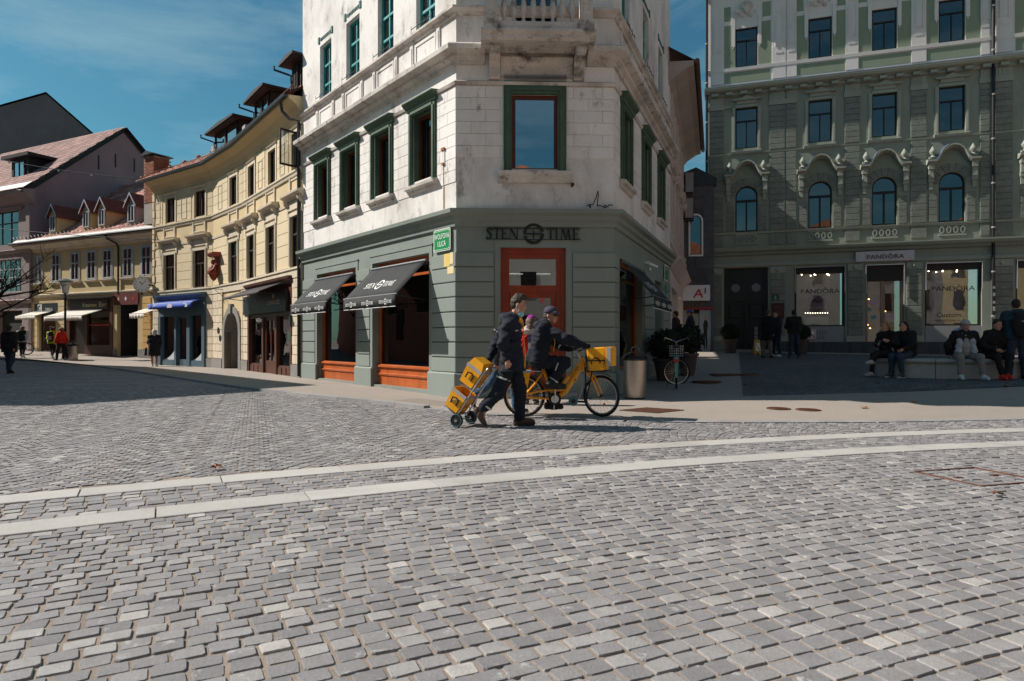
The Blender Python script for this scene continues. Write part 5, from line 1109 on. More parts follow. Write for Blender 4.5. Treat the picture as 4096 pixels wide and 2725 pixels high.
tile_roof('roof_tiles', PF, -.4, 14, .6, 10.05, .87, 6.4, PH, tw=.28, tl=.4, seed=8, cols=((.36, .20, .17), (.30, .16, .14), (.24, .13, .11)))
m = MB(PF); m.quad((-.35, .55, 10.03), (15, .55, 10.03), (15, -5.6, 15.35), (-.35, -5.6, 15.35)); m.quad((-.35, -11.6, 10.03), (15, -11.6, 10.03), (15, -5.6, 15.35), (-.35, -5.6, 15.35)); m.build('roof_deck', pm('dark roof deck', (.05, .04, .04), .9), PH)
m = MB(PG)
m.add([(-.6, .1, 9.92), (5.6, .1, 15.30), (5.6, .1, 15.05), (-.4, .1, 9.7), (-.6, -.3, 9.98), (5.6, -.3, 15.4)], [(0, 1, 2, 3), (0, 4, 5, 1)]); m.add([(11.9, .1, 9.8), (5.6, .1, 15.30), (5.6, .1, 15.05), (11.6, .1, 9.7)], [(0, 1, 2, 3)]); m.build('verge_board', black, PH)
m = MB(PF); m.box(2.2, 4.0, -3.4, -1.0, 11.1, 12.6); dm = m.build('dormer', dwood, PH); m = MB(PF); m.box(1.7, 4.6, -4.2, -.7, 12.55, 12.75); m.build('dormer_roof', dwood, dm); window(PF, 2.5, 3.7, 11.35, 12.35, dm, dwood, -.99, .07, cols=((.5, None, None),), gm=pane_sky, back=False)
m = MB(PF); m.quad((-.35, .6, 10.10), (15, .6, 10.10), (15, .1, 10.53), (-.35, .1, 10.53)); m.build('eaves_flashing', MATS['pale sheet flashing'], PH)
m = MB(PG); 
for u, z in ((3.9, 12.2), (5.0, 12.6), (6.3, 12.6)): m.box(u, u+.10, -.02, .012, z, z+.9)
m.build('wall_slits', black, PH, kind='stuff')
QH = thing('dark_gabled_house', 'tall house with a blank dark grey gable wall at the far left', 'building', (-44, 61, 0))
QF = Fac(-42.9-8.1, 60-5.86, -42.9+9.72, 60+7.03); m = MB(QF); x0 = 52.5
gq = lambda u: u
m.prism([(0, 0), (22, 0), (22, 13.7), (10, 23.9), (0, 18.2)], -8, 0); m.build('gable_wall', pm('dark grey render', (.15, .14, .145), .92, .16, .35, .08, .2, 20, stain=[(.5, (.19, .175, .175), .5, .75, .3)]), QH)
m = MB(QF); m.add([(10, .15, 24.05), (22.2, .15, 13.7), (22.2, -8.2, 13.7), (10, -8.2, 24.05)], [(0, 1, 2, 3)]); m.add([(10, .15, 24.05), (-.4, .15, 18.15), (-.4, -8.2, 18.15), (10, -8.2, 24.05)], [(0, 1, 2, 3)]); m.build('roof', gutter, QH)
# ------------------------------------------------------------------ lane: pink building, grey stone building with telecom shop
EF = Fac(5.045, 20.848, 7.75, 29.5); pk = pm('pale pink render', (.56, .46, .42), .88, .06, .8, stain=[(1.2, (.4, .32, .29), .6, .8, .5)])
EH = thing('pink_lane_building', 'pale pink building with stacked window hoods down the narrow lane', 'building', (6.4, 25.2, .5))
ew = [1.2, 3.6, 6.0, 8.2]
MB(EF).wall(0, EF.L, 0, 9.9, [(c-.4, c+.4, z, z+1.7) for c in ew for z in (4.9, 7.7)]+[(1.0, 4.2, .6, 3.0), (5.2, 8.4, .6, 3.0)], .2).build('wall', pk, EH)
m = MB(EF); m.quad((EF.L, 0, 0), (EF.L, -6, 0), (EF.L, -6, 9.9), (EF.L, 0, 9.9)); m.build('end_wall', pk, EH)
for z0, z1, d in ((3.5, 3.9, .35), (4.3, 4.6, .15), (6.9, 7.1, .1)):
    m = MB(EF); m.sweep([(-.02, z0), (.04, z0+.02), (d*.6, (z0+z1)/2), (d, z1-.06), (d, z1), (-.02, z1+.03)], 0, EF.L+.1); m.build('cornice', pk, EH)
for c in ew:
    for z in (4.9, 7.7):
        w = window(EF, c-.4, c+.4, z, z+1.7, EH, greyw, -.1, .06, cols=((.5, None, None),), rows=(z+1.2,), gm=pane_dim)
        m = MB(EF); m.box(c-.55, c-.4, -.01, .05, z-.1, z+1.8); m.box(c+.4, c+.55, -.01, .05, z-.1, z+1.8); m.box(c-.55, c+.55, -.01, .05, z+1.7, z+1.85); m.sweep([(0, z+1.95), (.12, z+2.0), (.22, z+2.12), (.22, z+2.18), (0, z+2.22)], c-.65, c+.65); m.sweep([(0, z-.25), (.1, z-.22), (.16, z-.12), (0, z-.08)], c-.6, c+.6); m.build('window_surround', pk, EH)
m = MB(EF); m.sweep([(-.02, 9.3), (.15, 9.5), (.55, 9.75), (.75, 9.8), (.75, 9.95), (-.02, 10.0)], -.3, EF.L+.8); m.build('soffit', pm('grey pink soffit', (.38, .31, .28), .9), EH)
m = MB(EF); m.quad((-.3, .85, 9.92), (EF.L+.8, .85, 9.92), (EF.L+.8, -4.5, 13.4), (-.3, -4.5, 13.4)); m.quad((-.3, -9, 9.92), (EF.L+.8, -9, 9.92), (EF.L+.8, -4.5, 13.4), (-.3, -4.5, 13.4)); m.build('roof', pm('dark red roof', (.10, .04, .03), .85, .2, 5), EH)
m = MB(); m.tube([EF.p(-.3, .85, 9.93), EF.p(EF.L+.8, .85, 9.93)], .08, 8); m.build('gutter', pm('copper gutter', (.10, .05, .03), .5), EH)
for k, (u, z) in enumerate(((8.6, 6.6), (8.9, 7.8))):
    ac_ = thing('air_conditioner', ('lower' if k == 0 else 'upper')+' air conditioning unit on the wall end above the lane', 'air conditioner', EF.p(u, .4, z), group='air conditioners in the lane')
    m = MB(EF); m.box(u-.35, u+.35, .12, .46, z, z+.85); m.build('casing', pm('grey casing', (.30, .29, .28), .6), ac_); m = MB(EF)
    for i in range(8): m.box(u-.28, u+.28, .46, .475, z+.08+i*.09, z+.12+i*.09)
    m.build('grille', black, ac_, kind='stuff')
    m = MB(EF); m.box(u-.3, u-.26, -.02, .46, z-.06, z); m.box(u+.26, u+.3, -.02, .46, z-.06, z); m.build('wall_bracket', black, ac_)
GF = Fac(7.70, 29.5, 9.0, 29.35); gst = pm('grey granite cladding', (.085, .082, .09), .8, .22, 1.6, .2, .3, 30, rnd=.14, stain=[(7, (.30, .29, .30), .68, .74, 1)])
GH = thing('granite_building', 'narrow dark granite building closing the lane with an arched window', 'building', (8.3, 29.8, .7))
MB(GF).wall(-.2, 1.4, 0, 8.2, [(.35, .85, 5.1, 6.9), (.0, 1.3, .7, 2.6)], .2).build('wall', gst, GH)
for r_ in range(9):
    for k in range(2):
        z0 = 3.35+r_*.54; a = -.2+k*.8-(.3 if r_ % 2 else 0); p, q = max(-.2, a), min(1.4, a+.8)
        if 4.6 < z0 < 6.95: segs = [(p, min(q, .27)), (max(p, .93), q)]
        else: segs = [(p, q)]
        for (s0, s1) in segs:
            if s1-s0 > .06: piece('granite_slab', GF, s0+.006, s1-.006, z0+.006, z0+.534, -.01, .02, gst, GH)
m = MB(GF); c, rr2 = .6, .25; o_ = [(.92, 5.05), (.92, 6.6)]+[(c+.32*math.cos(R(i*15)), 6.6+.32*math.sin(R(i*15))) for i in range(13)]+[(.28, 5.05)]; i_ = [(.85, 5.1), (.85, 6.6)]+[(c+.25*math.cos(R(i*15)), 6.6+.25*math.sin(R(i*15))) for i in range(13)]+[(.35, 5.1)]
for i in range(len(o_)-1): m.add([(o_[i][0], .06, o_[i][1]), (o_[i+1][0], .06, o_[i+1][1]), (i_[i+1][0], .06, i_[i+1][1]), (i_[i][0], .06, i_[i][1]), (i_[i][0], -.1, i_[i][1]), (i_[i+1][0], -.1, i_[i+1][1]), (o_[i][0], 0, o_[i][1]), (o_[i+1][0], 0, o_[i+1][1])], [(0, 1, 2, 3), (3, 2, 5, 4), (0, 6, 7, 1)])
m.box(.28, .92, 0, .06, 5.0, 5.07); aw_ = m.build('arched_window', whitep, GH); m = MB(GF); m.prism(i_, -.1, -.09); m.build('pane', pane_dim, aw_); m = MB(GF); m.prism(i_, -.16, -.14); m.build('blind', pm('grey green blind', (.20, .24, .23), .8), aw_)
m = MB(GF); m.prism([(-.4, 8.2), (1.5, 8.2), (1.5, 8.5), (.6, 9.0), (-.4, 8.6)], -4, .1); m.build('roof', gutter, GH)
m = MB(GF); m.box(0, 1.3, -.25, -.2, .7, 2.6); m.build('shop_glass', pane_dim, GH); m = MB(GF); m.box(-.1, 1.4, -1.4, -1.3, .5, 2.8); m.build('shop_back', dark, GH); m = MB(GF); m.box(-.2, 1.4, .0, .05, 2.6, 2.68); m.build('red_trim', pm('red trim', (.30, .015, .02), .5), GH)
a1 = thing('telecom_sign', 'white box sign with red A and black 1 across the lane end', 'sign', GF.p(.6, .2, 2.8))
m = MB(GF); m.box(-.2, 1.14, .06, .50, 2.98, 3.66); m.build('box', pm('white sign box', (.62, .60, .62), .5), a1)
m = MB(GF); m.text('A', .62, 3.10, .40, .504, dep=.02, slant=.12, w=1.2); m.build('letter', pm('sign red', (.45, .008, .012), .5), a1); m = MB(GF); m.text('1', .93, 3.28, .28, .504, dep=.02, w=1.3); m.build('numeral', black, a1)
pl_ = thing('standing_figure_poster', 'narrow pale poster of a standing man by the lane shop door', 'poster', GF.p(1.05, -.1, .8))
m = MB(GF); m.box(.78, 1.3, -.12, -.10, .72, 2.58); m.build('panel', pm('pale poster', (.28, .33, .36), .6), pl_)
m = MB(GF); m.prism([(.98, .8), (1.02, .8), (1.04, 1.5), (1.08, .8), (1.13, .8), (1.12, 1.6), (1.16, 1.95), (1.10, 2.12), (1.00, 2.12), (.94, 1.9), (.97, 1.6)], -.10, -.095); m.build('printed_coat', black, pl_); m = MB(GF); m.prism([(1.05+.045*math.cos(i*.63), 2.22+.07*math.sin(i*.63)) for i in range(10)], -.10, -.094); m.build('printed_face', skinp, pl_)
# ------------------------------------------------------------------ green ornate building on the right
dg = pm('grey green render', (.245, .265, .215), .85, .08, .7, .05, .15, 50, stain=[(1.2, (.16, .185, .14), .58, .8, .5)])
dgt = pm('pale green trim', (.30, .315, .265), .82, .10, 1, .06, .15, 50, stain=[(1.6, (.18, .2, .155), .6, .8, .5)])
drb = pm('rough cast block', (.185, .195, .168), .95, .15, 3, .22, .6, 26, rnd=.09)
dwh = pm('white upper render', (.66, .61, .58), .85, .06, .8, .05, .15, 50, stain=[(1.1, (.42, .39, .375), .6, .82, .5)])
dgp = pm('leaf green panel', (.235, .275, .195), .85, .06, 1); dfr = pm('black brown window wood', (.016, .012, .012), .5); lead = pm('blue grey lead', (.10, .13, .17), .5, .2, 3, metal=.2)
pane_d = glass('upper sky pane', (.12, .16, .18), .15)
Df = Fac(9.03, 30, 9.03+.95144*15.6, 30-.30782*15.6)
DH = thing('green_ornate_building', 'ornate green and white building in the shade with arched window hoods', 'building', (15, 27.6, .7))
UC = [1.66, 4.70, 7.20, 9.68, 12.9]; HW = .475
h1 = [(c-HW, c+HW, 6.12, 7.72) for c in UC]; h2 = [(c-HW, c+HW, 9.90, 11.75) for c in UC]; h3 = [(c-HW, c+HW, 13.6, 15.36) for c in UC]
hg = [(.70, 2.57, .5, 4.5), (3.66, 5.68, 1.16, 4.46), (6.46, 7.94, 1.16, 4.46), (8.70, 10.74, 1.16, 4.46), (11.9, 15.0, 1.16, 4.46)]
MB(Df).wall(0, 15.6, -.3, 5.2, hg, .30).build('ground_floor_wall', dg, DH)
MB(Df).wall(0, 15.6, 5.2, 12.5, [(c-HW, c+HW, 6.12, 8.20) for c in UC]+h2, .25).build('middle_wall', dg, DH)
MB(Df).wall(0, 15.6, 12.5, 17.2, h3, .2).build('upper_wall', dwh, DH)
m = MB(Df); m.quad((0, 0, -.3), (0, -9, -.3), (0, -9, 17.2), (0, 0, 17.2)); m.build('side_wall', dg, DH)
m = MB(Df); m.sweep([(-.1, 17.0), (.2, 17.1), (.6, 17.4), (.7, 17.6), (-.1, 18.2)], -.4, 15.6); m.build('roof_cornice', dwh, DH)
m = MB(Df); m.quad((-.3, .5, 17.7), (15.6, .5, 17.7), (15.6, -6, 21), (-.3, -6, 21)); m.build('roof', gutter, DH)
# courses
m = MB(Df); m.sweep([(-.02, 12.28), (.10, 12.32), (.12, 12.42), (.36, 12.50), (.42, 12.60), (.42, 12.66), (-.02, 12.70)], -.15, 15.6); co = m.build('main_cornice', dgt, DH)
m = MB(Df); m.quad((-.15, .43, 12.665), (15.6, .43, 12.665), (15.6, -.01, 12.86), (-.15, -.01, 12.86)); m.build('lead_flashing', lead, co)
k = .15
while k < 15.4:
    m = MB(Df); m.box(k, k+.28, -.01, .30, 12.30, 12.42); m.build('modillion', dgt, co); k += .62
m = MB(Df); m.sweep([(-.02, 5.02), (.10, 5.06), (.12, 5.16), (.26, 5.22), (.30, 5.32), (.30, 5.38), (-.02, 5.42)], -.1, 15.6); c2 = m.build('shop_cornice', dg, DH)
m = MB(Df); k = .0
while k < 15.4: m.box(k, k+.07, .0, .13, 5.06, 5.13); k += .14
m.build('dentils', dg, c2, kind='stuff')
m = MB(Df); m.sweep([(-.02, 4.52), (.06, 4.55), (.08, 4.64), (.03, 4.70), (-.02, 4.70)], -.05, 15.6); m.build('string_course', dgt, DH)
m = MB(Df); m.sweep([(-.02, 6.0), (.06, 6.02), (.08, 6.10), (-.02, 6.12)], -.02, 15.6); m.build('sill_course', dgt, DH)
m = MB(Df); m.sweep([(-.02, 9.62), (.03, 9.63), (.04, 9.70), (-.02, 9.72)], -.02, 15.6); m.build('string_course', dgt, DH)
m = MB(Df); m.sweep([(-.02, 11.74), (.07, 11.76), (.09, 11.86), (-.02, 11.9)], -.02, 1.0); m.build('string_course', dgt, DH)
m = MB(Df); m.sweep([(-.02, 13.42), (.05, 13.44), (.06, 13.58), (-.02, 13.6)], -.05, 15.6); m.build('sill_course', dwh, DH)
# rusticated piers: block over block
PIERS = [(.05, .68), (2.62, 3.28), (3.32, 3.75), (5.66, 6.27), (8.17, 8.78), (10.66, 11.02), (11.18, 11.8), (13.9, 14.5)]
for (a, b) in PIERS:
    for i in range(8): piece('rough_block', Df, a+.01, b-.01, 9.74+i*.245+.008, 9.74+(i+1)*.245-.008, -.01, .045, drb, DH)
    for i in range(13): piece('rough_block', Df, a+.01, b-.01, 6.14+i*.265+.008, 6.14+(i+1)*.265-.008, -.01, .045, drb, DH)
    piece('rough_block', Df, a+.01, b-.01, 5.5, 5.98, -.01, .045, drb, DH)
    m = MB(Df); m.box(a-.02, b+.02, -.01, .07, 11.72, 11.94); m.box(a+.02, b-.02, -.01, .06, 11.94, 12.28)
    for j in range(3): m.box(a+.12+j*.14, a+.18+j*.14, .06, .075, 11.98, 12.24)
    m.build('pilaster_cap', dgt, DH)
for (a, b) in ((0.0, .60), (2.66, 3.28), (5.78, 6.38), (8.02, 8.60), (11.06, 11.80)):
    for i in range(9): piece('rough_block', Df, a+.01, b-.01, 1.42+i*.31+.01, 1.42+(i+1)*.31-.01, -.01, .06, drb, DH)
    m = MB(Df); m.box(a, b, -.01, .07, 4.22, 4.50); m.build('pier_cap', dgt, DH); m = MB(); m.ball(Df.p((a+b)/2, .07, 4.36), (.10, .06, .10), 10); m.build('pier_boss', dgt, DH, smooth=True)
    m = MB(Df); m.box(a-.06, b+.06, -.01, .09, 1.16, 1.40); m.build('pier_base', dgt, DH)
k = 2.9
basem = pm('dark slate plinth', (.045, .046, .055), .7, .2, 3, .15, .3, 40, rnd=.3)
m = MB(Df); m.box(2.62, 15.6, -.02, .085, -.3, 1.15); m.build('plinth_core', stone_g, DH)
while k < 12.6: piece('plinth_stone', Df, k+.008, k+.172, .45, 1.14, .08, .105, basem, DH); k += .18
# first-floor arched windows with scrolled hoods
def arcw(c, r, zs, n=12): return [(c+r*math.cos(math.pi*i/n), zs+r*math.sin(math.pi*i/n)) for i in range(n+1)]
for c in UC:
    zs = 7.72; pts = arcw(c, HW, zs)
    m = MB(Df)
    for i in range(len(pts)-1): m.add([(pts[i][0], -.002, pts[i][1]), (pts[i+1][0], -.002, pts[i+1][1]), (pts[i+1][0], -.002, 8.21), (pts[i][0], -.002, 8.21), (pts[i][0], -.25, pts[i][1]), (pts[i+1][0], -.25, pts[i+1][1])], [(0, 1, 2, 3), (0, 4, 5, 1)])
    m.build('arch_infill', dg, DH)
    # frame
    m = MB(Df); d, t, fw = -.16, .06, .06; inn = arcw(c, HW-fw, zs)
    m.box(c-HW, c-HW+fw, d, d+t, 6.12, zs); m.box(c+HW-fw, c+HW, d, d+t, 6.12, zs); m.box(c-HW+fw, c+HW-fw, d, d+t, 6.12, 6.2); m.box(c-HW+fw, c+HW-fw, d, d+t+.01, 7.48, 7.58); m.box(c-.035, c+.035, d, d+t, 6.2, 7.48)
    for i in range(len(pts)-1): m.add([(pts[i][0], d+t, pts[i][1]), (pts[i+1][0], d+t, pts[i+1][1]), (inn[i+1][0], d+t, inn[i+1][1]), (inn[i][0], d+t, inn[i][1]), (inn[i][0], d, inn[i][1]), (inn[i+1][0], d, inn[i+1][1])], [(0, 1, 2, 3), (3, 2, 5, 4)])
    w = m.build('arched_window', dfr, DH); m = MB(Df); m.prism([(c+HW-.02, 6.14)]+arcw(c, HW-.02, zs)+[(c-HW+.02, 6.14)], d+.015, d+.02); m.build('pane', pane_d, w)
    m = MB(Df); m.prism([(c+HW, 6.1)]+arcw(c, HW, zs)+[(c-HW, 6.1)], -.45, -.42); m.build('room', dark, w)
    # voussoirs round the arch, jamb blocks
    for i in range(9):
        a0, a1 = R(20*i+1), R(20*(i+1)-1); m = MB(Df); r0, r1 = HW+.04, HW+.36
        m.prism([(c+r0*math.cos(a0), zs+r0*math.sin(a0)), (c+r1*math.cos(a0), zs+r1*math.sin(a0)), (c+r1*math.cos(a1), zs+r1*math.sin(a1)), (c+r0*math.cos(a1), zs+r0*math.sin(a1))], -.01, .03); m.build('voussoir', drb, DH)
    for s_ in (-1, 1):
        a, b = (c-HW-.36, c-HW-.05) if s_ < 0 else (c+HW+.05, c+HW+.36)
        for i in range(4): piece('jamb_block', Df, a, b, 6.14+i*.3+.008, 6.14+(i+1)*.3-.008, -.01, .03, drb, DH)
        bx = c+s_*(HW+.30); m = MB(Df); m.box(bx-.11, bx+.11, -.01, .22, 8.32, 8.60); m.box(bx-.09, bx+.09, -.01, .16, 7.96, 8.32); m.box(bx-.10, bx+.10, -.01, .12, 7.80, 7.96); m.box(bx-.07, bx+.07, -.01, .08, 7.50, 7.80); m.build('hood_bracket', dgt, DH)
    # hood: shoulders and raised arch
    hp = [(-.95, 8.62), (-.62, 8.62), (-.52, 8.74), (-.36, 9.04), (-.18, 9.20), (0, 9.25), (.18, 9.20), (.36, 9.04), (.52, 8.74), (.62, 8.62), (.95, 8.62)]
    m = MB(Df)
    for i in range(len(hp)-1):
        (x0, z0), (x1, z1) = hp[i], hp[i+1]
        m.add([(c+x0, -.01, z0-.10), (c+x0, .18, z0-.10), (c+x0, .34, z0), (c+x0, .34, z0+.08), (c+x0, -.01, z0+.12), (c+x1, -.01, z1-.10), (c+x1, .18, z1-.10), (c+x1, .34, z1), (c+x1, .34, z1+.08), (c+x1, -.01, z1+.12)], [(0, 1, 6, 5), (1, 2, 7, 6), (2, 3, 8, 7), (3, 4, 9, 8)]+([(0, 1, 2, 3, 4)] if i == 0 else [])+([(5, 6, 7, 8, 9)] if i == len(hp)-2 else []))
    hd = m.build('window_hood', dgt, DH, smooth=True)
    m = MB(Df)
    for i in range(len(hp)-1):
        (x0, z0), (x1, z1) = hp[i], hp[i+1]; m.quad((c+x0, .345, z0+.085), (c+x1, .345, z1+.085), (c+x1, .0, z1+.15), (c+x0, .0, z0+.15))
    m.build('lead_cover', lead, hd)
    for s_ in (-.72, .72):
        m = MB(); p = Df.p(c+s_, .12, 9.02); m.lathe([(.02, -.22), (.11, -.2), (.05, -.12), (.12, 0), (.13, .06), (.08, .15), (.02, .26)], p, 10); m.build('urn', dgt, hd, smooth=True)
        m = MB(Df); m.box(c+s_-.13, c+s_+.13, -.01, .16, 8.74, 8.84); m.build('urn_block', dgt, hd)
    # pierced balustrade panel
    m = MB(Df); m.box(c-.5, c+.5, -.01, .05, 5.55, 5.62); m.box(c-.5, c+.5, -.01, .05, 5.96, 6.02); m.build('panel_frame', dgt, DH)
    for j in range(4):
        m = MB(Df); q = c-.375+j*.25; o_ = [(q+.10*math.cos(R(i*45+22)), 5.79+.16*math.sin(R(i*45+22))) for i in range(8)]; n_ = [(q+.05*math.cos(R(i*45+22)), 5.79+.10*math.sin(R(i*45+22))) for i in range(8)]
        for i in range(8):
            k2 = (i+1) % 8; m.add([(o_[i][0], .05, o_[i][1]), (o_[k2][0], .05, o_[k2][1]), (n_[k2][0], .05, n_[k2][1]), (n_[i][0], .05, n_[i][1]), (n_[i][0], 0, n_[i][1]), (n_[k2][0], 0, n_[k2][1]), (o_[i][0], 0, o_[i][1]), (o_[k2][0], 0, o_[k2][1])], [(0, 1, 2, 3), (3, 2, 5, 4), (0, 6, 7, 1)])
        m.build('baluster_ring', dgt, DH)
    # second floor
    m = MB(Df); j = .14
    for p, q in ((c-HW-j, c-HW), (c+HW, c+HW+j)): m.box(p, q, -.01, .05, 9.78, 11.78); m.box(p+.04, q-.04, .05, .065, 9.9, 11.7)
    m.box(c-HW, c+HW, -.01, .05, 11.75, 11.88); m.box(c-.42, c+.42, -.01, .07, 11.90, 12.06); m.sweep([(-.01, 9.62), (.10, 9.66), (.12, 9.76), (-.01, 9.80)], c-.66, c+.66); s2 = m.build('window_surround', dgt, DH)
    m = MB(Df); m.prism([(c-.62, 12.06), (c+.62, 12.06), (c+.62, 12.12), (c+.28, 12.13), (c, 12.27), (c-.28, 12.13), (c-.62, 12.12)], -.01, .16); m.build('pediment', dgt, s2)
    window(Df, c-HW, c+HW, 9.90, 11.75, DH, dfr, -.14, .06, cols=((.5, None, 11.1),), rows=(11.15,), gm=pane_d, cur=None)
    # top floor
    window(Df, c-HW, c+HW, 13.6, 15.36, DH, dfr, -.12, .06, cols=((.5, None, 14.75),), rows=(14.8,), gm=pane_d)
    m = MB(Df)
    for s_ in (-1, 1):
        a, b = (c-HW-.18, c-HW) if s_ < 0 else (c+HW, c+HW+.18); m.box(a+.02, b-.02, -.01, .05, 14.55, 15.9); m.box(a+.07, b-.07, -.01, .05, 14.45, 14.55)
    m.build('hanging_strip', dwh, DH, kind='stuff')
    for (a, b, z0, z1) in ((c-HW-.55, c-HW-.02, 13.62, 15.55), (c+HW+.02, c+HW+.55, 13.62, 15.55), (c-HW-.55, c-HW-.2, 15.75, 16.4), (c+HW+.2, c+HW+.55, 15.75, 16.4), (c-1.0, c+1.0, 12.92, 13.40)):
        m = MB(Df); m.box(a, b, -.01, .008, z0, z1); m.build('green_panel', dgp, DH)
    m = MB(); p = Df.p(c, .08, 16.15); m.ball(p, (.13, .10, .18), 10)
    for i in range(9): a = R(20*i+10); m.tube([p, (p[0]+.3*math.cos(a), p[1], p[2]+.1+.3*math.sin(a))], [.06, .03], 6)
    for s_ in (-1, 1): m.ball((p[0]+s_*.42, p[1], p[2]-.12), (.13, .07, .11), 8); m.ball((p[0]+s_*.2, p[1], p[2]-.25), (.12, .07, .08), 8)
    m.build('mask_ornament', stone_d, DH, smooth=True)
for (a, b) in ((.1, .7), (2.75, 3.3), (3.35, 3.75), (5.7, 6.2), (8.2, 8.75), (10.7, 11.0), (11.2, 11.8)):
    m = MB(Df); m.box(a, b, -.01, .035, 12.9, 16.9); m.build('pilaster', dwh, DH); w = (b-a); q = (a+b)/2
    m = MB(Df); m.box(q-.17, q+.17, .03, .05, 14.35, 15.6); m.box(q-.11, q+.11, .05, .062, 14.4, 15.6); m.box(q-.03, q+.03, .062, .07, 14.45, 15.55); m.box(q-.17, q-.13, .05, .075, 14.3, 15.7); m.box(q+.13, q+.17, .05, .075, 14.3, 15.7); m.prism(arcw(q, .15, 14.0), .03, .05); m.box(q-.12, q+.12, .03, .05, 15.85, 16.2); m.build('pilaster_ornament', dwh, DH)
# drainpipe
for u in (11.10, -.06):
    m = MB(); m.tube([Df.p(u, .12, 17.2), Df.p(u, .12, .4)], .06, 8); dp_ = m.build('drainpipe', black, DH, smooth=True)
    for k in range(8): m = MB(); p = Df.p(u, .12, 2.2+k*1.8); m.lathe([(.075, -.03), (.075, .03)], p, 8); m.build('pipe_clip', pm('pale clip', (.3, .29, .28), .5), dp_)
stk = pm('torn sticker', (.42, .43, .43), .8, .3, 9, rnd=.5)
for k in range(7): m = MB(Df); z = 1.5+k*.3; m.box(11.06, 11.14, .178, .183, z, z+(.1, .16, .12, .18, .1, .14, .1)[k]); m.build('sticker', stk, DH)
# street door
m = MB(Df); m.box(.70, 2.57, -.30, -.24, .5, 4.5); m.box(.70, .86, -.24, -.16, .5, 4.5); m.box(2.41, 2.57, -.24, -.16, .5, 4.5); m.box(.86, 2.41, -.24, -.18, 3.0, 3.14); m.box(1.60, 1.68, -.24, -.16, .5, 3.0); sd_ = m.build('street_door', pm('near black door', (.014, .013, .013), .45), DH)
for q in (1.20, 2.08):
    m = MB(Df); m.prism([(q+.19*math.cos(i*.3142), 3.6+.19*math.sin(i*.3142)) for i in range(20)], -.24, -.225); m.build('round_light', pm('grey round light', (.13, .14, .16), .3), sd_)
    for k in range(3): m = MB(Df); m.box(q-.07, q+.07, -.235, -.225, 1.25+k*.2, 1.42+k*.2); m.build('paper_notice', pm('dim paper', (.22, .21, .19), .8), sd_)
    m = MB(Df); m.bbox(q-.30, q+.30, -.24, -.20, .75, 1.12, .03); m.build('door_panel', MATS['near black door'], sd_); m = MB(Df); m.bbox(q-.30, q+.30, -.24, -.205, 2.2, 2.85, .03); m.build('door_panel', MATS['near black door'], sd_)
m = MB(Df); m.box(.5, 2.8, -.05, .35, .4, .80); m.build('doorstep', stone_g, DH)
n3 = thing('house_number_sign', 'dark green number 3 plate beside the black street door', 'sign', Df.p(2.95, .08, 3.1)); m = MB(Df); m.prism(rrect(2.72, 3.02, 2.98, 3.26, .03), .062, .078); m.build('plate', pm('dark green enamel', (.02, .07, .05), .4), n3); m = MB(Df); m.text('3', 2.87, 3.08, .12, .08); m.text('ULICA', 2.87, 3.01, .035, .08); m.build('lettering', whitep, n3)
rp_ = thing('name_board', 'dark red company name board beside the black street door', 'sign', Df.p(2.95, .07, 2.2)); m = MB(Df); m.box(2.72, 3.24, .062, .09, 2.16, 2.86); m.build('board', pm('maroon board', (.055, .010, .012), .5), rp_)
m = MB(Df)
for z, w in ((2.74, .2), (2.69, .34), (2.60, .42), (2.50, .2), (2.45, .3), (2.36, .42), (2.28, .16), (2.23, .2)): m.box(2.79, 2.79+w, .09, .092, z, z+.012)
m.build('printed_line', pm('red print', (.30, .10, .08), .7), rp_, kind='stuff')
# jewellery shop windows
crown = lambda m, u, z, s_, dn: [m.prism([(u-s_, z), (u+s_, z), (u+s_*1.2, z+s_*1.3), (u+s_*.45, z+s_*.6), (u, z+s_*1.6), (u-s_*.45, z+s_*.6), (u-s_*1.2, z+s_*1.3)], dn, dn+.004)]
def pandora(F, u, z, h, dn, mt, parent, dep=0):
    m = MB(F); m.text('PANDORA', u, z, h, dn, dep=dep, w=1.18); m.build('lettering', mt, parent); V, Fc, bw = TEXT['PANDORA']; k = h/TEXT_H
    m = MB(F); crown(m, u+bw*k*1.18*.135, z+h*1.1, h*.16, dn); m.build('crown_mark', mt, parent)
silver = pm('silver trim', (.36, .36, .38), .35, metal=.6); greyp = pm('pale grey panel', (.24, .24, .25), .5, .06, 2)
shopin = pm('pale shop interior', (.26, .23, .22), .8, .15, 1.5); posterp = pm('pink jewellery poster', (.52, .36, .45), .6, .25, 2.5, stain=[(2, (.30, .38, .42), .55, .65, 1)])
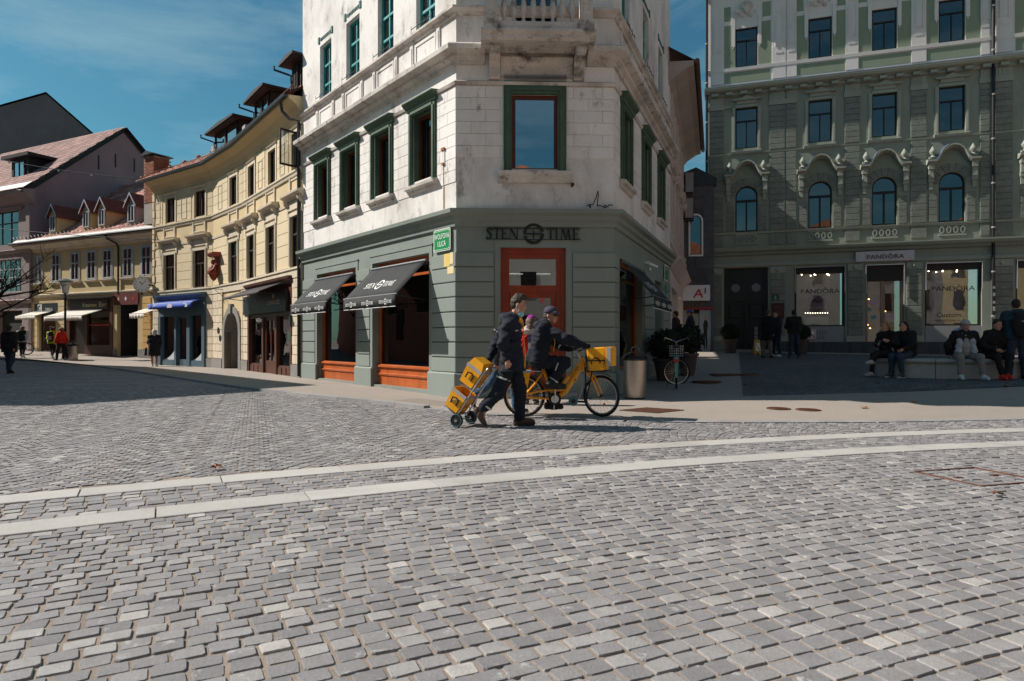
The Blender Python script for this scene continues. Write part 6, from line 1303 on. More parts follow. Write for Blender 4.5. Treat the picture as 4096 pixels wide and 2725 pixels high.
for i, (a, b) in enumerate(((3.66, 5.68), (8.70, 10.74), (11.9, 15.0))):
    m = MB(Df); 
    for (p, q, z0, z1) in ((a, a+.09, 1.16, 4.46), (b-.09, b, 1.16, 4.46), (a+.09, b-.09, 4.14, 4.46), (a+.09, b-.09, 1.80, 1.88)): m.box(p, q, -.22, -.1, z0, z1)
    s_ = m.build('shop_window', dfr, DH); m = MB(Df); m.box(a+.09, b-.09, -.17, -.16, 1.88, 4.14); m.build('pane', glass('display pane', (.8, .82, .82), .11), s_)
    m = MB(Df); m.box(a+.02, b-.02, -.2, -.02, 1.16, 1.82); m.build('lower_panel', greyp, s_)
    m = MB(); m.tube([Df.p(a+.02, .12, 3.3), Df.p(a+.02, .12, 4.42), Df.p(b-.02, .12, 4.42), Df.p(b-.02, .12, 3.3)], .03, 6); m.build('awning_rail', silver, s_)
    m = MB(Df); m.quad((a-.1, -1.9, 1.2), (b+.1, -1.9, 1.2), (b+.1, -1.9, 4.4), (a-.1, -1.9, 4.4)); m.quad((a-.1, -.3, 1.86), (b+.1, -.3, 1.86), (b+.1, -1.9, 1.86), (a-.1, -1.9, 1.86)); m.quad((a-.1, -.3, 4.4), (b+.1, -.3, 4.4), (b+.1, -1.9, 4.4), (a-.1, -1.9, 4.4)); m.build('shop_room', shopin, s_)
    if i < 2:
        pandora(Df, (a+b)/2+.05, 3.28, .20, -.150, pm('black print', (.02, .02, .025), .6), s_)
        for k in range(7): m = MB(); m.ball(Df.p(a+.4+((k*.61) % 1.3), -1.0-(k % 3)*.3, 4.2), .03, 6); m.build('spot_light', emit('spot glow', (1, .85, .6), 14), s_)
        m = MB(Df); m.box(a+.3, b-.3, -.75, -.6, 4.36, 4.39); m.build('ceiling_light', emit('ceiling glow', (1, .88, .78), 3), s_)
    if i == 0:
        t = thing('jewellery_poster', 'square pink and blue jewellery poster in the left jewellery window', 'poster', Df.p(4.6, -.3, 2.6)); m = MB(Df); m.box(4.20, 5.0, -.30, -.28, 2.62, 3.42); m.build('print', posterp, t)
        m = MB()
        for k in range(5): m.ball(Df.p(4.45+.09*k, -.275, 2.95+.05*math.sin(k*1.7)), (.06, .012, .06), 8)
        m.build('printed_bracelet', pm('printed red', (.30, .12, .15), .6), t)
        m = MB(Df); m.box(4.1, 5.1, -.9, -.4, 1.88, 2.25); m.build('display_counter', pm('white counter', (.55, .53, .52), .5), s_)
        for k in range(10): m = MB(); m.ball(Df.p(4.15+k*.1, -.38, 2.42), .018, 6); m.build('counter_light', MATS['spot glow'], s_)
        n = thing('no_bicycle_sign', 'white sign with red-barred bicycle on the grey panel under the left jewellery window', 'sign', Df.p(4.35, 0, 1.3)); m = MB(Df); m.prism(rrect(4.18, 4.52, 1.28, 1.68, .04), -.02, -.012); m.build('plate', whitep, n)
        m = MB(Df); redm = pm('warning red', (.42, .02, .025), .5)
        for (p, q, z0, z1) in ((4.20, 4.225, 1.31, 1.65), (4.475, 4.50, 1.31, 1.65), (4.225, 4.475, 1.30, 1.325), (4.225, 4.475, 1.635, 1.66)): m.box(p, q, -.012, -.009, z0, z1)
        m.quad((4.22, -.008, 1.63), (4.25, -.008, 1.645), (4.485, -.008, 1.33), (4.455, -.008, 1.315)); m.build('red_mark', redm, n, kind='stuff')
        m = MB()
        for q in (4.28, 4.42): m.tube([Df.p(q+.045*math.cos(k*.628), -.006, 1.40+.045*math.sin(k*.628)) for k in range(10)], .006, 4, closed=True)
        m.tube([Df.p(4.28, -.006, 1.40), Df.p(4.33, -.006, 1.47), Df.p(4.41, -.006, 1.47), Df.p(4.35, -.006, 1.40), Df.p(4.33, -.006, 1.47)], .006, 4); m.build('bicycle_pictogram', black, n)
        for r_ in range(4):
            for k in range(4 if r_ < 2 else 7):
                m = MB(Df); u = (4.60 if r_ < 2 else 4.24)+k*.10; z = 1.60-r_*.10; m.prism([(u+.028*math.cos(q*.785), z+.028*math.sin(q*.785)) for q in range(8)], -.022, -.017); m.build('vent_hole', black, s_) if not (r_ >= 2 and 4.15 < u < 4.55 and r_ < 3) else None
    if i == 1:
        t = thing('campaign_poster', 'tall pink poster with framed photograph in the right jewellery window', 'poster', Df.p(9.6, -.3, 2.2)); m = MB(Df); m.box(8.98, 10.05, -.30, -.28, 1.9, 4.0); m.build('print', posterp, t)
        m = MB(Df); m.box(9.2, 9.85, -.28, -.27, 2.85, 3.6); m.build('inset_photo', pm('grey blue photo', (.22, .27, .30), .5, .3, 3), t)
        m = MB(Df); m.text('Custom', 9.6, 2.18, .2, -.155, slant=.1); m.text('MADE JUST FOR YOU', 9.6, 2.0, .075, -.155); m.build('window_lettering', black, s_)
        m = MB(Df); m.box(9.3, 10.2, -.8, -.4, 1.88, 2.4); m.build('display_case', pm('white counter', (.55, .53, .52), .5), s_)
# jewellery door
m = MB(Df)
for (p, q, z0, z1) in ((6.46, 6.58, 1.16, 4.46), (7.82, 7.94, 1.16, 4.46), (6.58, 7.82, 3.75, 4.46), (7.08, 7.24, 1.16, 3.75)): m.box(p, q, -.24, -.1, z0, z1)
jd = m.build('glass_door', pm('bronze door frame', (.20, .15, .13), .4, metal=.4), DH); m = MB(Df); m.box(6.58, 7.82, -.18, -.17, 1.16, 3.75); m.build('pane', glass('door pane', (.75, .72, .68), .14), jd); m = MB(Df); m.box(6.5, 7.9, -.245, -.09, 3.74, 4.45); m.build('dark_head', dfr, jd)
m = MB(); m.tube([Df.p(6.48, .12, 3.2), Df.p(6.48, .12, 4.42), Df.p(7.92, .12, 4.42), Df.p(7.92, .12, 3.2)], .03, 6); m.build('awning_rail', silver, jd)
m = MB(Df); m.quad((6.3, -2.4, 1.1), (8.1, -2.4, 1.1), (8.1, -2.4, 4.0), (6.3, -2.4, 4.0)); m.quad((6.3, -.3, 1.15), (8.1, -.3, 1.15), (8.1, -2.4, 1.15), (6.3, -2.4, 1.15)); m.quad((6.3, -.3, 3.9), (8.1, -.3, 3.9), (8.1, -2.4, 3.9), (6.3, -2.4, 3.9)); m.build('shop_room', pm('warm shop wall', (.20, .12, .075), .8, .2, 2), jd)
for k, (u, z) in enumerate(((6.75, 3.2), (6.85, 3.05), (6.65, 2.55), (7.5, 2.5), (6.8, 1.9), (6.9, 1.75), (7.45, 1.6), (7.7, 1.65))): m = MB(); m.ball(Df.p(u, -1.3, z), (.05, .03, .03), 6); m.build('shelf_light', emit('warm shelf glow', (1, .6, .25), 7), jd)
for k, (u, z, w, h, mt) in enumerate(((6.82, 2.75, .28, .20, pm('pink card', (.5, .32, .42), .7)), (6.66, 2.45, .14, .16, pm('teal card', (.12, .28, .30), .7)), (6.82, 2.12, .20, .16, MATS['teal card']), (7.5, 2.12, .2, .16, MATS['pink card']))): m = MB(Df); m.box(u-w/2, u+w/2, -.165, -.160, z, z+h); m.build('door_card', mt, jd)
ps_ = thing('shop_sign', 'white box sign with dark PANDORA lettering over the glass door', 'sign', Df.p(7.2, .1, 4.6)); m = MB(Df); m.box(6.08, 8.28, -.02, .16, 4.58, 5.0); m.build('box', pm('lilac white box', (.50, .47, .50), .5, rnd=0), ps_)
for k in range(9): m = MB(Df); m.box(6.20+k*.24, 6.207+k*.24, .16, .162, 4.6, 4.98); m.build('panel_joint', pm('sign joint', (.25, .24, .26), .6), ps_)
pandora(Df, 7.2, 4.68, .18, .165, pm('copper letters', (.09, .04, .02), .4), ps_, dep=.02)
# ------------------------------------------------------------------ houses off to the sides that shade the street and stand in the reflections
pale = pm('pale town render', (.55, .46, .36), .9, .1, .5); redr = pm('orange tile roof', (.38, .13, .06), .85, .2, 1); rose = pm('rose church render', (.46, .22, .17), .9, .1, .4)
def block_house(name, label, pts, zt, ridge, mat, wins):
    t = thing(name, label, 'building', (sum(p[0] for p in pts)/len(pts), sum(p[1] for p in pts)/len(pts), 0))
    m = MB(); m.slab(pts, -.3, zt); m.build('walls', mat, t); n = len(pts); cx, cy = sum(p[0] for p in pts)/n, sum(p[1] for p in pts)/n
    m = MB(); m.add([(cx+(p[0]-cx)*1.04, cy+(p[1]-cy)*1.04, zt) for p in pts]+[(cx, cy, ridge)], [(i, (i+1) % n, n) for i in range(n)]+[tuple(range(n))]); m.build('roof', redr, t)
    for (i, cols, rows) in wins:
        a, b = pts[i], pts[(i+1) % n]; F = Fac(*a, *b); F.n = F.n if Vector((cx-a[0], cy-a[1])).dot(F.n) < 0 else -F.n
        for c in range(cols):
            for r_ in range(rows):
                u = F.L*(c+.5)/cols; z = 1.2+r_*3.2; m = MB(F); m.box(u-.55, u+.55, -.02, .04, z, z+1.9); m.build('window', dfr, t)
    return t
block_house('church_house', 'rose coloured church-side building just outside the left edge that shades the street', [(-20.1, 19.13), (-23.5, 14.6), (-44, 14.6), (-56, 37), (-42.4, 37.4), (-30.6, 30.3)], 13.0, 14.5, rose, [(0, 2, 4), (1, 5, 4), (5, 3, 4)])
block_house('town_house', 'pale house with orange roof across the square behind the viewer on the left', [(-48, 11), (-8, -20), (-10, -32), (-58, -2)], 13, 18, pale, [(0, 12, 3)])
block_house('town_house', 'long white house with orange roof straight behind the viewer', [(-8, -21), (16, -21), (16, -34), (-8, -34)], 11, 16, pm('white town render', (.62, .57, .50), .9, .1, .5), [(0, 7, 3)])
block_house('town_house', 'yellow house with orange roof behind the viewer on the right', [(16, -21), (36, -8), (46, -18), (26, -34)], 13, 18, pm('yellow town render', (.55, .42, .22), .9, .1, .5), [(0, 7, 3)])
block_house('town_house', 'rose house with orange roof beyond the right edge of the view', [(36, -8), (40, 12), (54, 12), (52, -12)], 13, 18, rose, [(0, 6, 3)])
# ------------------------------------------------------------------ vehicles and street furniture
rub = pm('tyre rubber', (.012, .012, .013), .8, .1, 9); yb = pm('post yellow paint', (.90, .37, .006), .4, .06, 3, .04, .05, 30, coat=.3, spec=.5); alu = pm('bare aluminium', (.55, .55, .56), .3, .1, 5, .05, 0, metal=1); rimm = pm('pale rim stripe', (.50, .43, .38), .5)
yplast = pm('yellow plastic box', (.92, .40, .010), .5, .07, 3, .06, .06, 20, stain=[(7, (.36, .15, .01), .68, .78, 1)]); greyst = pm('grey reflective strip', (.38, .38, .40), .5); orn = pm('orange reflector', (.75, .2, .01), .3); tealr = pm('blue green wheel', (.06, .16, .18), .6)
def wheel(parent, c, r, axis_yaw, tyre=.022, nm='wheel', spokes=24, rimc=None):
    """bicycle wheel: tyre, rim, hub, spokes; axis turned by axis_yaw about z; parts in parent's local space"""
    cs, sn = math.cos(axis_yaw), math.sin(axis_yaw); c = Vector(c)
    def q(a, rr, off=0): return tuple(c+Vector((cs*math.cos(a)*rr-sn*off, sn*math.cos(a)*rr+cs*off, math.sin(a)*rr)))
    m = MB(); m.tube([q(2*math.pi*i/40, r-tyre) for i in range(40)], tyre, 8, closed=True); w = m.build(nm, rub, parent, smooth=True, local=True)
    m = MB(); m.tube([q(2*math.pi*i/40, r-2.3*tyre) for i in range(40)], tyre*.55, 6, closed=True); m.build('rim', rimc or alu, w, smooth=True, local=True)
    m = MB(); m.tube([q(0, 0, -.05), q(0, 0, .05)], .028, 10); m.build('hub', black, w, local=True)
    m = MB()
    for i in range(spokes): a = 2*math.pi*i/spokes; m.tube([q(a+.25*(1 if i % 2 else -1), .026, .03*(1 if i % 4 < 2 else -1)), q(a, r-2.4*tyre)], .0022, 3, cap=False)
    m.build('spokes', alu, w, local=True, kind='stuff'); return w
def tb(parent, name, pts, r, mat, n=8): m = MB(); m.tube(pts, r, n); return m.build(name, mat, parent, smooth=True, local=True)
# --- yellow post bicycle, rear axle at local x=0
BX, BY = (1207-1178.5)/148, 10.14
BK = thing('post_bicycle', 'yellow post delivery bicycle with a yellow box over the front wheel', 'bicycle', (BX, BY, .012), 0)
RW = .325
wheel(BK, (0, 0, RW), RW, 0, rimc=rimm); wheel(BK, (1.196, 0, RW), RW, R(-38), rimc=rimm)
tb(BK, 'main_tube', [(.905, 0, .86), (.86, 0, .74), (.74, 0, .56), (.64, 0, .40), (.56, 0, .33), (.471, 0, .30)], [.036, .040, .042, .042, .04, .036], yb); tb(BK, 'upper_tube', [(.90, 0, .865), (.74, 0, .68), (.58, 0, .50), (.50, 0, .43)], .034, yb); tb(BK, 'cross_tube', [(.42, 0, .425), (.70, 0, .425)], .028, yb)
tb(BK, 'head_tube', [(.880, 0, .915), (.967, 0, .68)], .034, yb); tb(BK, 'seat_tube', [(.291, 0, .74), (.38, 0, .52), (.46, 0, .30)], .026, yb); tb(BK, 'seat_post', [(.291, 0, .72), (.255, 0, .82)], .016, alu)
for s_ in (-1, 1):
    tb(BK, 'chain_stay', [(0, s_*.065, .325), (.12, s_*.06, .295), (.44, s_*.04, .285)], .014, yb); tb(BK, 'seat_stay', [(0, s_*.065, .335), (.16, s_*.06, .52), (.29, s_*.03, .70)], .013, yb); tb(BK, 'upper_stay', [(0, s_*.065, .345), (.22, s_*.055, .40), (.44, s_*.04, .425)], .014, yb)
    fy = Vector((-math.sin(R(-38)), math.cos(R(-38)), 0))*(s_*.055); tb(BK, 'fork_leg', [tuple(Vector((.99, 0, .69))+fy*.6), tuple(Vector((1.08, 0, .60))+fy), tuple(Vector((1.196, 0, .325))+fy*1.1)], [.018, .017, .011], yb)
tb(BK, 'fork_crown', [(.965, 0, .685), (1.0, 0, .69)], .03, yb); tb(BK, 'stem', [(.875, 0, .91), (.845, 0, 1.0), (.86, 0, 1.02)], .017, alu)
hb = Vector((.86, 0, 1.03)); gR = Vector((.93, -.24, 1.10)); gL = Vector((.73, .24, 1.05))
tb(BK, 'handlebar', [tuple(gR), tuple(hb.lerp(gR, .5)+Vector((.03, 0, .0))), tuple(hb), tuple(hb.lerp(gL, .5)+Vector((.03, 0, 0))), tuple(gL)], .013, black); tb(BK, 'grip', [tuple(gR), tuple(gR+Vector((-.03, -.10, .005)))], .018, rub); tb(BK, 'grip', [tuple(gL), tuple(gL+Vector((-.08, .06, 0)))], .018, rub)
m = MB(); m.box(.76, .82, -.05, .05, 1.05, 1.08); m.build('display_unit', black, BK, local=True)
m = MB(); m.ball((.23, 0, .835), (.14, .09, .035), 10); m.build('saddle', black, BK, smooth=True, local=True)
m = MB(); m.lathe([(.03, -.05), (.095, -.045), (.10, -.02), (.095, .02), (.03, .03)], (.471, -.02, .282), 20, axis='y'); mo = m.build('motor', black, BK, smooth=True, local=True); m = MB(); m.lathe([(.0, -.03), (.06, -.028), (.06, -.02), (.0, -.02)], (.471, -.05, .282), 18, axis='y'); m.build('chainring_cover', alu, mo, local=True)
tb(BK, 'crank', [(.471, -.085, .282), (.475, -.09, .452)], .014, alu); tb(BK, 'crank', [(.471, .085, .282), (.467, .09, .115)], .014, alu)
for p in ((.475, -.14, .455), (.467, .14, .112)): m = MB(); m.box(p[0]-.05, p[0]+.05, p[1]-.045, p[1]+.045, p[2]-.012, p[2]+.012); m.build('pedal', black, BK, local=True)
tb(BK, 'chain', [(.0, -.05, .36), (.47, -.05, .37)], .005, black, 4); tb(BK, 'chain', [(.0, -.05, .29), (.47, -.05, .20)], .005, black, 4)
for (cx, rr, a0, a1, yaw) in ((0, RW+.025, 20, 190, 0), (1.196, RW+.025, 60, 170, R(-38))):
    m = MB(); n = 14; vs = []
    for i in range(n+1):
        a = R(a0+(a1-a0)*i/n); p = Vector((cx+math.cos(yaw)*math.cos(a)*rr, math.sin(yaw)*math.cos(a)*rr, RW+math.sin(a)*rr)); o_ = Vector((-math.sin(yaw), math.cos(yaw), 0))*.028; vs += [tuple(p-o_), tuple(p+Vector((math.cos(a)*.01, 0, math.sin(a)*.01))), tuple(p+o_)]
    m.add(vs, [(i*3+j, i*3+j+1, (i+1)*3+j+1, (i+1)*3+j) for i in range(n) for j in range(2)]); m.build('mudguard', pm('black mudguard', (.02, .02, .022), .4), BK, smooth=True, local=True)
tb(BK, 'rear_rack', [(.26, -.05, .71), (.0, -.06, .72), (-.22, -.06, .70), (-.22, .06, .70), (.26, .05, .71)], .008, alu)
for s_ in (-1, 1):
    m = MB(); m.add([(-.16, s_*.10, .72), (.09, s_*.10, .72), (.03, s_*.10, .40), (-.12, s_*.10, .36), (-.16, s_*.26, .72), (.09, s_*.26, .72), (.03, s_*.24, .40), (-.12, s_*.24, .36)], [(0, 1, 2, 3), (4, 5, 6, 7), (0, 1, 5, 4), (1, 2, 6, 5), (2, 3, 7, 6), (3, 0, 4, 7)]); pn = m.build('pannier', yplast, BK, local=True)
    m = MB(); m.box(-.17, .10, min(s_*.095, s_*.265), max(s_*.095, s_*.265), .70, .735); m.build('lid_strip', greyst, pn, local=True)
m = MB(); m.box(-.05, .15, -.06, .06, .735, .79); m.build('battery', black, BK, local=True); m = MB(); m.add([(.02, -.062, .745), (.13, -.062, .745), (.08, -.062, .765), (.13, -.062, .765), (.03, -.062, .785)], [(0, 1, 2), (2, 3, 4)]); m.build('battery_mark', pm('orange mark', (.7, .12, .01), .5), BK, local=True)
# front carrier and box, turned with the fork
YW = R(-20); HX = .95
def TW(p): x, y, z = p; dx = x-HX; return (HX+dx*math.cos(YW)-y*math.sin(YW), dx*math.sin(YW)+y*math.cos(YW), z)
_tb = tb
def tb(parent, name, pts, r, mat, n=8): return _tb(parent, name, [TW(p) for p in pts] if TURN else pts, r, mat, n)
TURN = True
for y in (-.19, .19): tb(BK, 'carrier_rail', [(1.0, y, .98), (1.03, y, .88), (1.30, y, .885), (1.32, y, .72), (1.02, y, .715), (1.0, y, .98)], .010, black, 6)
for x in (1.04, 1.30): tb(BK, 'carrier_rail', [(x, -.19, .72), (x, .19, .72)], .010, black, 6)
tb(BK, 'carrier_leg', [(.965, -.08, .78), (.98, -.10, .50), (.99, -.09, .25)], .013, black); tb(BK, 'carrier_leg', [(1.10, -.19, .72), (1.04, -.12, .5), (.98, -.10, .20)], .012, black)
m = MB(); m.add([TW(p_) for p_ in [(1.005, -.18, 1.07), (1.29, -.18, 1.09), (1.275, -.175, .735), (1.045, -.175, .72), (1.005, .18, 1.07), (1.29, .18, 1.09), (1.275, .175, .735), (1.045, .175, .72)]], [(0, 1, 2, 3), (4, 5, 6, 7), (0, 1, 5, 4), (1, 2, 6, 5), (2, 3, 7, 6), (3, 0, 4, 7)]); bxo = m.build('front_box', yplast, BK, local=True); bv = bxo.modifiers.new('soft', 'BEVEL'); bv.width = .015; bv.segments = 2
m = MB(); m.box(1.295, 1.40, -.195, .16, .80, 1.09); m.v = [TW(p_) for p_ in m.v]; fl = m.build('box_flap', yplast, bxo, local=True); m = MB(); m.box(1.325, 1.385, -.20, -.195, .80, 1.085); m.v = [TW(p_) for p_ in m.v]; m.build('reflective_strip', greyst, fl, local=True)
tb(bxo, 'box_handle', [(1.09, -.186, .83), (1.09, -.188, .885), (1.13, -.19, .92), (1.18, -.19, .92), (1.22, -.188, .885), (1.22, -.186, .84)], .010, black, 6)
TURN = False
tb(BK, 'brake_cable', [(.80, -.1, 1.05), (.90, -.14, 1.12), (.97, -.1, 1.0), (.93, -.05, .80)], .005, black, 5); tb(BK, 'brake_cable', [(.82, .1, 1.05), (.93, .0, 1.10), (.97, .0, .9), (1.0, -.03, .65)], .005, black, 5)
# stand wheel and reflectors, lettering
m = MB(); m.lathe([(.03, -.02), (.072, -.018), (.075, 0), (.072, .018), (.03, .02)], (.752, -.09, .255), 18, axis='y'); m.build('stand_wheel', tealr, BK, smooth=True, local=True); m = MB(); m.lathe([(.0, -.024), (.035, -.022), (.035, .022), (.0, .024)], (.752, -.09, .255), 14, axis='y'); m.build('stand_hub', black, BK, local=True)
tb(BK, 'stand_arm', [(.76, -.08, .25), (.94, -.07, .24), (.96, -.06, .30)], .016, black); tb(BK, 'stand_leg', [(.84, -.07, .28), (.90, -.07, .46), (.93, -.05, .60)], .012, pm('pale blue stay', (.30, .36, .42), .4))
for x, z in ((1.10, .43), (1.24, .20)): m = MB(); m.ball((x, -.035-.05*(x-1.1), z), (.02, .008, .022), 8); m.build('reflector', orn, BK, local=True)
dirv = Vector((.16, 0, .18)).normalized(); upv = Vector((-dirv.z, 0, dirv.x)); m = MB(); V, Fc, bw = TEXT['KATAN']; k = .20/bw
m.add([tuple(Vector((.70, -.038, .632))+dirv*(x*k)+upv*((y-.35)*k*1.05)) for x, y in V], Fc); m.build('lettering', black, BK, local=True)
m = MB(); m.tube([(.775+.016*math.cos(i*.6), -.034, .575+.016*math.sin(i*.6)) for i in range(11)]+[(.765, -.034, .60), (.79, -.034, .605)], .004, 4); m.build('horn_mark', black, BK, local=True); m = MB(); m.add([(.72, -.026, .57), (.79, -.026, .535), (.83, -.026, .60), (.76, -.026, .64)], [(0, 1, 2, 3)]); m.build('gusset', yb, BK, local=True)
# --- hand trolley with two post boxes (local: x along travel, tilted)
TX = (900-1178.5+65)/163
TR = thing('hand_trolley', 'chrome two-wheeled hand trolley tilted behind the walking postman', 'trolley', (-.68, 9.2, .0), R(-24))
ax = Vector((.0, 0, .095)); ta_ = R(56); aa = Vector((math.cos(ta_), 0, math.sin(ta_))); pp = Vector((-math.sin(ta_), 0, math.cos(ta_)))
def T(a, p, y): return tuple(ax+aa*a+pp*p+Vector((0, y, 0)))
for s_ in (-1, 1):
    y = s_*.21; m = MB(); m.lathe([(.02, -.022), (.09, -.022), (.095, -.012), (.095, .012), (.09, .022), (.02, .022)], (0, y, .095), 24, axis='y'); w = m.build('wheel', rub, TR, smooth=True, local=True)
    m = MB(); m.lathe([(.0, -.03), (.022, -.028), (.026, .028), (.0, .03)], (0, y, .095), 12, axis='y'); m.build('hub', alu, w, local=True); m = MB(); m.tube([(.083*math.cos(q_*.2618), y-.022, .095+.083*math.sin(q_*.2618)) for q_ in range(24)], .006, 5, closed=True); m.build('teal_ring', tealr, w, local=True)
    tb(TR, 'rail', [T(.0, .05, s_*.15), T(.4, .05, s_*.15), T(.78, .05, s_*.14), T(.84, .04, s_*.12)], .011, alu); tb(TR, 'side_brace', [T(.28, .05, s_*.15), T(.24, .15, s_*.16), T(.14, .27, s_*.16)], .008, alu)
    tb(TR, 'toe_bar', [T(.02, .05, s_*.15), T(.04, .27, s_*.15), T(-.01, .31, s_*.15)], .009, alu)
tb(TR, 'axle', [(0, -.21, .095), (0, .21, .095)], .009, alu); tb(TR, 'handle', [T(.84, .04, -.12), T(.86, .03, 0), T(.84, .04, .12)], .013, alu); tb(TR, 'cross_bar', [T(.45, .05, -.15), T(.45, .05, .15)], .008, alu); tb(TR, 'upper_rest', [T(.46, .05, -.15), T(.43, .25, -.15), T(.43, .25, .15), T(.46, .05, .15)], .008, alu)
m = MB(); m.add([T(.03, .06, -.14), T(.03, .28, -.14), T(.03, .28, .14), T(.03, .06, .14), T(.04, .06, -.14), T(.04, .28, -.14), T(.04, .28, .14), T(.04, .06, .14)], [(0, 1, 2, 3), (4, 5, 6, 7), (0, 1, 5, 4), (1, 2, 6, 5), (2, 3, 7, 6), (3, 0, 4, 7)]); m.build('toe_plate', alu, TR, local=True)
for k in range(3): tb(TR, 'bungee_cord', [T(.1+.2*k, .06, -.15), T(.2+.2*k, .055, 0), T(.12+.22*k, .06, .15)], .006, pm('orange cord', (.4, .16, .05), .8), 5)
inner_b = pm('worn orange inside', (.42, .13, .02), .8, .3, 6)
for i, (a0, a1) in enumerate(((.05, .34), (.47, .76))):
    t = thing('post_box_crate', ('lower, open' if i == 0 else 'upper')+' yellow post crate strapped on the hand trolley', 'crate', (-.68, 9.2, .0), R(-24), 'yellow post crates on the trolley')
    p0, p1, w = .07, .31, .17; b0, b1 = .015, .0
    m = MB(); B0 = [T(a0, p0+.02, -w+.02), T(a0, p1-.01, -w+.02), T(a0, p1-.01, w-.02), T(a0, p0+.02, w-.02)]; T0 = [T(a1, p0, -w), T(a1, p1+.01, -w), T(a1, p1+.01, w), T(a1, p0, w)]
    m.add(B0+T0, [(0, 1, 2, 3), (0, 1, 5, 4), (1, 2, 6, 5), (2, 3, 7, 6), (3, 0, 4, 7)]); sh = m.build('shell', yplast, t, local=True); sd2 = sh.modifiers.new('thick', 'SOLIDIFY'); sd2.thickness = .012
    def strip(aA, aB, off): 
        m = MB(); q = [(p0-off, -w-off), (p1+.01+off, -w-off), (p1+.01+off, w+off), (p0-off, w+off)]; m.add([T(aA, *c) for c in q]+[T(aB, *c) for c in q], [(i_, (i_+1) % 4, (i_+1) % 4+4, i_+4) for i_ in range(4)]); return m
    strip(a1-.045, a1-.0, .004).build('reflective_rim', greyst, t, local=True)
    m = MB(); m.add([T(a1-(.10 if i == 0 else .01), p0+.01, -w+.01), T(a1-(.10 if i == 0 else .01), p1, -w+.01), T(a1-(.10 if i == 0 else .01), p1, w-.01), T(a1-(.10 if i == 0 else .01), p0+.01, w-.01)], [(0, 1, 2, 3)]); m.build('contents' if i == 0 else 'lid', inner_b if i == 0 else yplast, t, local=True)
    if i: m = MB(); m.add([T(a1, p0, -w), T(a1, p1, -w), T(a1+.10, p1-.02, -w+.03), T(a1+.10, p0+.05, -w+.03), T(a1, p0, w), T(a1, p1, w), T(a1+.10, p1-.02, w-.03), T(a1+.10, p0+.05, w-.03)], [(0, 1, 2, 3), (4, 5, 6, 7), (0, 3, 7, 4), (1, 2, 6, 5), (2, 3, 7, 6)]); m.build('folded_cover', yplast, t, local=True)
    am = (a0+a1)/2; tb(t, 'carry_handle', [T(am-.05, p0+.07, -w-.004), T(am+.03, p0+.07, -w-.012), T(am+.05, p0+.11, -w-.014), T(am+.03, p0+.17, -w-.012), T(am-.05, p0+.17, -w-.004)], .011, black, 6)
# --- litter bins
steel = pm('brushed steel', (.46, .41, .37), .38, .14, 1.4, .12, .1, 90, metal=.9, stain=[(5, (.2, .17, .15), .66, .78, .3)])
def bin_(x, y, label, s_=1.0):
    z = on_ground(x, y); t = thing('litter_bin', label, 'litter bin', (x, y, z), group='cylindrical steel litter bins')
    m = MB(); m.lathe([(.23*s_, .03), (.235*s_, .05), (.235*s_, .80*s_), (.225*s_, .81*s_)], (0, 0, 0), 32); m.build('body', steel, t, smooth=True, local=True); m = MB(); m.lathe([(.21*s_, 0), (.21*s_, .05)], (0, 0, 0), 24); m.build('base', black, t, local=True)
    m = MB(); m.lathe([(.24*s_, .80*s_), (.245*s_, .84*s_), (.20*s_, .88*s_), (.12*s_, .87*s_)], (0, 0, 0), 28); m.build('collar', black, t, smooth=True, local=True)
    for sy in (0,):
        m = MB(); n = 10; vs = []
        for i in range(n+1):
            a = math.pi*i/n; px, pz = -.26*s_*math.cos(a), .84*s_+.14*s_*math.sin(a); vs += [(px, -.10*s_, pz), (px, .10*s_, pz)]
        m.add(vs, [(i*2, i*2+1, i*2+3, i*2+2) for i in range(n)]); h = m.build('curved_cover', pm('grey bin cover', (.16, .16, .17), .4, metal=.5), t, smooth=2, local=True); sd3 = h.modifiers.new('thick', 'SOLIDIFY'); sd3.thickness = .008
    m = MB(); m.tube([(-.09*s_, .0, .98*s_), (-.07*s_, 0, 1.06*s_), (0, 0, 1.09*s_), (.07*s_, 0, 1.06*s_), (.09*s_, 0, .98*s_)], .012, 6); m.build('loop', MATS['grey bin cover'], t, local=True)
    return t
bin_(2.52, 13.35, 'steel litter bin at the shaded corner of the sage building', .98)
bin_(-22.3, 33.1, 'steel litter bin beside the lamp post on the sunny pavement', .95)
# --- street lamp
LX, LY = -22.9, 33.4; lz = on_ground(LX, LY)
lp = thing('street_lamp', 'black cast-iron street lamp with a white lantern on the left', 'street lamp', (LX, LY, lz))
m = MB(); m.lathe([(.20, 0), (.20, .08), (.15, .14), (.13, .5), (.10, .6), (.085, .75), (.06, .82), (.055, 1.6), (.05, 3.1), (.07, 3.14), (.07, 3.2), (.045, 3.24), (.04, 3.42)], (0, 0, 0), 14); m.build('post', black, lp, smooth=True, local=True)
m = MB(); m.lathe([(.04, 3.42), (.10, 3.44), (.16, 3.46)], (0, 0, 0), 12); m.build('lantern_base', black, lp, local=True)
m = MB(); m.lathe([(.14, 3.46), (.24, 4.0), (.24, 4.02)], (0, 0, 0), 12); m.build('lantern_glass', pm('milky lamp glass', (.72, .70, .66), .4), lp, smooth=True, local=True)
m = MB(); m.lathe([(.25, 4.0), (.36, 4.03), (.36, 4.06), (.20, 4.15), (.06, 4.19), (.0, 4.20)], (0, 0, 0), 16); m.build('lantern_cap', pm('slate lamp cap', (.10, .12, .13), .4), lp, smooth=True, local=True)
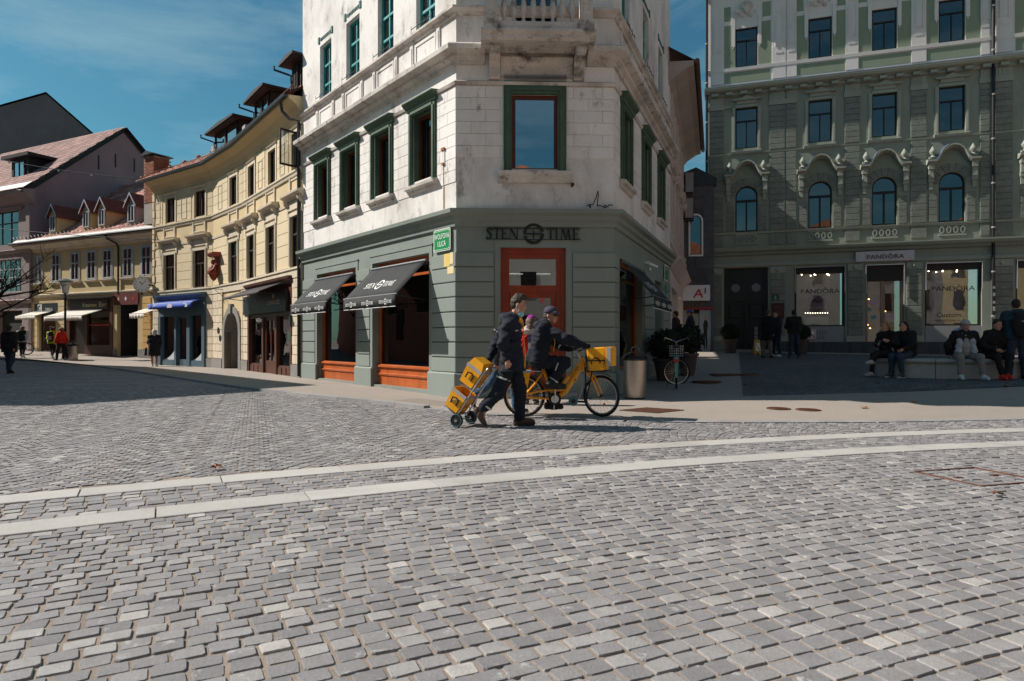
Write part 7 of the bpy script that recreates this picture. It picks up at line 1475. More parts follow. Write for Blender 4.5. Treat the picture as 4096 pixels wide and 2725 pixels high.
# --- parked green bicycle seen from behind
PBZ = on_ground(4.9, 16.3)
PBK = thing('parked_bicycle', 'pale green parked bicycle with a wire basket in the shaded lane', 'bicycle', (3.72, 14.75, on_ground(3.72, 14.75)+.012), R(76))
gm_ = pm('pale green frame paint', (.16, .30, .25), .4, .06, 3)
wheel(PBK, (0, 0, .34), .34, 0); wheel(PBK, (1.05, 0, .34), .34, R(-72))
tb(PBK, 'down_tube', [(.82, 0, .80), (.62, 0, .45), (.42, 0, .30)], .018, gm_); tb(PBK, 'seat_tube', [(.42, 0, .29), (.28, 0, .78)], .016, gm_); tb(PBK, 'head_tube', [(.80, 0, .92), (.86, 0, .72)], .02, gm_); tb(PBK, 'seat_post', [(.28, 0, .78), (.25, 0, .92)], .013, alu)
for s_ in (-1, 1): tb(PBK, 'chain_stay', [(0, s_*.06, .34), (.42, s_*.03, .29)], .01, gm_); tb(PBK, 'seat_stay', [(0, s_*.06, .34), (.29, s_*.02, .75)], .009, gm_); tb(PBK, 'fork_leg', [(.87, s_*.03, .72), (.95, s_*.05, .5), (1.05, s_*.055, .34)], .011, gm_)
m = MB(); m.ball((.22, 0, .95), (.14, .09, .04), 10); m.build('saddle', pm('brown leather', (.05, .028, .02), .6), PBK, smooth=True, local=True); tb(PBK, 'stem', [(.80, 0, .92), (.77, 0, 1.06)], .012, alu); tb(PBK, 'handlebar', [(.55, -.28, 1.10), (.72, -.26, 1.16), (.80, -.10, 1.10), (.78, 0, 1.06), (.82, .10, 1.10), (.74, .26, 1.16), (.58, .28, 1.10)], .011, alu)
tb(PBK, 'grip', [(.55, -.28, 1.10), (.45, -.29, 1.07)], .016, rub); tb(PBK, 'grip', [(.58, .28, 1.10), (.48, .29, 1.07)], .016, rub)
m = MB()
for k in range(5):
    z = .72+k*.06; m.tube([(.92, -.15, z), (1.22, -.17, z), (1.22, .17, z), (.92, .15, z)], .004, 4, closed=True)
for k in range(7):
    y = -.15+k*.05; m.tube([(.92, y, .98), (.93, y, .72), (1.21, y, .72), (1.22, y*1.1, .98)], .003, 4)
m.build('wire_basket', alu, PBK, local=True, kind='stuff')
m = MB(); m.box(-.30, -.27, -.06, .06, .62, .68); m.build('rear_light', pm('red lamp', (.5, .015, .01), .3), PBK, local=True)
m = MB(); n = 12; vs = []
for i in range(n+1): a = R(10+180*i/n); vs += [(math.cos(a)*.37, -.03, .34+math.sin(a)*.37), (math.cos(a)*.38, .03, .34+math.sin(a)*.38)]
m.add(vs, [(i*2, i*2+1, i*2+3, i*2+2) for i in range(n)]); m.build('mudguard', gm_, PBK, local=True); tb(PBK, 'rear_rack', [(.25, -.06, .70), (-.28, -.06, .70), (-.28, .06, .70), (.25, .06, .70)], .007, gm_); tb(PBK, 'crank', [(.42, -.08, .29), (.47, -.09, .13)], .01, alu); tb(PBK, 'kickstand', [(.30, .06, .30), (.26, .22, .02)], .009, pm('blue stand', (.03, .16, .30), .5))
g2 = copy_tree(PBK); g2.name = 'parked_bicycle'; g2.location = (-26.8, 36.0, on_ground(-26.8, 36.0)+.05); g2.rotation_euler = (0, 0, R(200)); g2['label'] = 'bicycle parked at the far left behind the dark-coated man'
# --- planters with clipped bushes
leafg = pm('box leaf', (.011, .018, .008), .8, .3, 6, .2, 0); terra = pm('brown plastic pot', (.07, .05, .045), .7, .1, 4)
def bush(x, y, label, r_=.42, pot=.5):
    z = on_ground(x, y)+.01; t = thing('potted_bush', label, 'potted plant', (x, y, z), group='round clipped bushes in pots'); m = MB(); m.lathe([(.22, 0), (.30, pot-.08), (.34, pot-.07), (.34, pot), (.29, pot), (.28, pot-.06), (0.01, pot-.06)], (0, 0, 0), 18); m.build('pot', terra, t, smooth=True, local=True)
    rg = random.Random(int(x*100)); m = MB(); n = 1500
    for i in range(n):
        v = Vector((rg.gauss(0, 1), rg.gauss(0, 1), rg.gauss(0, 1))).normalized(); rad = r_*(rg.uniform(.72, 1.05)); p = Vector((0, 0, pot+r_*.75))+Vector((v.x*rad, v.y*rad, v.z*rad*.88)); a = Vector((rg.gauss(0, 1), rg.gauss(0, 1), rg.gauss(0, 1))).normalized(); b = v.cross(a).normalized()*.028; c = (v*.4+a).normalized()*.045
        m.add([tuple(p-b), tuple(p+c), tuple(p+b), tuple(p-c)], [(0, 1, 2, 3)])
    m.build('foliage', leafg, t, local=True, kind='stuff'); m = MB(); m.lathe([(r_*.5, -.6*r_), (r_*.78, -.2*r_), (r_*.8, .2*r_), (r_*.4, .65*r_), (.01, .75*r_)], (0, 0, pot+r_*.75), 14); m.build('inner_mass', leafg, t, local=True)
bush(3.92, 16.6, 'round bush beside the sage wall behind the parked bicycle', .46, .55); bush(4.70, 17.6, 'round bush beyond the parked bicycle basket', .48, .6); bush(9.35, 27.9, 'round potted bush left of the black street door', .40, .6); bush(12.05, 27.2, 'round potted bush right of the black street door', .40, .6)
# --- yellow floor sign
zf = on_ground(10.0, 26.6)+.02; ws = thing('floor_sign', 'small yellow folding floor sign before the black street door', 'sign', (10.0, 26.6, zf)); ysm = pm('yellow sign plastic', (.45, .30, .04), .5)
m = MB(); m.add([(-.15, -.12, 0), (-.07, -.12, 0), (-.06, -.10, .10), (.06, -.10, .10), (.07, -.12, 0), (.15, -.12, 0), (.11, -.02, .62), (-.11, -.02, .62)], [(0, 1, 2, 3, 4, 5, 6, 7)]); m.add([(-.15, .12, 0), (-.11, .02, .62), (.11, .02, .62), (.15, .12, 0), (.06, .11, .10), (-.06, .11, .10)], [(0, 1, 2, 3, 4, 5)]); m.add([(-.11, -.02, .62), (.11, -.02, .62), (.11, .02, .62), (-.11, .02, .62)], [(0, 1, 2, 3)]); fs = m.build('boards', ysm, ws, local=True); sd4 = fs.modifiers.new('thick', 'SOLIDIFY'); sd4.thickness = .012
m = MB(); m.add([(-.10, -.105, .16), (.10, -.105, .16), (.085, -.05, .48), (-.085, -.05, .48)], [(0, 1, 2, 3)]); m.build('notice_sheet', MATS['white paper'], ws, local=True); m = MB(); m.add([(-.085, -.065, .45), (-.065, -.065, .46), (.085, -.112, .19), (.065, -.112, .18)], [(0, 1, 2, 3)]); m.build('red_bar', MATS['warning red'], ws, local=True)
# --- curved stone bench
bst = pm('pale bench stone', (.36, .35, .325), .7, .1, 1.4, .08, .15, 40, stain=[(1.6, (.22, .215, .20), .58, .78, .6)])
bc = Vector((11.5, 18.0)); bench = thing('stone_bench', 'curved pale stone bench in front of the jewellery shop', 'bench', (11.5, 15, .3))
def bench_seg(a0, a1, name):
    prof = [(-.02, -.1), (.0, .33), (-.05, .36), (-.07, .40), (-.05, .45), (.0, .46), (.46, .46), (.50, .40), (.46, .34), (.44, -.1)]; m = MB(); n = 7; k = len(prof); vs = []
    for i in range(n+1):
        a = R(a0+(a1-a0)*i/n); e = Vector((math.cos(a), math.sin(a)))
        for r_, z in prof: p = bc+e*(3.2-r_); vs.append((p.x, p.y, on_ground(bc.x+e.x*3, bc.y+e.y*3)+z))
    m.add(vs, [(i*k+j, i*k+(j+1) % k, (i+1)*k+(j+1) % k, (i+1)*k+j) for i in range(n) for j in range(k)]+[tuple(range(k)), tuple(range(n*k, n*k+k))[::-1]]); return m.build(name, bst, bench, smooth=True)
for a0 in (218, 240, 262, 284, 306): bench_seg(a0+.12, a0+21.88, 'bench_block')
# --- bare tree at the left edge, strings of lights
barkm = pm('dark bark', (.028, .022, .02), .95, .2, 6, .2, .4, 40)
tr = thing('bare_tree', 'leafless tree whose branches reach in at the left edge', 'tree', (-19.7, 24.7, 0))
rt = random.Random(11); trk = MB(); brn = MB()
def grow(p, d, ln, r_, lv):
    pts = [p]; q = p; dd = d
    for i in range(4): dd = (dd+Vector((rt.gauss(0, .10), rt.gauss(0, .10), rt.gauss(0, .06)+.02))).normalized(); q = q+dd*(ln/4); pts.append(q)
    (trk if lv == 0 else brn).tube([tuple(x) for x in pts], [r_*(1-.12*i) for i in range(5)], 6 if lv < 2 else 4)
    if lv < 4:
        for k in range(3 if lv else 6):
            t = rt.uniform(.45, 1.0); o_ = pts[min(4, int(t*4+.5))]; side = Vector((rt.gauss(0, 1), rt.gauss(0, 1), rt.uniform(-.1, .6))).normalized(); grow(o_, (dd*.55+side*.8).normalized(), ln*rt.uniform(.5, .72), r_*.5, lv+1)
grow(Vector((-19.7, 24.7, -.1)), Vector((0, 0, 1)), 2.6, .11, 0)
for k, (dx, dy, dz) in enumerate(((.9, .1, .25), (.8, -.2, .55), (.7, .3, .1))): grow(Vector((-19.7, 24.7, 2.2+.3*k)), Vector((dx, dy, dz)).normalized(), 1.5, .045, 2)
trk.build('trunk', barkm, tr, smooth=True); brn.build('branches', barkm, tr, smooth=True)
def wire(a, b, sag, lab, bulbs=0):
    t = thing('cable', lab, 'cable', a, group='overhead cables'); A_, B_ = Vector(a), Vector(b); n = 18; pts = [A_.lerp(B_, i/n)-Vector((0, 0, sag*4*(i/n)*(1-i/n))) for i in range(n+1)]
    m = MB(); m.tube([tuple(p) for p in pts], .016, 4); m.build('strand', black, t)
    for i in range(bulbs): p = pts[2+int(i*(n-3)/bulbs)]; m = MB(); m.ball((p.x, p.y, p.z-.05), .05, 6); m.build('bulb', pm('clear bulb', (.5, .5, .5), .3), t)
wire((-31, 31, 11.6), (-17.0, 31.2, 8.9), .5, 'upper overhead cable with small bulbs in front of the mauve house', 6)
wire((-30, 30, 7.2), (-15.5, 30.6, 5.9), .25, 'lower overhead cable crossing the yellow house windows')
# ------------------------------------------------------------------ people: bodies and clothes as smooth blended volumes
def surfnet(f, org, vx):
    s = f < 0; c = [s[i:s.shape[0]-1+i, j:s.shape[1]-1+j, k:s.shape[2]-1+k] for i in (0, 1) for j in (0, 1) for k in (0, 1)]
    tot = sum(q.astype(np.int8) for q in c); act = (tot > 0) & (tot < 8); idx = np.argwhere(act)
    if len(idx) == 0: return [], []
    offs = [(i, j, k) for i in (0, 1) for j in (0, 1) for k in (0, 1)]; val = np.stack([f[idx[:, 0]+o[0], idx[:, 1]+o[1], idx[:, 2]+o[2]] for o in offs], 1)
    pos = np.zeros((len(idx), 3)); cnt = np.zeros(len(idx))
    for a in range(8):
        for b in range(a+1, 8):
            d = np.array(offs[b])-np.array(offs[a])
            if np.abs(d).sum() != 1: continue
            va, vb = val[:, a], val[:, b]; x = (va < 0) != (vb < 0); t = np.where(x, va/np.where(x, va-vb, 1), 0)
            pos += np.where(x[:, None], np.array(offs[a])+t[:, None]*d, 0); cnt += x
    V = (idx+pos/cnt[:, None])*vx+org; vid = -np.ones(act.shape, int); vid[act] = np.arange(len(idx)); Fc = []
    for ax in range(3):
        sl0 = [slice(None)]*3; sl1 = [slice(None)]*3; sl0[ax] = slice(0, -1); sl1[ax] = slice(1, None); x = s[tuple(sl0)] != s[tuple(sl1)]; e = np.argwhere(x)
        o1, o2 = [q for q in range(3) if q != ax]; ok = (e[:, o1] > 0) & (e[:, o2] > 0) & (e[:, o1] < act.shape[o1]) & (e[:, o2] < act.shape[o2]); e = e[ok]; ins = s[e[:, 0], e[:, 1], e[:, 2]]
        def g(da, db): q = e.copy(); q[:, o1] += da; q[:, o2] += db; return vid[q[:, 0], q[:, 1], q[:, 2]]
        q = np.stack([g(-1, -1), g(0, -1), g(0, 0), g(-1, 0)], 1); flip = ins if ax != 1 else ~ins; q[~flip] = q[~flip][:, ::-1]; Fc.append(q)
    return V, np.concatenate(Fc)
class Sdf:
    def __init__(s): s.p = []; s.cuts = []
    def cone(s, a, b, ra, rb=None, k=None): s.p.append(('c', np.array(a, float), np.array(b, float), ra, ra if rb is None else rb, k)); return s
    def chain(s, pts, rr, k=None):
        for i in range(len(pts)-1): s.cone(pts[i], pts[i+1], rr[i], rr[i+1], k)
        return s
    def ell(s, c, r, M=None, k=None): s.p.append(('e', np.array(c, float), np.array(r, float), None if M is None else np.array(M, float), 0, k)); return s
    def cut(s, p, n): s.cuts.append((np.array(p, float), np.array(n, float)/np.linalg.norm(n))); return s
    def mesh(s, vx, k=.03, wr=0, seed=0, ws=28):
        lo = np.full(3, 1e9); hi = -lo
        for q in s.p:
            if q[0] == 'c': r = max(q[3], q[4]); lo = np.minimum(lo, np.minimum(q[1], q[2])-r); hi = np.maximum(hi, np.maximum(q[1], q[2])+r)
            else: r = q[2].max(); lo = np.minimum(lo, q[1]-r); hi = np.maximum(hi, q[1]+r)
        lo -= 3*vx+.01; hi += 3*vx+.01; n = np.ceil((hi-lo)/vx).astype(int)+1; ax = [lo[i]+np.arange(n[i])*vx for i in range(3)]; f = np.full(n, .2)
        for q in s.p:
            if q[0] == 'c': r = max(q[3], q[4]); a = np.minimum(q[1], q[2])-r; b = np.maximum(q[1], q[2])+r
            else: r = q[2].max(); a = q[1]-r; b = q[1]+r
            kk = q[5] or k; mg = kk+2*vx; i0 = np.maximum(0, np.floor((a-mg-lo)/vx).astype(int)); i1 = np.minimum(n, np.ceil((b+mg-lo)/vx).astype(int)+1)
            X, Y, Z = np.meshgrid(*[ax[i][i0[i]:i1[i]] for i in range(3)], indexing='ij', sparse=True)
            if q[0] == 'c':
                d = q[2]-q[1]; l2 = max(d@d, 1e-9); t = np.clip(((X-q[1][0])*d[0]+(Y-q[1][1])*d[1]+(Z-q[1][2])*d[2])/l2, 0, 1)
                g = np.sqrt((X-q[1][0]-t*d[0])**2+(Y-q[1][1]-t*d[1])**2+(Z-q[1][2]-t*d[2])**2)-(q[3]+(q[4]-q[3])*t)
            else:
                P_ = [X-q[1][0], Y-q[1][1], Z-q[1][2]]
                if q[3] is not None: M = q[3]; P_ = [P_[0]*M[i][0]+P_[1]*M[i][1]+P_[2]*M[i][2] for i in range(3)]
                k0 = np.sqrt(sum((P_[i]/q[2][i])**2 for i in range(3))); k1 = np.sqrt(sum((P_[i]/q[2][i]**2)**2 for i in range(3)))+1e-9; g = k0*(k0-1)/k1
            sub = f[i0[0]:i1[0], i0[1]:i1[1], i0[2]:i1[2]]; h = np.maximum(kk-np.abs(sub-g), 0)/kk; sub[...] = np.minimum(sub, g)-h*h*kk*.25
        if wr:
            rg = np.random.default_rng(seed); X, Y, Z = np.meshgrid(*ax, indexing='ij', sparse=True); acc = 0
            for i in range(5): kx, ky, kz = rg.normal(size=3)*ws; acc = acc+np.sin(X*kx+Y*ky+Z*(kz*1.3)+rg.uniform(0, 6)+1.5*np.sin(Z*9+i+X*5))
            for i in range(4): kx, ky, kz = rg.normal(size=3)*ws*2.2; acc = acc+.45*np.sin(X*kx+Y*ky+Z*kz+rg.uniform(0, 6)+2*np.sin(Z*13+Y*9+i))
            f = f+acc*wr/2.2
        if s.cuts:
            X, Y, Z = np.meshgrid(*ax, indexing='ij', sparse=True)
            for p, nn in s.cuts: f = np.maximum(f, -((X-p[0])*nn[0]+(Y-p[1])*nn[1]+(Z-p[2])*nn[2]))
        return surfnet(f, lo, vx)
    def build(s, name, mat, parent, vx, **kw):
        V, Fc = s.mesh(vx, **kw); me = bpy.data.meshes.new(name); V = np.asarray(V); Fc = np.asarray(Fc)
        me.vertices.add(len(V)); me.vertices.foreach_set('co', V.astype(np.float32).ravel()); me.loops.add(Fc.size); me.loops.foreach_set('vertex_index', Fc.astype(np.int32).ravel()); me.polygons.add(len(Fc)); me.polygons.foreach_set('loop_start', np.arange(0, Fc.size, 4, dtype=np.int32)); me.update(calc_edges=True); me.validate()
        me.polygons.foreach_set('use_smooth', [True]*len(me.polygons)); me.materials.append(mat); o = bpy.data.objects.new(name, me); COL.objects.link(o); o.parent = parent; return o
skin = pm('skin', (.46, .235, .165), .55, .08, 9, .05, .05, 60, spec=.4); eyem = pm('dark eye', (.03, .02, .018), .3)
def cloth(col, rough=.9): return pm('cloth %s' % (col,), col, rough, .10, 5, .06, .12, 160)
hairs = {}
def hairm(col): return pm('hair %s' % (col,), col, .6, .2, 20, .2, .5, 120)
def V3(*a): return np.array(a, float)
def stand(h=1.75, stride=0, arms=((.0, 0), (.0, 0)), lean=0.0, spread=.0, bend=(0, 0)):
    """joint positions (forward, left, up) for an upright figure; stride in metres; arm swing forward amounts"""
    k = h/1.75; J = {}
    J['pelvis'] = V3(0, 0, .94)*k; J['chest'] = V3(lean*.6, 0, 1.30)*k; J['neck'] = V3(lean*.9, 0, 1.475)*k; J['head'] = V3(lean*1.1+.02, 0, 1.63)*k
    for i, (n, s_) in enumerate((('L', 1), ('R', -1))):
        st = stride*(.5 if i == 0 else -.5); J['hip'+n] = V3(0, s_*.09, .91)*k; J['sho'+n] = V3(lean*.8, s_*.185, 1.42)*k
        up = .12 if st < -.1 else 0; J['kne'+n] = V3(st*.45+(.05 if st else .01), s_*(.095+spread*.5), .50)*k; J['ank'+n] = V3(st-.02, s_*(.095+spread), .09+up)*k; J['toe'+n] = V3(st+.16, s_*(.11+spread*1.1), .035+(.0 if up else 0))*k
        a, b = arms[i]; J['elb'+n] = V3(lean*.5+a*.5-.02, s_*.245, 1.14)*k; J['wri'+n] = V3(lean*.3+a, s_*(.23-b), .90+abs(a)*.4)*k
    return J
def person(label, loc, heading, J, o, vx=.014, group=None, headdir=(0, 0), k=1.0, zoff=0):
    """o: outfit; headdir: (yaw, pitch) of the head in degrees relative to the body"""
    p = thing('person', label, 'person', loc, heading, group); c = lambda n: J[n]
    yw, pt = R(headdir[0]), R(headdir[1]); hf = V3(math.cos(yw)*math.cos(pt), math.sin(yw)*math.cos(pt), math.sin(pt)); hs = V3(-math.sin(yw), math.cos(yw), 0); hu = np.cross(hf, hs); HM = np.array([hf, hs, hu]); H = c('head')
    hp = lambda a, b, d: H+hf*a*k+hs*b*k+hu*d*k
    S_ = Sdf(); q = .020
    S_.ell(hp(-.012, 0, .03), (.098*k, .077*k, .095*k), HM); S_.ell(hp(.022, 0, -.045), (.072*k, .060*k, .078*k), HM); S_.ell(hp(.058, 0, -.088), (.032*k, .032*k, .028*k), HM, k=.02)
    S_.cone(hp(.085, 0, .015), hp(.110, 0, -.032), .010*k, .014*k, k=.012); S_.cone(hp(.082, -.03, .028), hp(.082, .03, .028), .011*k, .011*k, k=.012); S_.cone(hp(.088, -.02, -.062), hp(.088, .02, -.062), .007*k, .007*k, k=.01)
    for s_ in (-1, 1): S_.ell(hp(-.012, s_*.079, -.008), (.022*k, .010*k, .032*k), HM, k=.008); S_.ell(hp(.068, s_*.038, -.022), (.02, .02, .018), HM, k=.02)
    S_.cone(c('neck')+V3(-.01, 0, -.03), hp(-.02, 0, -.07), .058*k, .054*k)
    S_.chain([c('neck')+V3(0, 0, -.02), c('chest'), c('pelvis')], [.06, .11, .11])
    for n in 'LR':
        S_.chain([c('chest')+(c('sho'+n)-c('chest'))*.6, c('sho'+n), c('elb'+n), c('wri'+n)], [.07, .05, .036, .028]); S_.chain([c('hip'+n), c('kne'+n), c('ank'+n)], [.07, .048, .038]); S_.cone(c('ank'+n), c('toe'+n)-V3(.02, 0, 0), .035, .025)
        # hand: palm, four bent fingers, thumb
        w = c('wri'+n); fd = o.get('hand'+n); fd = (w-c('elb'+n))/np.linalg.norm(w-c('elb'+n)) if fd is None else np.array(fd, float)/np.linalg.norm(fd)
        sd = V3(0, 1 if n == 'L' else -1, 0); sd = sd-fd*(sd@fd); sd /= np.linalg.norm(sd)+1e-9; wd = np.cross(fd, sd); curl = o.get('curl', .35); pm_ = w+fd*.055*k
        if o.get('gloved'): continue
        S_.cone(w, pm_+fd*.02, .024*k, .024*k); S_.cone(pm_-wd*.022*k, pm_+wd*.022*k, .017*k, .017*k, k=.02)
        for i in range(4):
            b = w+fd*.085*k+wd*(-.030+.020*i)*k; ln = (.062, .072, .068, .054)[i]*k; m1 = b+fd*ln*.55-sd*curl*.022; tip = m1+fd*ln*(.5-curl*.45)-sd*curl*ln*.75; S_.chain([b, m1, tip], [.0095*k, .009*k, .0075*k], k=.008)
        tb_ = w+fd*.035*k-wd*.026*k; S_.chain([tb_, tb_+fd*.035*k-wd*.022*k-sd*.01, tb_+fd*.062*k-wd*.014*k-sd*.02], [.012*k, .0105*k, .009*k], k=.01)
    S_.build('body', o.get('skin', skin), p, vx, k=.028)
    for s_ in (-1, 1):
        m = MB(); m.ball(tuple(hp(.083, s_*.031, .010)), (.008*k, .010*k, .006*k), 8); m.build('eye', eyem, p, smooth=True, local=True)
        m = MB(); m.tube([tuple(hp(.088, s_*.014, .034)), tuple(hp(.086, s_*.03, .040)), tuple(hp(.076, s_*.048, .034))], .0045*k, 5); m.build('eyebrow', hairm(o['hair'][0]), p, local=True)
    # hair
    hc, style = o['hair']; hs_ = Sdf()
    if style != 'none':
        hs_.ell(hp(-.022, 0, .045), (.100*k, .083*k, .092*k), HM); hs_.ell(hp(-.055, 0, -.005), (.06*k, .074*k, .075*k), HM)
        if style == 'quiff': hs_.cone(hp(.03, 0, .115), hp(.075, 0, .100), .035*k, .026*k); hs_.cone(hp(-.04, 0, .12), hp(.04, 0, .12), .04*k, .035*k)
        if style in ('bob', 'long'):
            for s_ in (-1, 1): hs_.chain([hp(-.01, s_*.07, .05), hp(.0, s_*.082, -.03), hp(-.01, s_*.075, -.11)], [.04*k, .035*k, .03*k])
            hs_.chain([hp(-.07, 0, .03), hp(-.085, 0, -.08), hp(-.08, 0, -.12 if style == 'bob' else -.26)], [.07*k, .07*k, .06*k if style == 'bob' else .05*k])
        if style == 'curly':
            for i in range(16): a = i*2.4; hs_.ell(hp(-.03+.06*math.cos(a), .085*math.sin(a), .04+.06*math.sin(i*1.3)), (.038, .038, .038))
        hs_.cut(hp(.052, 0, .055), -hf*1.0+hu*.9)
        hs_.build('hair', hairm(hc), p, min(vx, .012), k=.03, wr=.004, seed=3, ws=70)
    # trousers
    tc, tr_ = o['trousers']; T_ = Sdf(); tb2 = o.get('tbulk', 1.0)
    T_.cone(c('hipL')+V3(0, -.01, .06), c('hipR')+V3(0, .01, .06), .125*tb2, .125*tb2)
    for n in 'LR': T_.chain([c('hip'+n)+V3(0, 0, -.02), c('kne'+n), c('ank'+n)+V3(0, 0, .02)], [.108*tb2, .078*tb2*tr_, .060*tb2*tr_])
    T_.build('trousers', cloth(tc), p, vx, k=.05, wr=o.get('twr', .006), seed=sum(map(ord, label)) % 97)
    # jacket
    jc, hem, bulk = o['jacket']; D_ = Sdf(); P_, Ch = c('pelvis'), c('chest'); ax_ = (Ch-P_)/np.linalg.norm(Ch-P_); hemp = P_+ax_*(hem)
    for s_ in (-1, 1):
        sh = c('sho'+('L' if s_ > 0 else 'R')); a = sh*.45+(c('neck')*.55)-V3(0, 0, .09); D_.chain([a, Ch+V3(0, s_*.10, -.02), P_+ax_*.05+V3(0, s_*.085, 0), hemp+V3(0, s_*.085, 0)], [.105*bulk, .130*bulk, .128*bulk, .140*bulk*o.get('flare', 1)])
        D_.cone(c('neck')+V3(0, s_*.04, -.05), sh, .075*bulk, .078*bulk)
    for n in 'LR': D_.chain([c('sho'+n), c('elb'+n), c('wri'+n)+(c('elb'+n)-c('wri'+n))*.10], [.082*bulk, .066*bulk, .054*bulk], k=.035)
    if o.get('collar', 1): D_.cone(c('neck')+V3(-.01, -.02, .0), c('neck')+V3(-.01, .02, .0), .078*o.get('collar', 1), .078*o.get('collar', 1))
    if o.get('hood'): D_.ell(c('neck')+V3(-.105, 0, .0), (.085, .135, .07), k=.03)
    D_.cut(hemp, ax_*.95+V3(0, 0, .05)); jm = o.get('jmat') or cloth(jc)
    for n in 'LR': pass
    D_.build('jacket', jm, p, vx, k=.055, wr=o.get('jwr', .008), seed=(sum(map(ord, label))+5) % 97, ws=o.get('jws', 20))
    # shoes
    for n in 'LR':
        A_, Tt = c('ank'+n), c('toe'+n); d = (Tt-A_); F_ = Sdf(); heel = A_+V3(-.045, 0, -.055) if 'heel'+n not in J else J['heel'+n]
        F_.chain([heel, (heel+Tt)/2+V3(0, 0, .012), Tt], [.040, .042, .034], k=.03); F_.cone(A_+V3(0, 0, .01), (heel*.6+Tt*.4), .046, .042); F_.build('shoe', cloth(o['shoes'], .6), p, min(vx, .012), k=.03)
        if o.get('sole'):
            F_ = Sdf(); F_.chain([heel+V3(0, 0, -.028), Tt+V3(.005, 0, -.022)], [.040, .036], k=.02); F_.build('sole', cloth(o['sole'], .7), p, min(vx, .012), k=.02)
    return p, hp
def limb_band(p, a, b, t, r, w, mat, name='reflective_band'):
    a, b = Vector(a), Vector(b); d = (b-a).normalized(); c = a.lerp(b, t); m = MB(); m.tube([tuple(c-d*w), tuple(c+d*w)], r, 14, cap=False); return m.build(name, mat, p, smooth=True, local=True)
navy = (.011, .014, .023); refl = pm('reflective tape', (.55, .55, .55), .4)
# --- walking postman
J = stand(1.80); J.update(pelvis=V3(0, 0, .96), chest=V3(-.015, 0, 1.33), neck=V3(.02, 0, 1.50), head=V3(.105, 0, 1.685), shoL=V3(-.02, .20, 1.455), shoR=V3(-.03, -.20, 1.455), hipL=V3(.02, .09, .93), hipR=V3(-.02, -.09, .93),
    kneR=V3(-.17, -.10, .49), ankR=V3(-.385, -.10, .225), toeR=V3(-.375, -.10, .055), heelR=V3(-.475, -.10, .235), kneL=V3(.125, .10, .49), ankL=V3(.115, .10, .105), toeL=V3(.30, .11, .045), heelL=V3(.065, .10, .045),
    elbR=V3(-.115, -.27, 1.15), wriR=V3(-.055, -.25, .925), elbL=V3(-.22, .27, 1.14), wriL=V3(-.33, .22, .90))
PX, PY = (1177-1178.5)/165, 9.09
o = dict(hair=((.045, .028, .018), 'quiff'), trousers=(navy, 1.18), tbulk=1.0, twr=.009, jacket=(navy, -.20, 1.10), flare=1.16, jwr=.012, jws=20, shoes=(.085, .045, .032), sole=(.04, .032, .028), hood=1, collar=1.15, handR=(.12, .02, -1), curl=.55)
PM_, hp = person('walking postman in navy uniform with a face mask under his chin, pulling the trolley', (PX, PY, .012), 0, J, o, vx=.0085, headdir=(-8, -10))
def jb(p, name, pts, r, mat, n=5): m = MB(); m.tube(pts, r, n); return m.build(name, mat, p, smooth=True, local=True)
m = MB(); m.ball(tuple(hp(.045, -.01, -.128)), (.052, .055, .045), 12); m.build('face_mask', pm('pale blue mask', (.32, .55, .62), .8), PM_, smooth=True, local=True)
for s_ in (-1, 1): jb(PM_, 'mask_strap', [tuple(hp(.02, s_*.068, -.10)), tuple(hp(.015, s_*.083, -.04)), tuple(hp(-.012, s_*.092, .02)), tuple(hp(-.02, s_*.086, -.06)), tuple(hp(.01, s_*.066, -.115))], .0028, whitep)
limb_band(PM_, J['kneR'], J['hipR'], .40, .102, .012, refl); limb_band(PM_, J['ankR'], J['kneR'], .22, .083, .012, refl); 
jb(PM_, 'chest_band', [(-.015+.150*math.cos(R(q)), -.1+.150*math.sin(R(q)), 1.345+.0004*q) for q in (-62, -45, -28, -12)], .011, refl)
jb(PM_, 'yellow_zip_edge', [(.155, -.03, 1.46), (.165, -.04, 1.36), (.175, -.05, 1.15), (.19, -.05, .95), (.185, -.05, .79)], .009, yb); m = MB(); m.ball((.125, -.05, 1.465), (.04, .05, .035), 8); m.build('yellow_collar_lining', yb, PM_, smooth=True, local=True)
# --- cyclist, in the bicycle's own coordinates
J = stand(1.76); J.update(pelvis=V3(.20, 0, .91), chest=V3(.27, 0, 1.25), neck=V3(.325, 0, 1.435), head=V3(.415, -.01, 1.575), shoL=V3(.315, .19, 1.385), shoR=V3(.285, -.20, 1.375), hipL=V3(.21, .09, .88), hipR=V3(.21, -.09, .88),
    kneR=V3(.615, -.12, .845), ankR=V3(.425, -.13, .545), toeR=V3(.60, -.14, .495), heelR=V3(.36, -.13, .505), kneL=V3(.53, .12, .55), ankL=V3(.415, .13, .215), toeL=V3(.58, .14, .16), heelL=V3(.35, .13, .17),
    elbR=V3(.60, -.30, 1.225), wriR=V3(.86, -.30, 1.13), elbL=V3(.50, .30, 1.16), wriL=V3(.645, .27, 1.06))
o = dict(hair=((.10, .09, .085), 'short'), trousers=(navy, 1.15), tbulk=1.02, twr=.008, jacket=(navy, -.07, 1.12), flare=1.12, jwr=.012, jws=21, shoes=(.018, .018, .02), sole=(.03, .03, .03), hood=1, collar=1.25, gloved=1, handR=(1, .15, -.15), handL=(1, -.2, -.1), curl=.95)
CY, hp = person('postman in navy uniform, dark cap and sunglasses riding the yellow bicycle', (BX, BY, .012), 0, J, o, vx=.0085, headdir=(-32, -6))
capm = pm('dark purple cap', (.055, .048, .075), .85, .1, 6); S_ = Sdf(); HMc = None
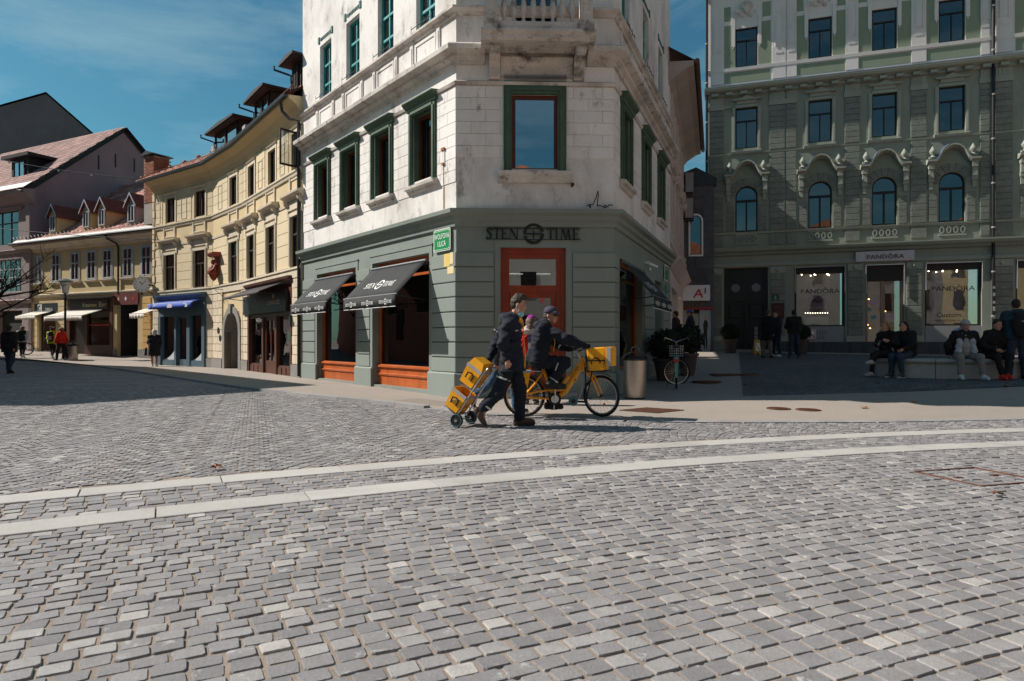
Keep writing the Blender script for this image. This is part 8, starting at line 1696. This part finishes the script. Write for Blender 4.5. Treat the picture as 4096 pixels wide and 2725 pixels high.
S_.ell(hp(-.012, 0, .062), (.110, .098, .088)); S_.cut(hp(0, 0, .045), (0, 0, 1)); S_.build('cap', capm, CY, .008); S_ = Sdf(); S_.chain([hp(.06, -.06, .05), hp(.10, -.05, .045), hp(.10, .05, .045), hp(.06, .06, .05)], [.018, .012, .012, .018], k=.02); S_.cone(hp(.09, -.03, .048), hp(.165, 0, .028), .03, .010); S_.cone(hp(.09, .03, .048), hp(.165, 0, .028), .03, .010); S_.cut(hp(0, 0, .040), (.15, 0, 1)); S_.build('cap_peak', capm, CY, .006, k=.02)
S_ = Sdf(); S_.cone(hp(.088, -.055, .012), hp(.094, -.018, .010), .016, .016); S_.cone(hp(.094, .018, .010), hp(.088, .055, .012), .016, .016); S_.cone(hp(.09, -.07, .015), hp(.0, -.088, .02), .005, .004, k=.005); S_.cone(hp(.09, .07, .015), hp(.0, .088, .02), .005, .004, k=.005); S_.build('sunglasses', black, CY, .005, k=.01)
for n in 'LR':
    S_ = Sdf(); w = J['wri'+n]; g = np.array((gR if n == 'R' else gL)+Vector((-.01, 0, .005))); S_.cone(w, g, .045, .045); S_.ell(g, (.062, .058, .044))
    for i in range(4): b = g+V3(.02, (-.036+.024*i), .02); S_.chain([b, b+V3(.045, 0, -.005), b+V3(.04, 0, -.04), b+V3(.005, 0, -.048)], [.015, .014, .013, .012], k=.01)
    S_.chain([g+V3(-.02, .02, .01), g+V3(.0, .03 if n == 'R' else -.03, -.03)], [.016, .013], k=.01); S_.build('glove', cloth((.012, .012, .013)), CY, .007, k=.02)
limb_band(CY, J['elbL'], J['wriL'], .55, .072, .014, refl); limb_band(CY, J['ankR'], J['kneR'], .12, .082, .012, refl)
m = MB(); m.add([(.50, -.222, .845), (.52, -.222, .85), (.475, -.222, .735), (.455, -.222, .725)], [(0, 1, 2, 3)]); sx = m.build('leg_stripe', refl, CY, local=True)
jb(CY, 'yellow_zip_edge', [(.455, -.03, 1.27), (.47, -.03, 1.15), (.45, -.04, 1.02)], .007, yb)
# --- passers-by close to the door
J = stand(1.60, .0, ((.1, 0), (-.1, 0)), .05); J.update(kneR=V3(-.20, -.10, .50), ankR=V3(-.42, -.10, .30), toeR=V3(-.44, -.10, .10), heelR=V3(-.52, -.10, .29), kneL=V3(.18, .1, .50), ankL=V3(.22, .10, .09), toeL=V3(.40, .11, .04))
o = dict(hair=((.03, .02, .015), 'short'), trousers=((.035, .085, .16), .95), jacket=((.02, .02, .022), -.08, 1.08), jwr=.02, jws=9, shoes=(.02, .02, .022), sole=(.6, .6, .58), hood=1, jmat=pm('black puffer shell', (.022, .022, .026), .35, .1, 5, .05, .1))
person('passer-by in black padded jacket and blue jeans half hidden behind the walking postman', (-.16, 10.55, .012), 0, J, o, vx=.012)
J = stand(1.62); o = dict(hair=((.10, .06, .04), 'long'), trousers=((.06, .06, .03), 1.0), jacket=((.42, .012, .014), .02, 1.05), jwr=.012, shoes=(.03, .03, .03))
WO, hp = person('person in red jacket, striped scarf and purple-topped knitted hat facing the door', (.36, 12.2, .01), R(80), J, o, vx=.012)
S_ = Sdf(); S_.ell(hp(-.005, 0, .045), (.112, .098, .10)); S_.cut(hp(0, 0, .02), (0, 0, 1)); S_.build('knitted_hat', pm('grey knit', (.26, .21, .18), .95, .15, 30, .2, .5, 150), WO, .009); S_ = Sdf(); S_.ell(hp(-.005, 0, .085), (.098, .086, .078)); S_.cut(hp(0, 0, .09), (0, 0, 1)); S_.build('hat_crown', pm('magenta knit', (.28, .02, .22), .9), WO, .009)
for i, (z, cc) in enumerate(((1.30, (.05, .06, .12)), (1.15, (.55, .45, .40)), (1.0, (.40, .02, .03)), (.85, (.10, .10, .05)), (.70, (.42, .03, .05)))): m = MB(); m.box(-.20, -.165, -.08, .03, z-.15, z); m.build('scarf_stripe', cloth(cc), WO, local=True)
S_ = Sdf(); S_.cone((-.02, -.05, 1.37), (-.02, .05, 1.37), .11, .11); S_.build('scarf', cloth((.50, .40, .36)), WO, .012, wr=.01)
# --- people on the left street
def dark_skin(): return skin
blackc = (.014, .013, .014)
J = stand(1.74, .25, ((.12, 0), (-.1, 0))); person('man in a dark coat seen from behind in the shadow at the left edge', (-18.2, 23.6, 0), R(95), J, dict(hair=((.02, .016, .014), 'short'), trousers=((.03, .04, .07), 1.1), jacket=(blackc, -.16, 1.22), shoes=(.015, .015, .015), hood=1), vx=.016)
J = stand(1.66, .35, ((.1, 0), (-.1, 0))); WV, hp = person('person in black waistcoat over a white top walking away at far left', (-25.7, 34.2, on_ground(-25.7, 34.2)+.05), R(110), J, dict(hair=((.16, .09, .05), 'long'), trousers=(blackc, .82), jacket=((.50, .50, .54), -.06, 1.02), shoes=(.6, .6, .58)), vx=.018)
S_ = Sdf(); S_.chain([(0, .08, 1.32), (-.02, .08, .98)], [.15, .15]); S_.chain([(0, -.08, 1.32), (-.02, -.08, .98)], [.15, .15]); S_.build('black_waistcoat', cloth(blackc), WV, .018)
J = stand(1.66, .4, ((.1, 0), (-.1, 0))); GP, hp = person('person in bright green jacket carrying a grey and black backpack', (-23.55, 33.4, on_ground(-23.55, 33.4)+.05), R(100), J, dict(hair=((.07, .03, .02), 'curly'), trousers=(blackc, .85), jacket=((.36, .62, .012), -.08, 1.05), shoes=(.5, .5, .5), collar=1.1), vx=.016)
S_ = Sdf(); S_.chain([(-.19, 0, 1.34), (-.20, 0, 1.02)], [.10, .12]); S_.ell((-.19, 0, 1.18), (.10, .15, .24)); S_.build('backpack', cloth(blackc), GP, .016); m = MB(); m.box(-.325, -.28, -.08, .08, 1.0, 1.2); m.build('backpack_pocket', cloth((.35, .35, .36)), GP, local=True)
J = stand(1.66, .45, ((.1, 0), (-.1, 0))); RP, hp = person('person in a red jacket with a shoulder strap beside the lamp post', (-22.75, 32.9, on_ground(-22.75, 32.9)+.05), R(165), J, dict(hair=((.18, .075, .035), 'bob'), trousers=(blackc, .95), jacket=((.60, .022, .012), -.02, 1.05), shoes=(.03, .03, .03)), vx=.016); jb(RP, 'strap', [(.14, .12, 1.42), (-.02, -.16, 1.36), (-.16, -.20, 1.0)], .018, cloth(blackc))
J = stand(1.62, .2, ((.15, .05), (.1, 0))); LP_, hp = person('grey-haired person in a long black coat carrying a bag by the blue shop', (-15.75, 28.7, .05), R(115), J, dict(hair=((.50, .45, .40), 'bob'), trousers=((.30, .17, .12), .6), jacket=(blackc, -.40, 1.08), flare=1.05, shoes=(.55, .53, .5), collar=1.3), vx=.016)
m = MB(); m.add([(.10, .30, .50), (.42, .30, .46), (.36, .30, .82), (.16, .30, .84), (.10, .40, .50), (.42, .40, .46), (.36, .36, .82), (.16, .36, .84)], [(0, 1, 2, 3), (4, 5, 6, 7), (0, 1, 5, 4), (1, 2, 6, 5), (2, 3, 7, 6), (3, 0, 4, 7)]); m.build('handbag', black, LP_, local=True)
# --- people in the lane and by the street door
for (x, y, h, a, lab, out) in ((5.95, 23.6, 1.76, 150, 'bearded man in dark jacket standing at the lane shop', dict(hair=((.02, .015, .012), 'short'), trousers=(blackc, 1.0), jacket=(blackc, -.05, 1.06), shoes=(.02, .02, .02))),
    (6.55, 23.9, 1.80, 170, 'man in navy coat and blue cap standing in the lane', dict(hair=((.05, .03, .02), 'short'), trousers=((.25, .19, .14), 1.0), jacket=((.015, .018, .03), -.18, 1.12), shoes=(.25, .15, .10), collar=1.2)),
    (9.62, 24.6, 1.80, 40, 'man in long black coat and light brown trousers before the black door', dict(hair=((.03, .025, .02), 'short'), trousers=((.16, .125, .10), 1.05), jacket=((.010, .010, .011), -.30, 1.12), shoes=(.02, .018, .016))),
    (10.22, 25.2, 1.76, 205, 'man in dark jacket and blue jeans reading by the name board', dict(hair=((.03, .02, .015), 'short'), trousers=((.02, .03, .055), .95), jacket=((.02, .022, .03), -.05, 1.05), shoes=(.5, .5, .5))),
    (10.35, 23.9, 1.78, 85, 'man in black jacket and jeans standing with his back to the square', dict(hair=((.02, .015, .012), 'short'), trousers=((.025, .035, .06), .95), jacket=((.010, .010, .011), -.04, 1.08), shoes=(.12, .10, .09)))):
    J = stand(h, 0, ((.22, .16), (.22, .16)) if 'read' in lab or 'back' in lab else ((.05, 0), (.03, 0)), .02, .06); P_, hp = person(lab, (x, y, on_ground(x, y)+.01), R(a), J, out, vx=.017)
    if 'blue cap' in lab: S_ = Sdf(); S_.ell(hp(-.01, 0, .06), (.105, .092, .08)); S_.cone(hp(.07, -.03, .045), hp(.14, 0, .03), .03, .015); S_.cone(hp(.07, .03, .045), hp(.14, 0, .03), .03, .015); S_.cut(hp(0, 0, .035), (0, 0, 1)); S_.build('cap', cloth((.03, .09, .22)), P_, .012)
# --- seated group on the bench
def sit(h=1.72, lean=.05, knees=((.44, .16), (.44, -.16)), ank=((.46, .18), (.46, -.18)), ankz=(.09, .09), arms=None, kz=(.50, .50)):
    k = h/1.75; J = {}; J['pelvis'] = V3(0, 0, .55); J['chest'] = V3(lean*.7, 0, .90); J['neck'] = V3(lean, 0, 1.07); J['head'] = V3(lean+.04, 0, 1.22)
    for i, (n, s_) in enumerate((('L', 1), ('R', -1))):
        J['hip'+n] = V3(.04, s_*.10, .54); J['sho'+n] = V3(lean*.95, s_*.19, 1.02); J['kne'+n] = V3(knees[i][0], knees[i][1], kz[i]); J['ank'+n] = V3(ank[i][0], ank[i][1], ankz[i]); J['toe'+n] = V3(ank[i][0]+.17, ank[i][1]*1.15, max(.035, ankz[i]-.06)); e, w = (arms or (((.12, .27, .78), (.30, .14, .68)), ((.12, -.27, .78), (.30, -.14, .68))))[i]; J['elb'+n] = V3(*e); J['wri'+n] = V3(*w)
    return J
def bpos(a, off=.12): e = Vector((math.cos(R(a)), math.sin(R(a)))); p = bc+e*(3.2-off); return (p.x, p.y, on_ground(p.x, p.y)+.005), R(a)
BZf = -.04
l, hd_ = bpos(222, .16); J = sit(1.66, .08, ((.40, .05), (.36, -.12)), ((.62, .10), (.38, -.14)), (.40, .09), (((.05, .27, .80), (.22, .22, .86)), ((.10, -.26, .78), (.28, -.05, .78))), (.58, .50)); WA, hp = person('blond woman with crossed legs and white scarf sitting at the left end of the bench', (l[0], l[1], l[2]), R(195), J, dict(hair=((.30, .16, .07), 'bob'), trousers=((.012, .012, .013), .85), jacket=((.010, .010, .011), -.02, 1.02), shoes=(.35, .35, .36), hood=1), vx=.013)
S_ = Sdf(); S_.chain([(.10, .10, 1.06), (.17, .09, .85)], [.035, .03]); S_.chain([(.10, -.10, 1.06), (.17, -.09, .85)], [.035, .03]); S_.build('scarf', cloth((.32, .32, .30)), WA, .013)
l, hd_ = bpos(227, .16); J = sit(1.66, .06, ((.42, .12), (.42, -.08)), ((.36, .14), (.40, -.10)), (.09, .09)); WB, hp = person('dark-haired woman in black coat with fur hood sitting beside the blond woman', (l[0]+.12, l[1], l[2]), R(205), J, dict(hair=((.014, .011, .010), 'long'), trousers=((.03, .05, .08), .95), jacket=((.010, .010, .011), -.04, 1.05), shoes=(.05, .05, .05), sole=(.4, .4, .4)), vx=.013)
S_ = Sdf()
for i in range(9): a = R(90+i*22.5); S_.ell((-.02+.15*math.cos(a), .15*math.sin(a), 1.09), (.055, .055, .05))
S_.build('fur_trim', pm('brown fur', (.16, .10, .06), .95, .3, 30, .3, .6, 120), WB, .012, wr=.012, ws=60)
l, hd_ = bpos(250, .2); J = sit(1.76, .14, ((.42, .20), (.42, -.20)), ((.44, .24), (.44, -.20)), (.10, .10), (((.10, .34, .76), (.02, .30, .58)), ((.10, -.34, .76), (.02, -.30, .58)))); MC, hp = person('man in pale grey cap, trousers and open two-tone jacket sitting on the bench', l, R(258), J, dict(hair=((.04, .03, .022), 'short'), trousers=((.22, .20, .20), 1.02), jacket=((.012, .012, .014), -.02, 1.04), shoes=(.60, .59, .58), sole=(.5, .5, .5), collar=1.1), vx=.012, headdir=(10, -14))
S_ = Sdf(); S_.ell(hp(-.01, 0, .058), (.108, .095, .085)); S_.cone(hp(.07, -.035, .045), hp(.155, 0, .02), .03, .014); S_.cone(hp(.07, .035, .045), hp(.155, 0, .02), .03, .014); S_.cut(hp(0, 0, .030), (0, 0, 1)); S_.build('cap', cloth((.34, .33, .34)), MC, .009)
for s_ in (-1, 1): S_ = Sdf(); S_.chain([(.17, s_*.09, 1.02), (.21, s_*.13, .84), (.22, s_*.16, .62)], [.05, .065, .07]); S_.build('jacket_panel', cloth((.36, .37, .42)), MC, .012, wr=.008)
S_ = Sdf(); S_.chain([(.16, 0, 1.0), (.19, 0, .75), (.17, 0, .60)], [.07, .095, .10]); S_.build('sweatshirt', cloth((.28, .28, .27)), MC, .012, wr=.006); S_ = Sdf(); S_.chain([(.02, -.13, 1.10), (-.06, 0, 1.14), (.02, .13, 1.10)], [.05, .055, .05]); S_.build('pale_collar', cloth((.42, .43, .48)), MC, .012)
l, hd_ = bpos(262, .2); J = sit(1.74, .16, ((.40, .14), (.40, -.12)), ((.48, .03), (.46, -.05)), (.12, .10), (((.12, .32, .78), (.06, .34, .60)), ((.14, -.30, .76), (.30, -.10, .66)))); person('man in black jacket with red hood and bright red shoes sitting on the bench', l, R(262), J, dict(hair=((.02, .015, .012), 'short'), trousers=((.010, .010, .011), .9), jacket=((.010, .010, .011), -.04, 1.02), shoes=(.62, .03, .015), sole=(.5, .04, .03), collar=1.2), vx=.012, headdir=(5, -10))
J = stand(1.80, 0, ((.20, .05), (.25, .0)), .03, .05); BP, hp = person('man in dark teal jacket wearing a black backpack, standing by the bench', (11.42, 14.75, on_ground(11.42, 14.75)+.005), R(70), J, dict(hair=((.02, .014, .011), 'short'), trousers=((.022, .032, .058), 1.05), jacket=((.018, .042, .058), -.06, 1.12), jwr=.010, shoes=(.02, .018, .018), hood=1), vx=.012)
S_ = Sdf(); S_.chain([(-.20, 0, 1.40), (-.22, 0, 1.02)], [.09, .10]); S_.ell((-.21, 0, 1.20), (.11, .16, .27)); S_.build('backpack', cloth(blackc), BP, .012)
sw = [(-.055, .012), (-.02, -.012), (.055, .022), (-.01, -.002), (-.035, .006)]; m = MB(); m.add([(-.325, -y_-.04, 1.30+z_) for y_, z_ in sw], [(0, 1, 2, 3, 4)]); m.build('swoosh_mark', whitep, BP, local=True)
J = stand(1.80, .3, ((.25, .05), (.25, .0)), .03); person('dark-haired man in black at the right edge behind the backpack wearer', (12.25, 15.35, on_ground(12.25, 15.35)+.005), R(235), J, dict(hair=((.02, .015, .012), 'quiff'), trousers=((.012, .012, .013), .9), jacket=((.016, .017, .02), -.03, 1.06), shoes=(.45, .45, .45)), vx=.013)
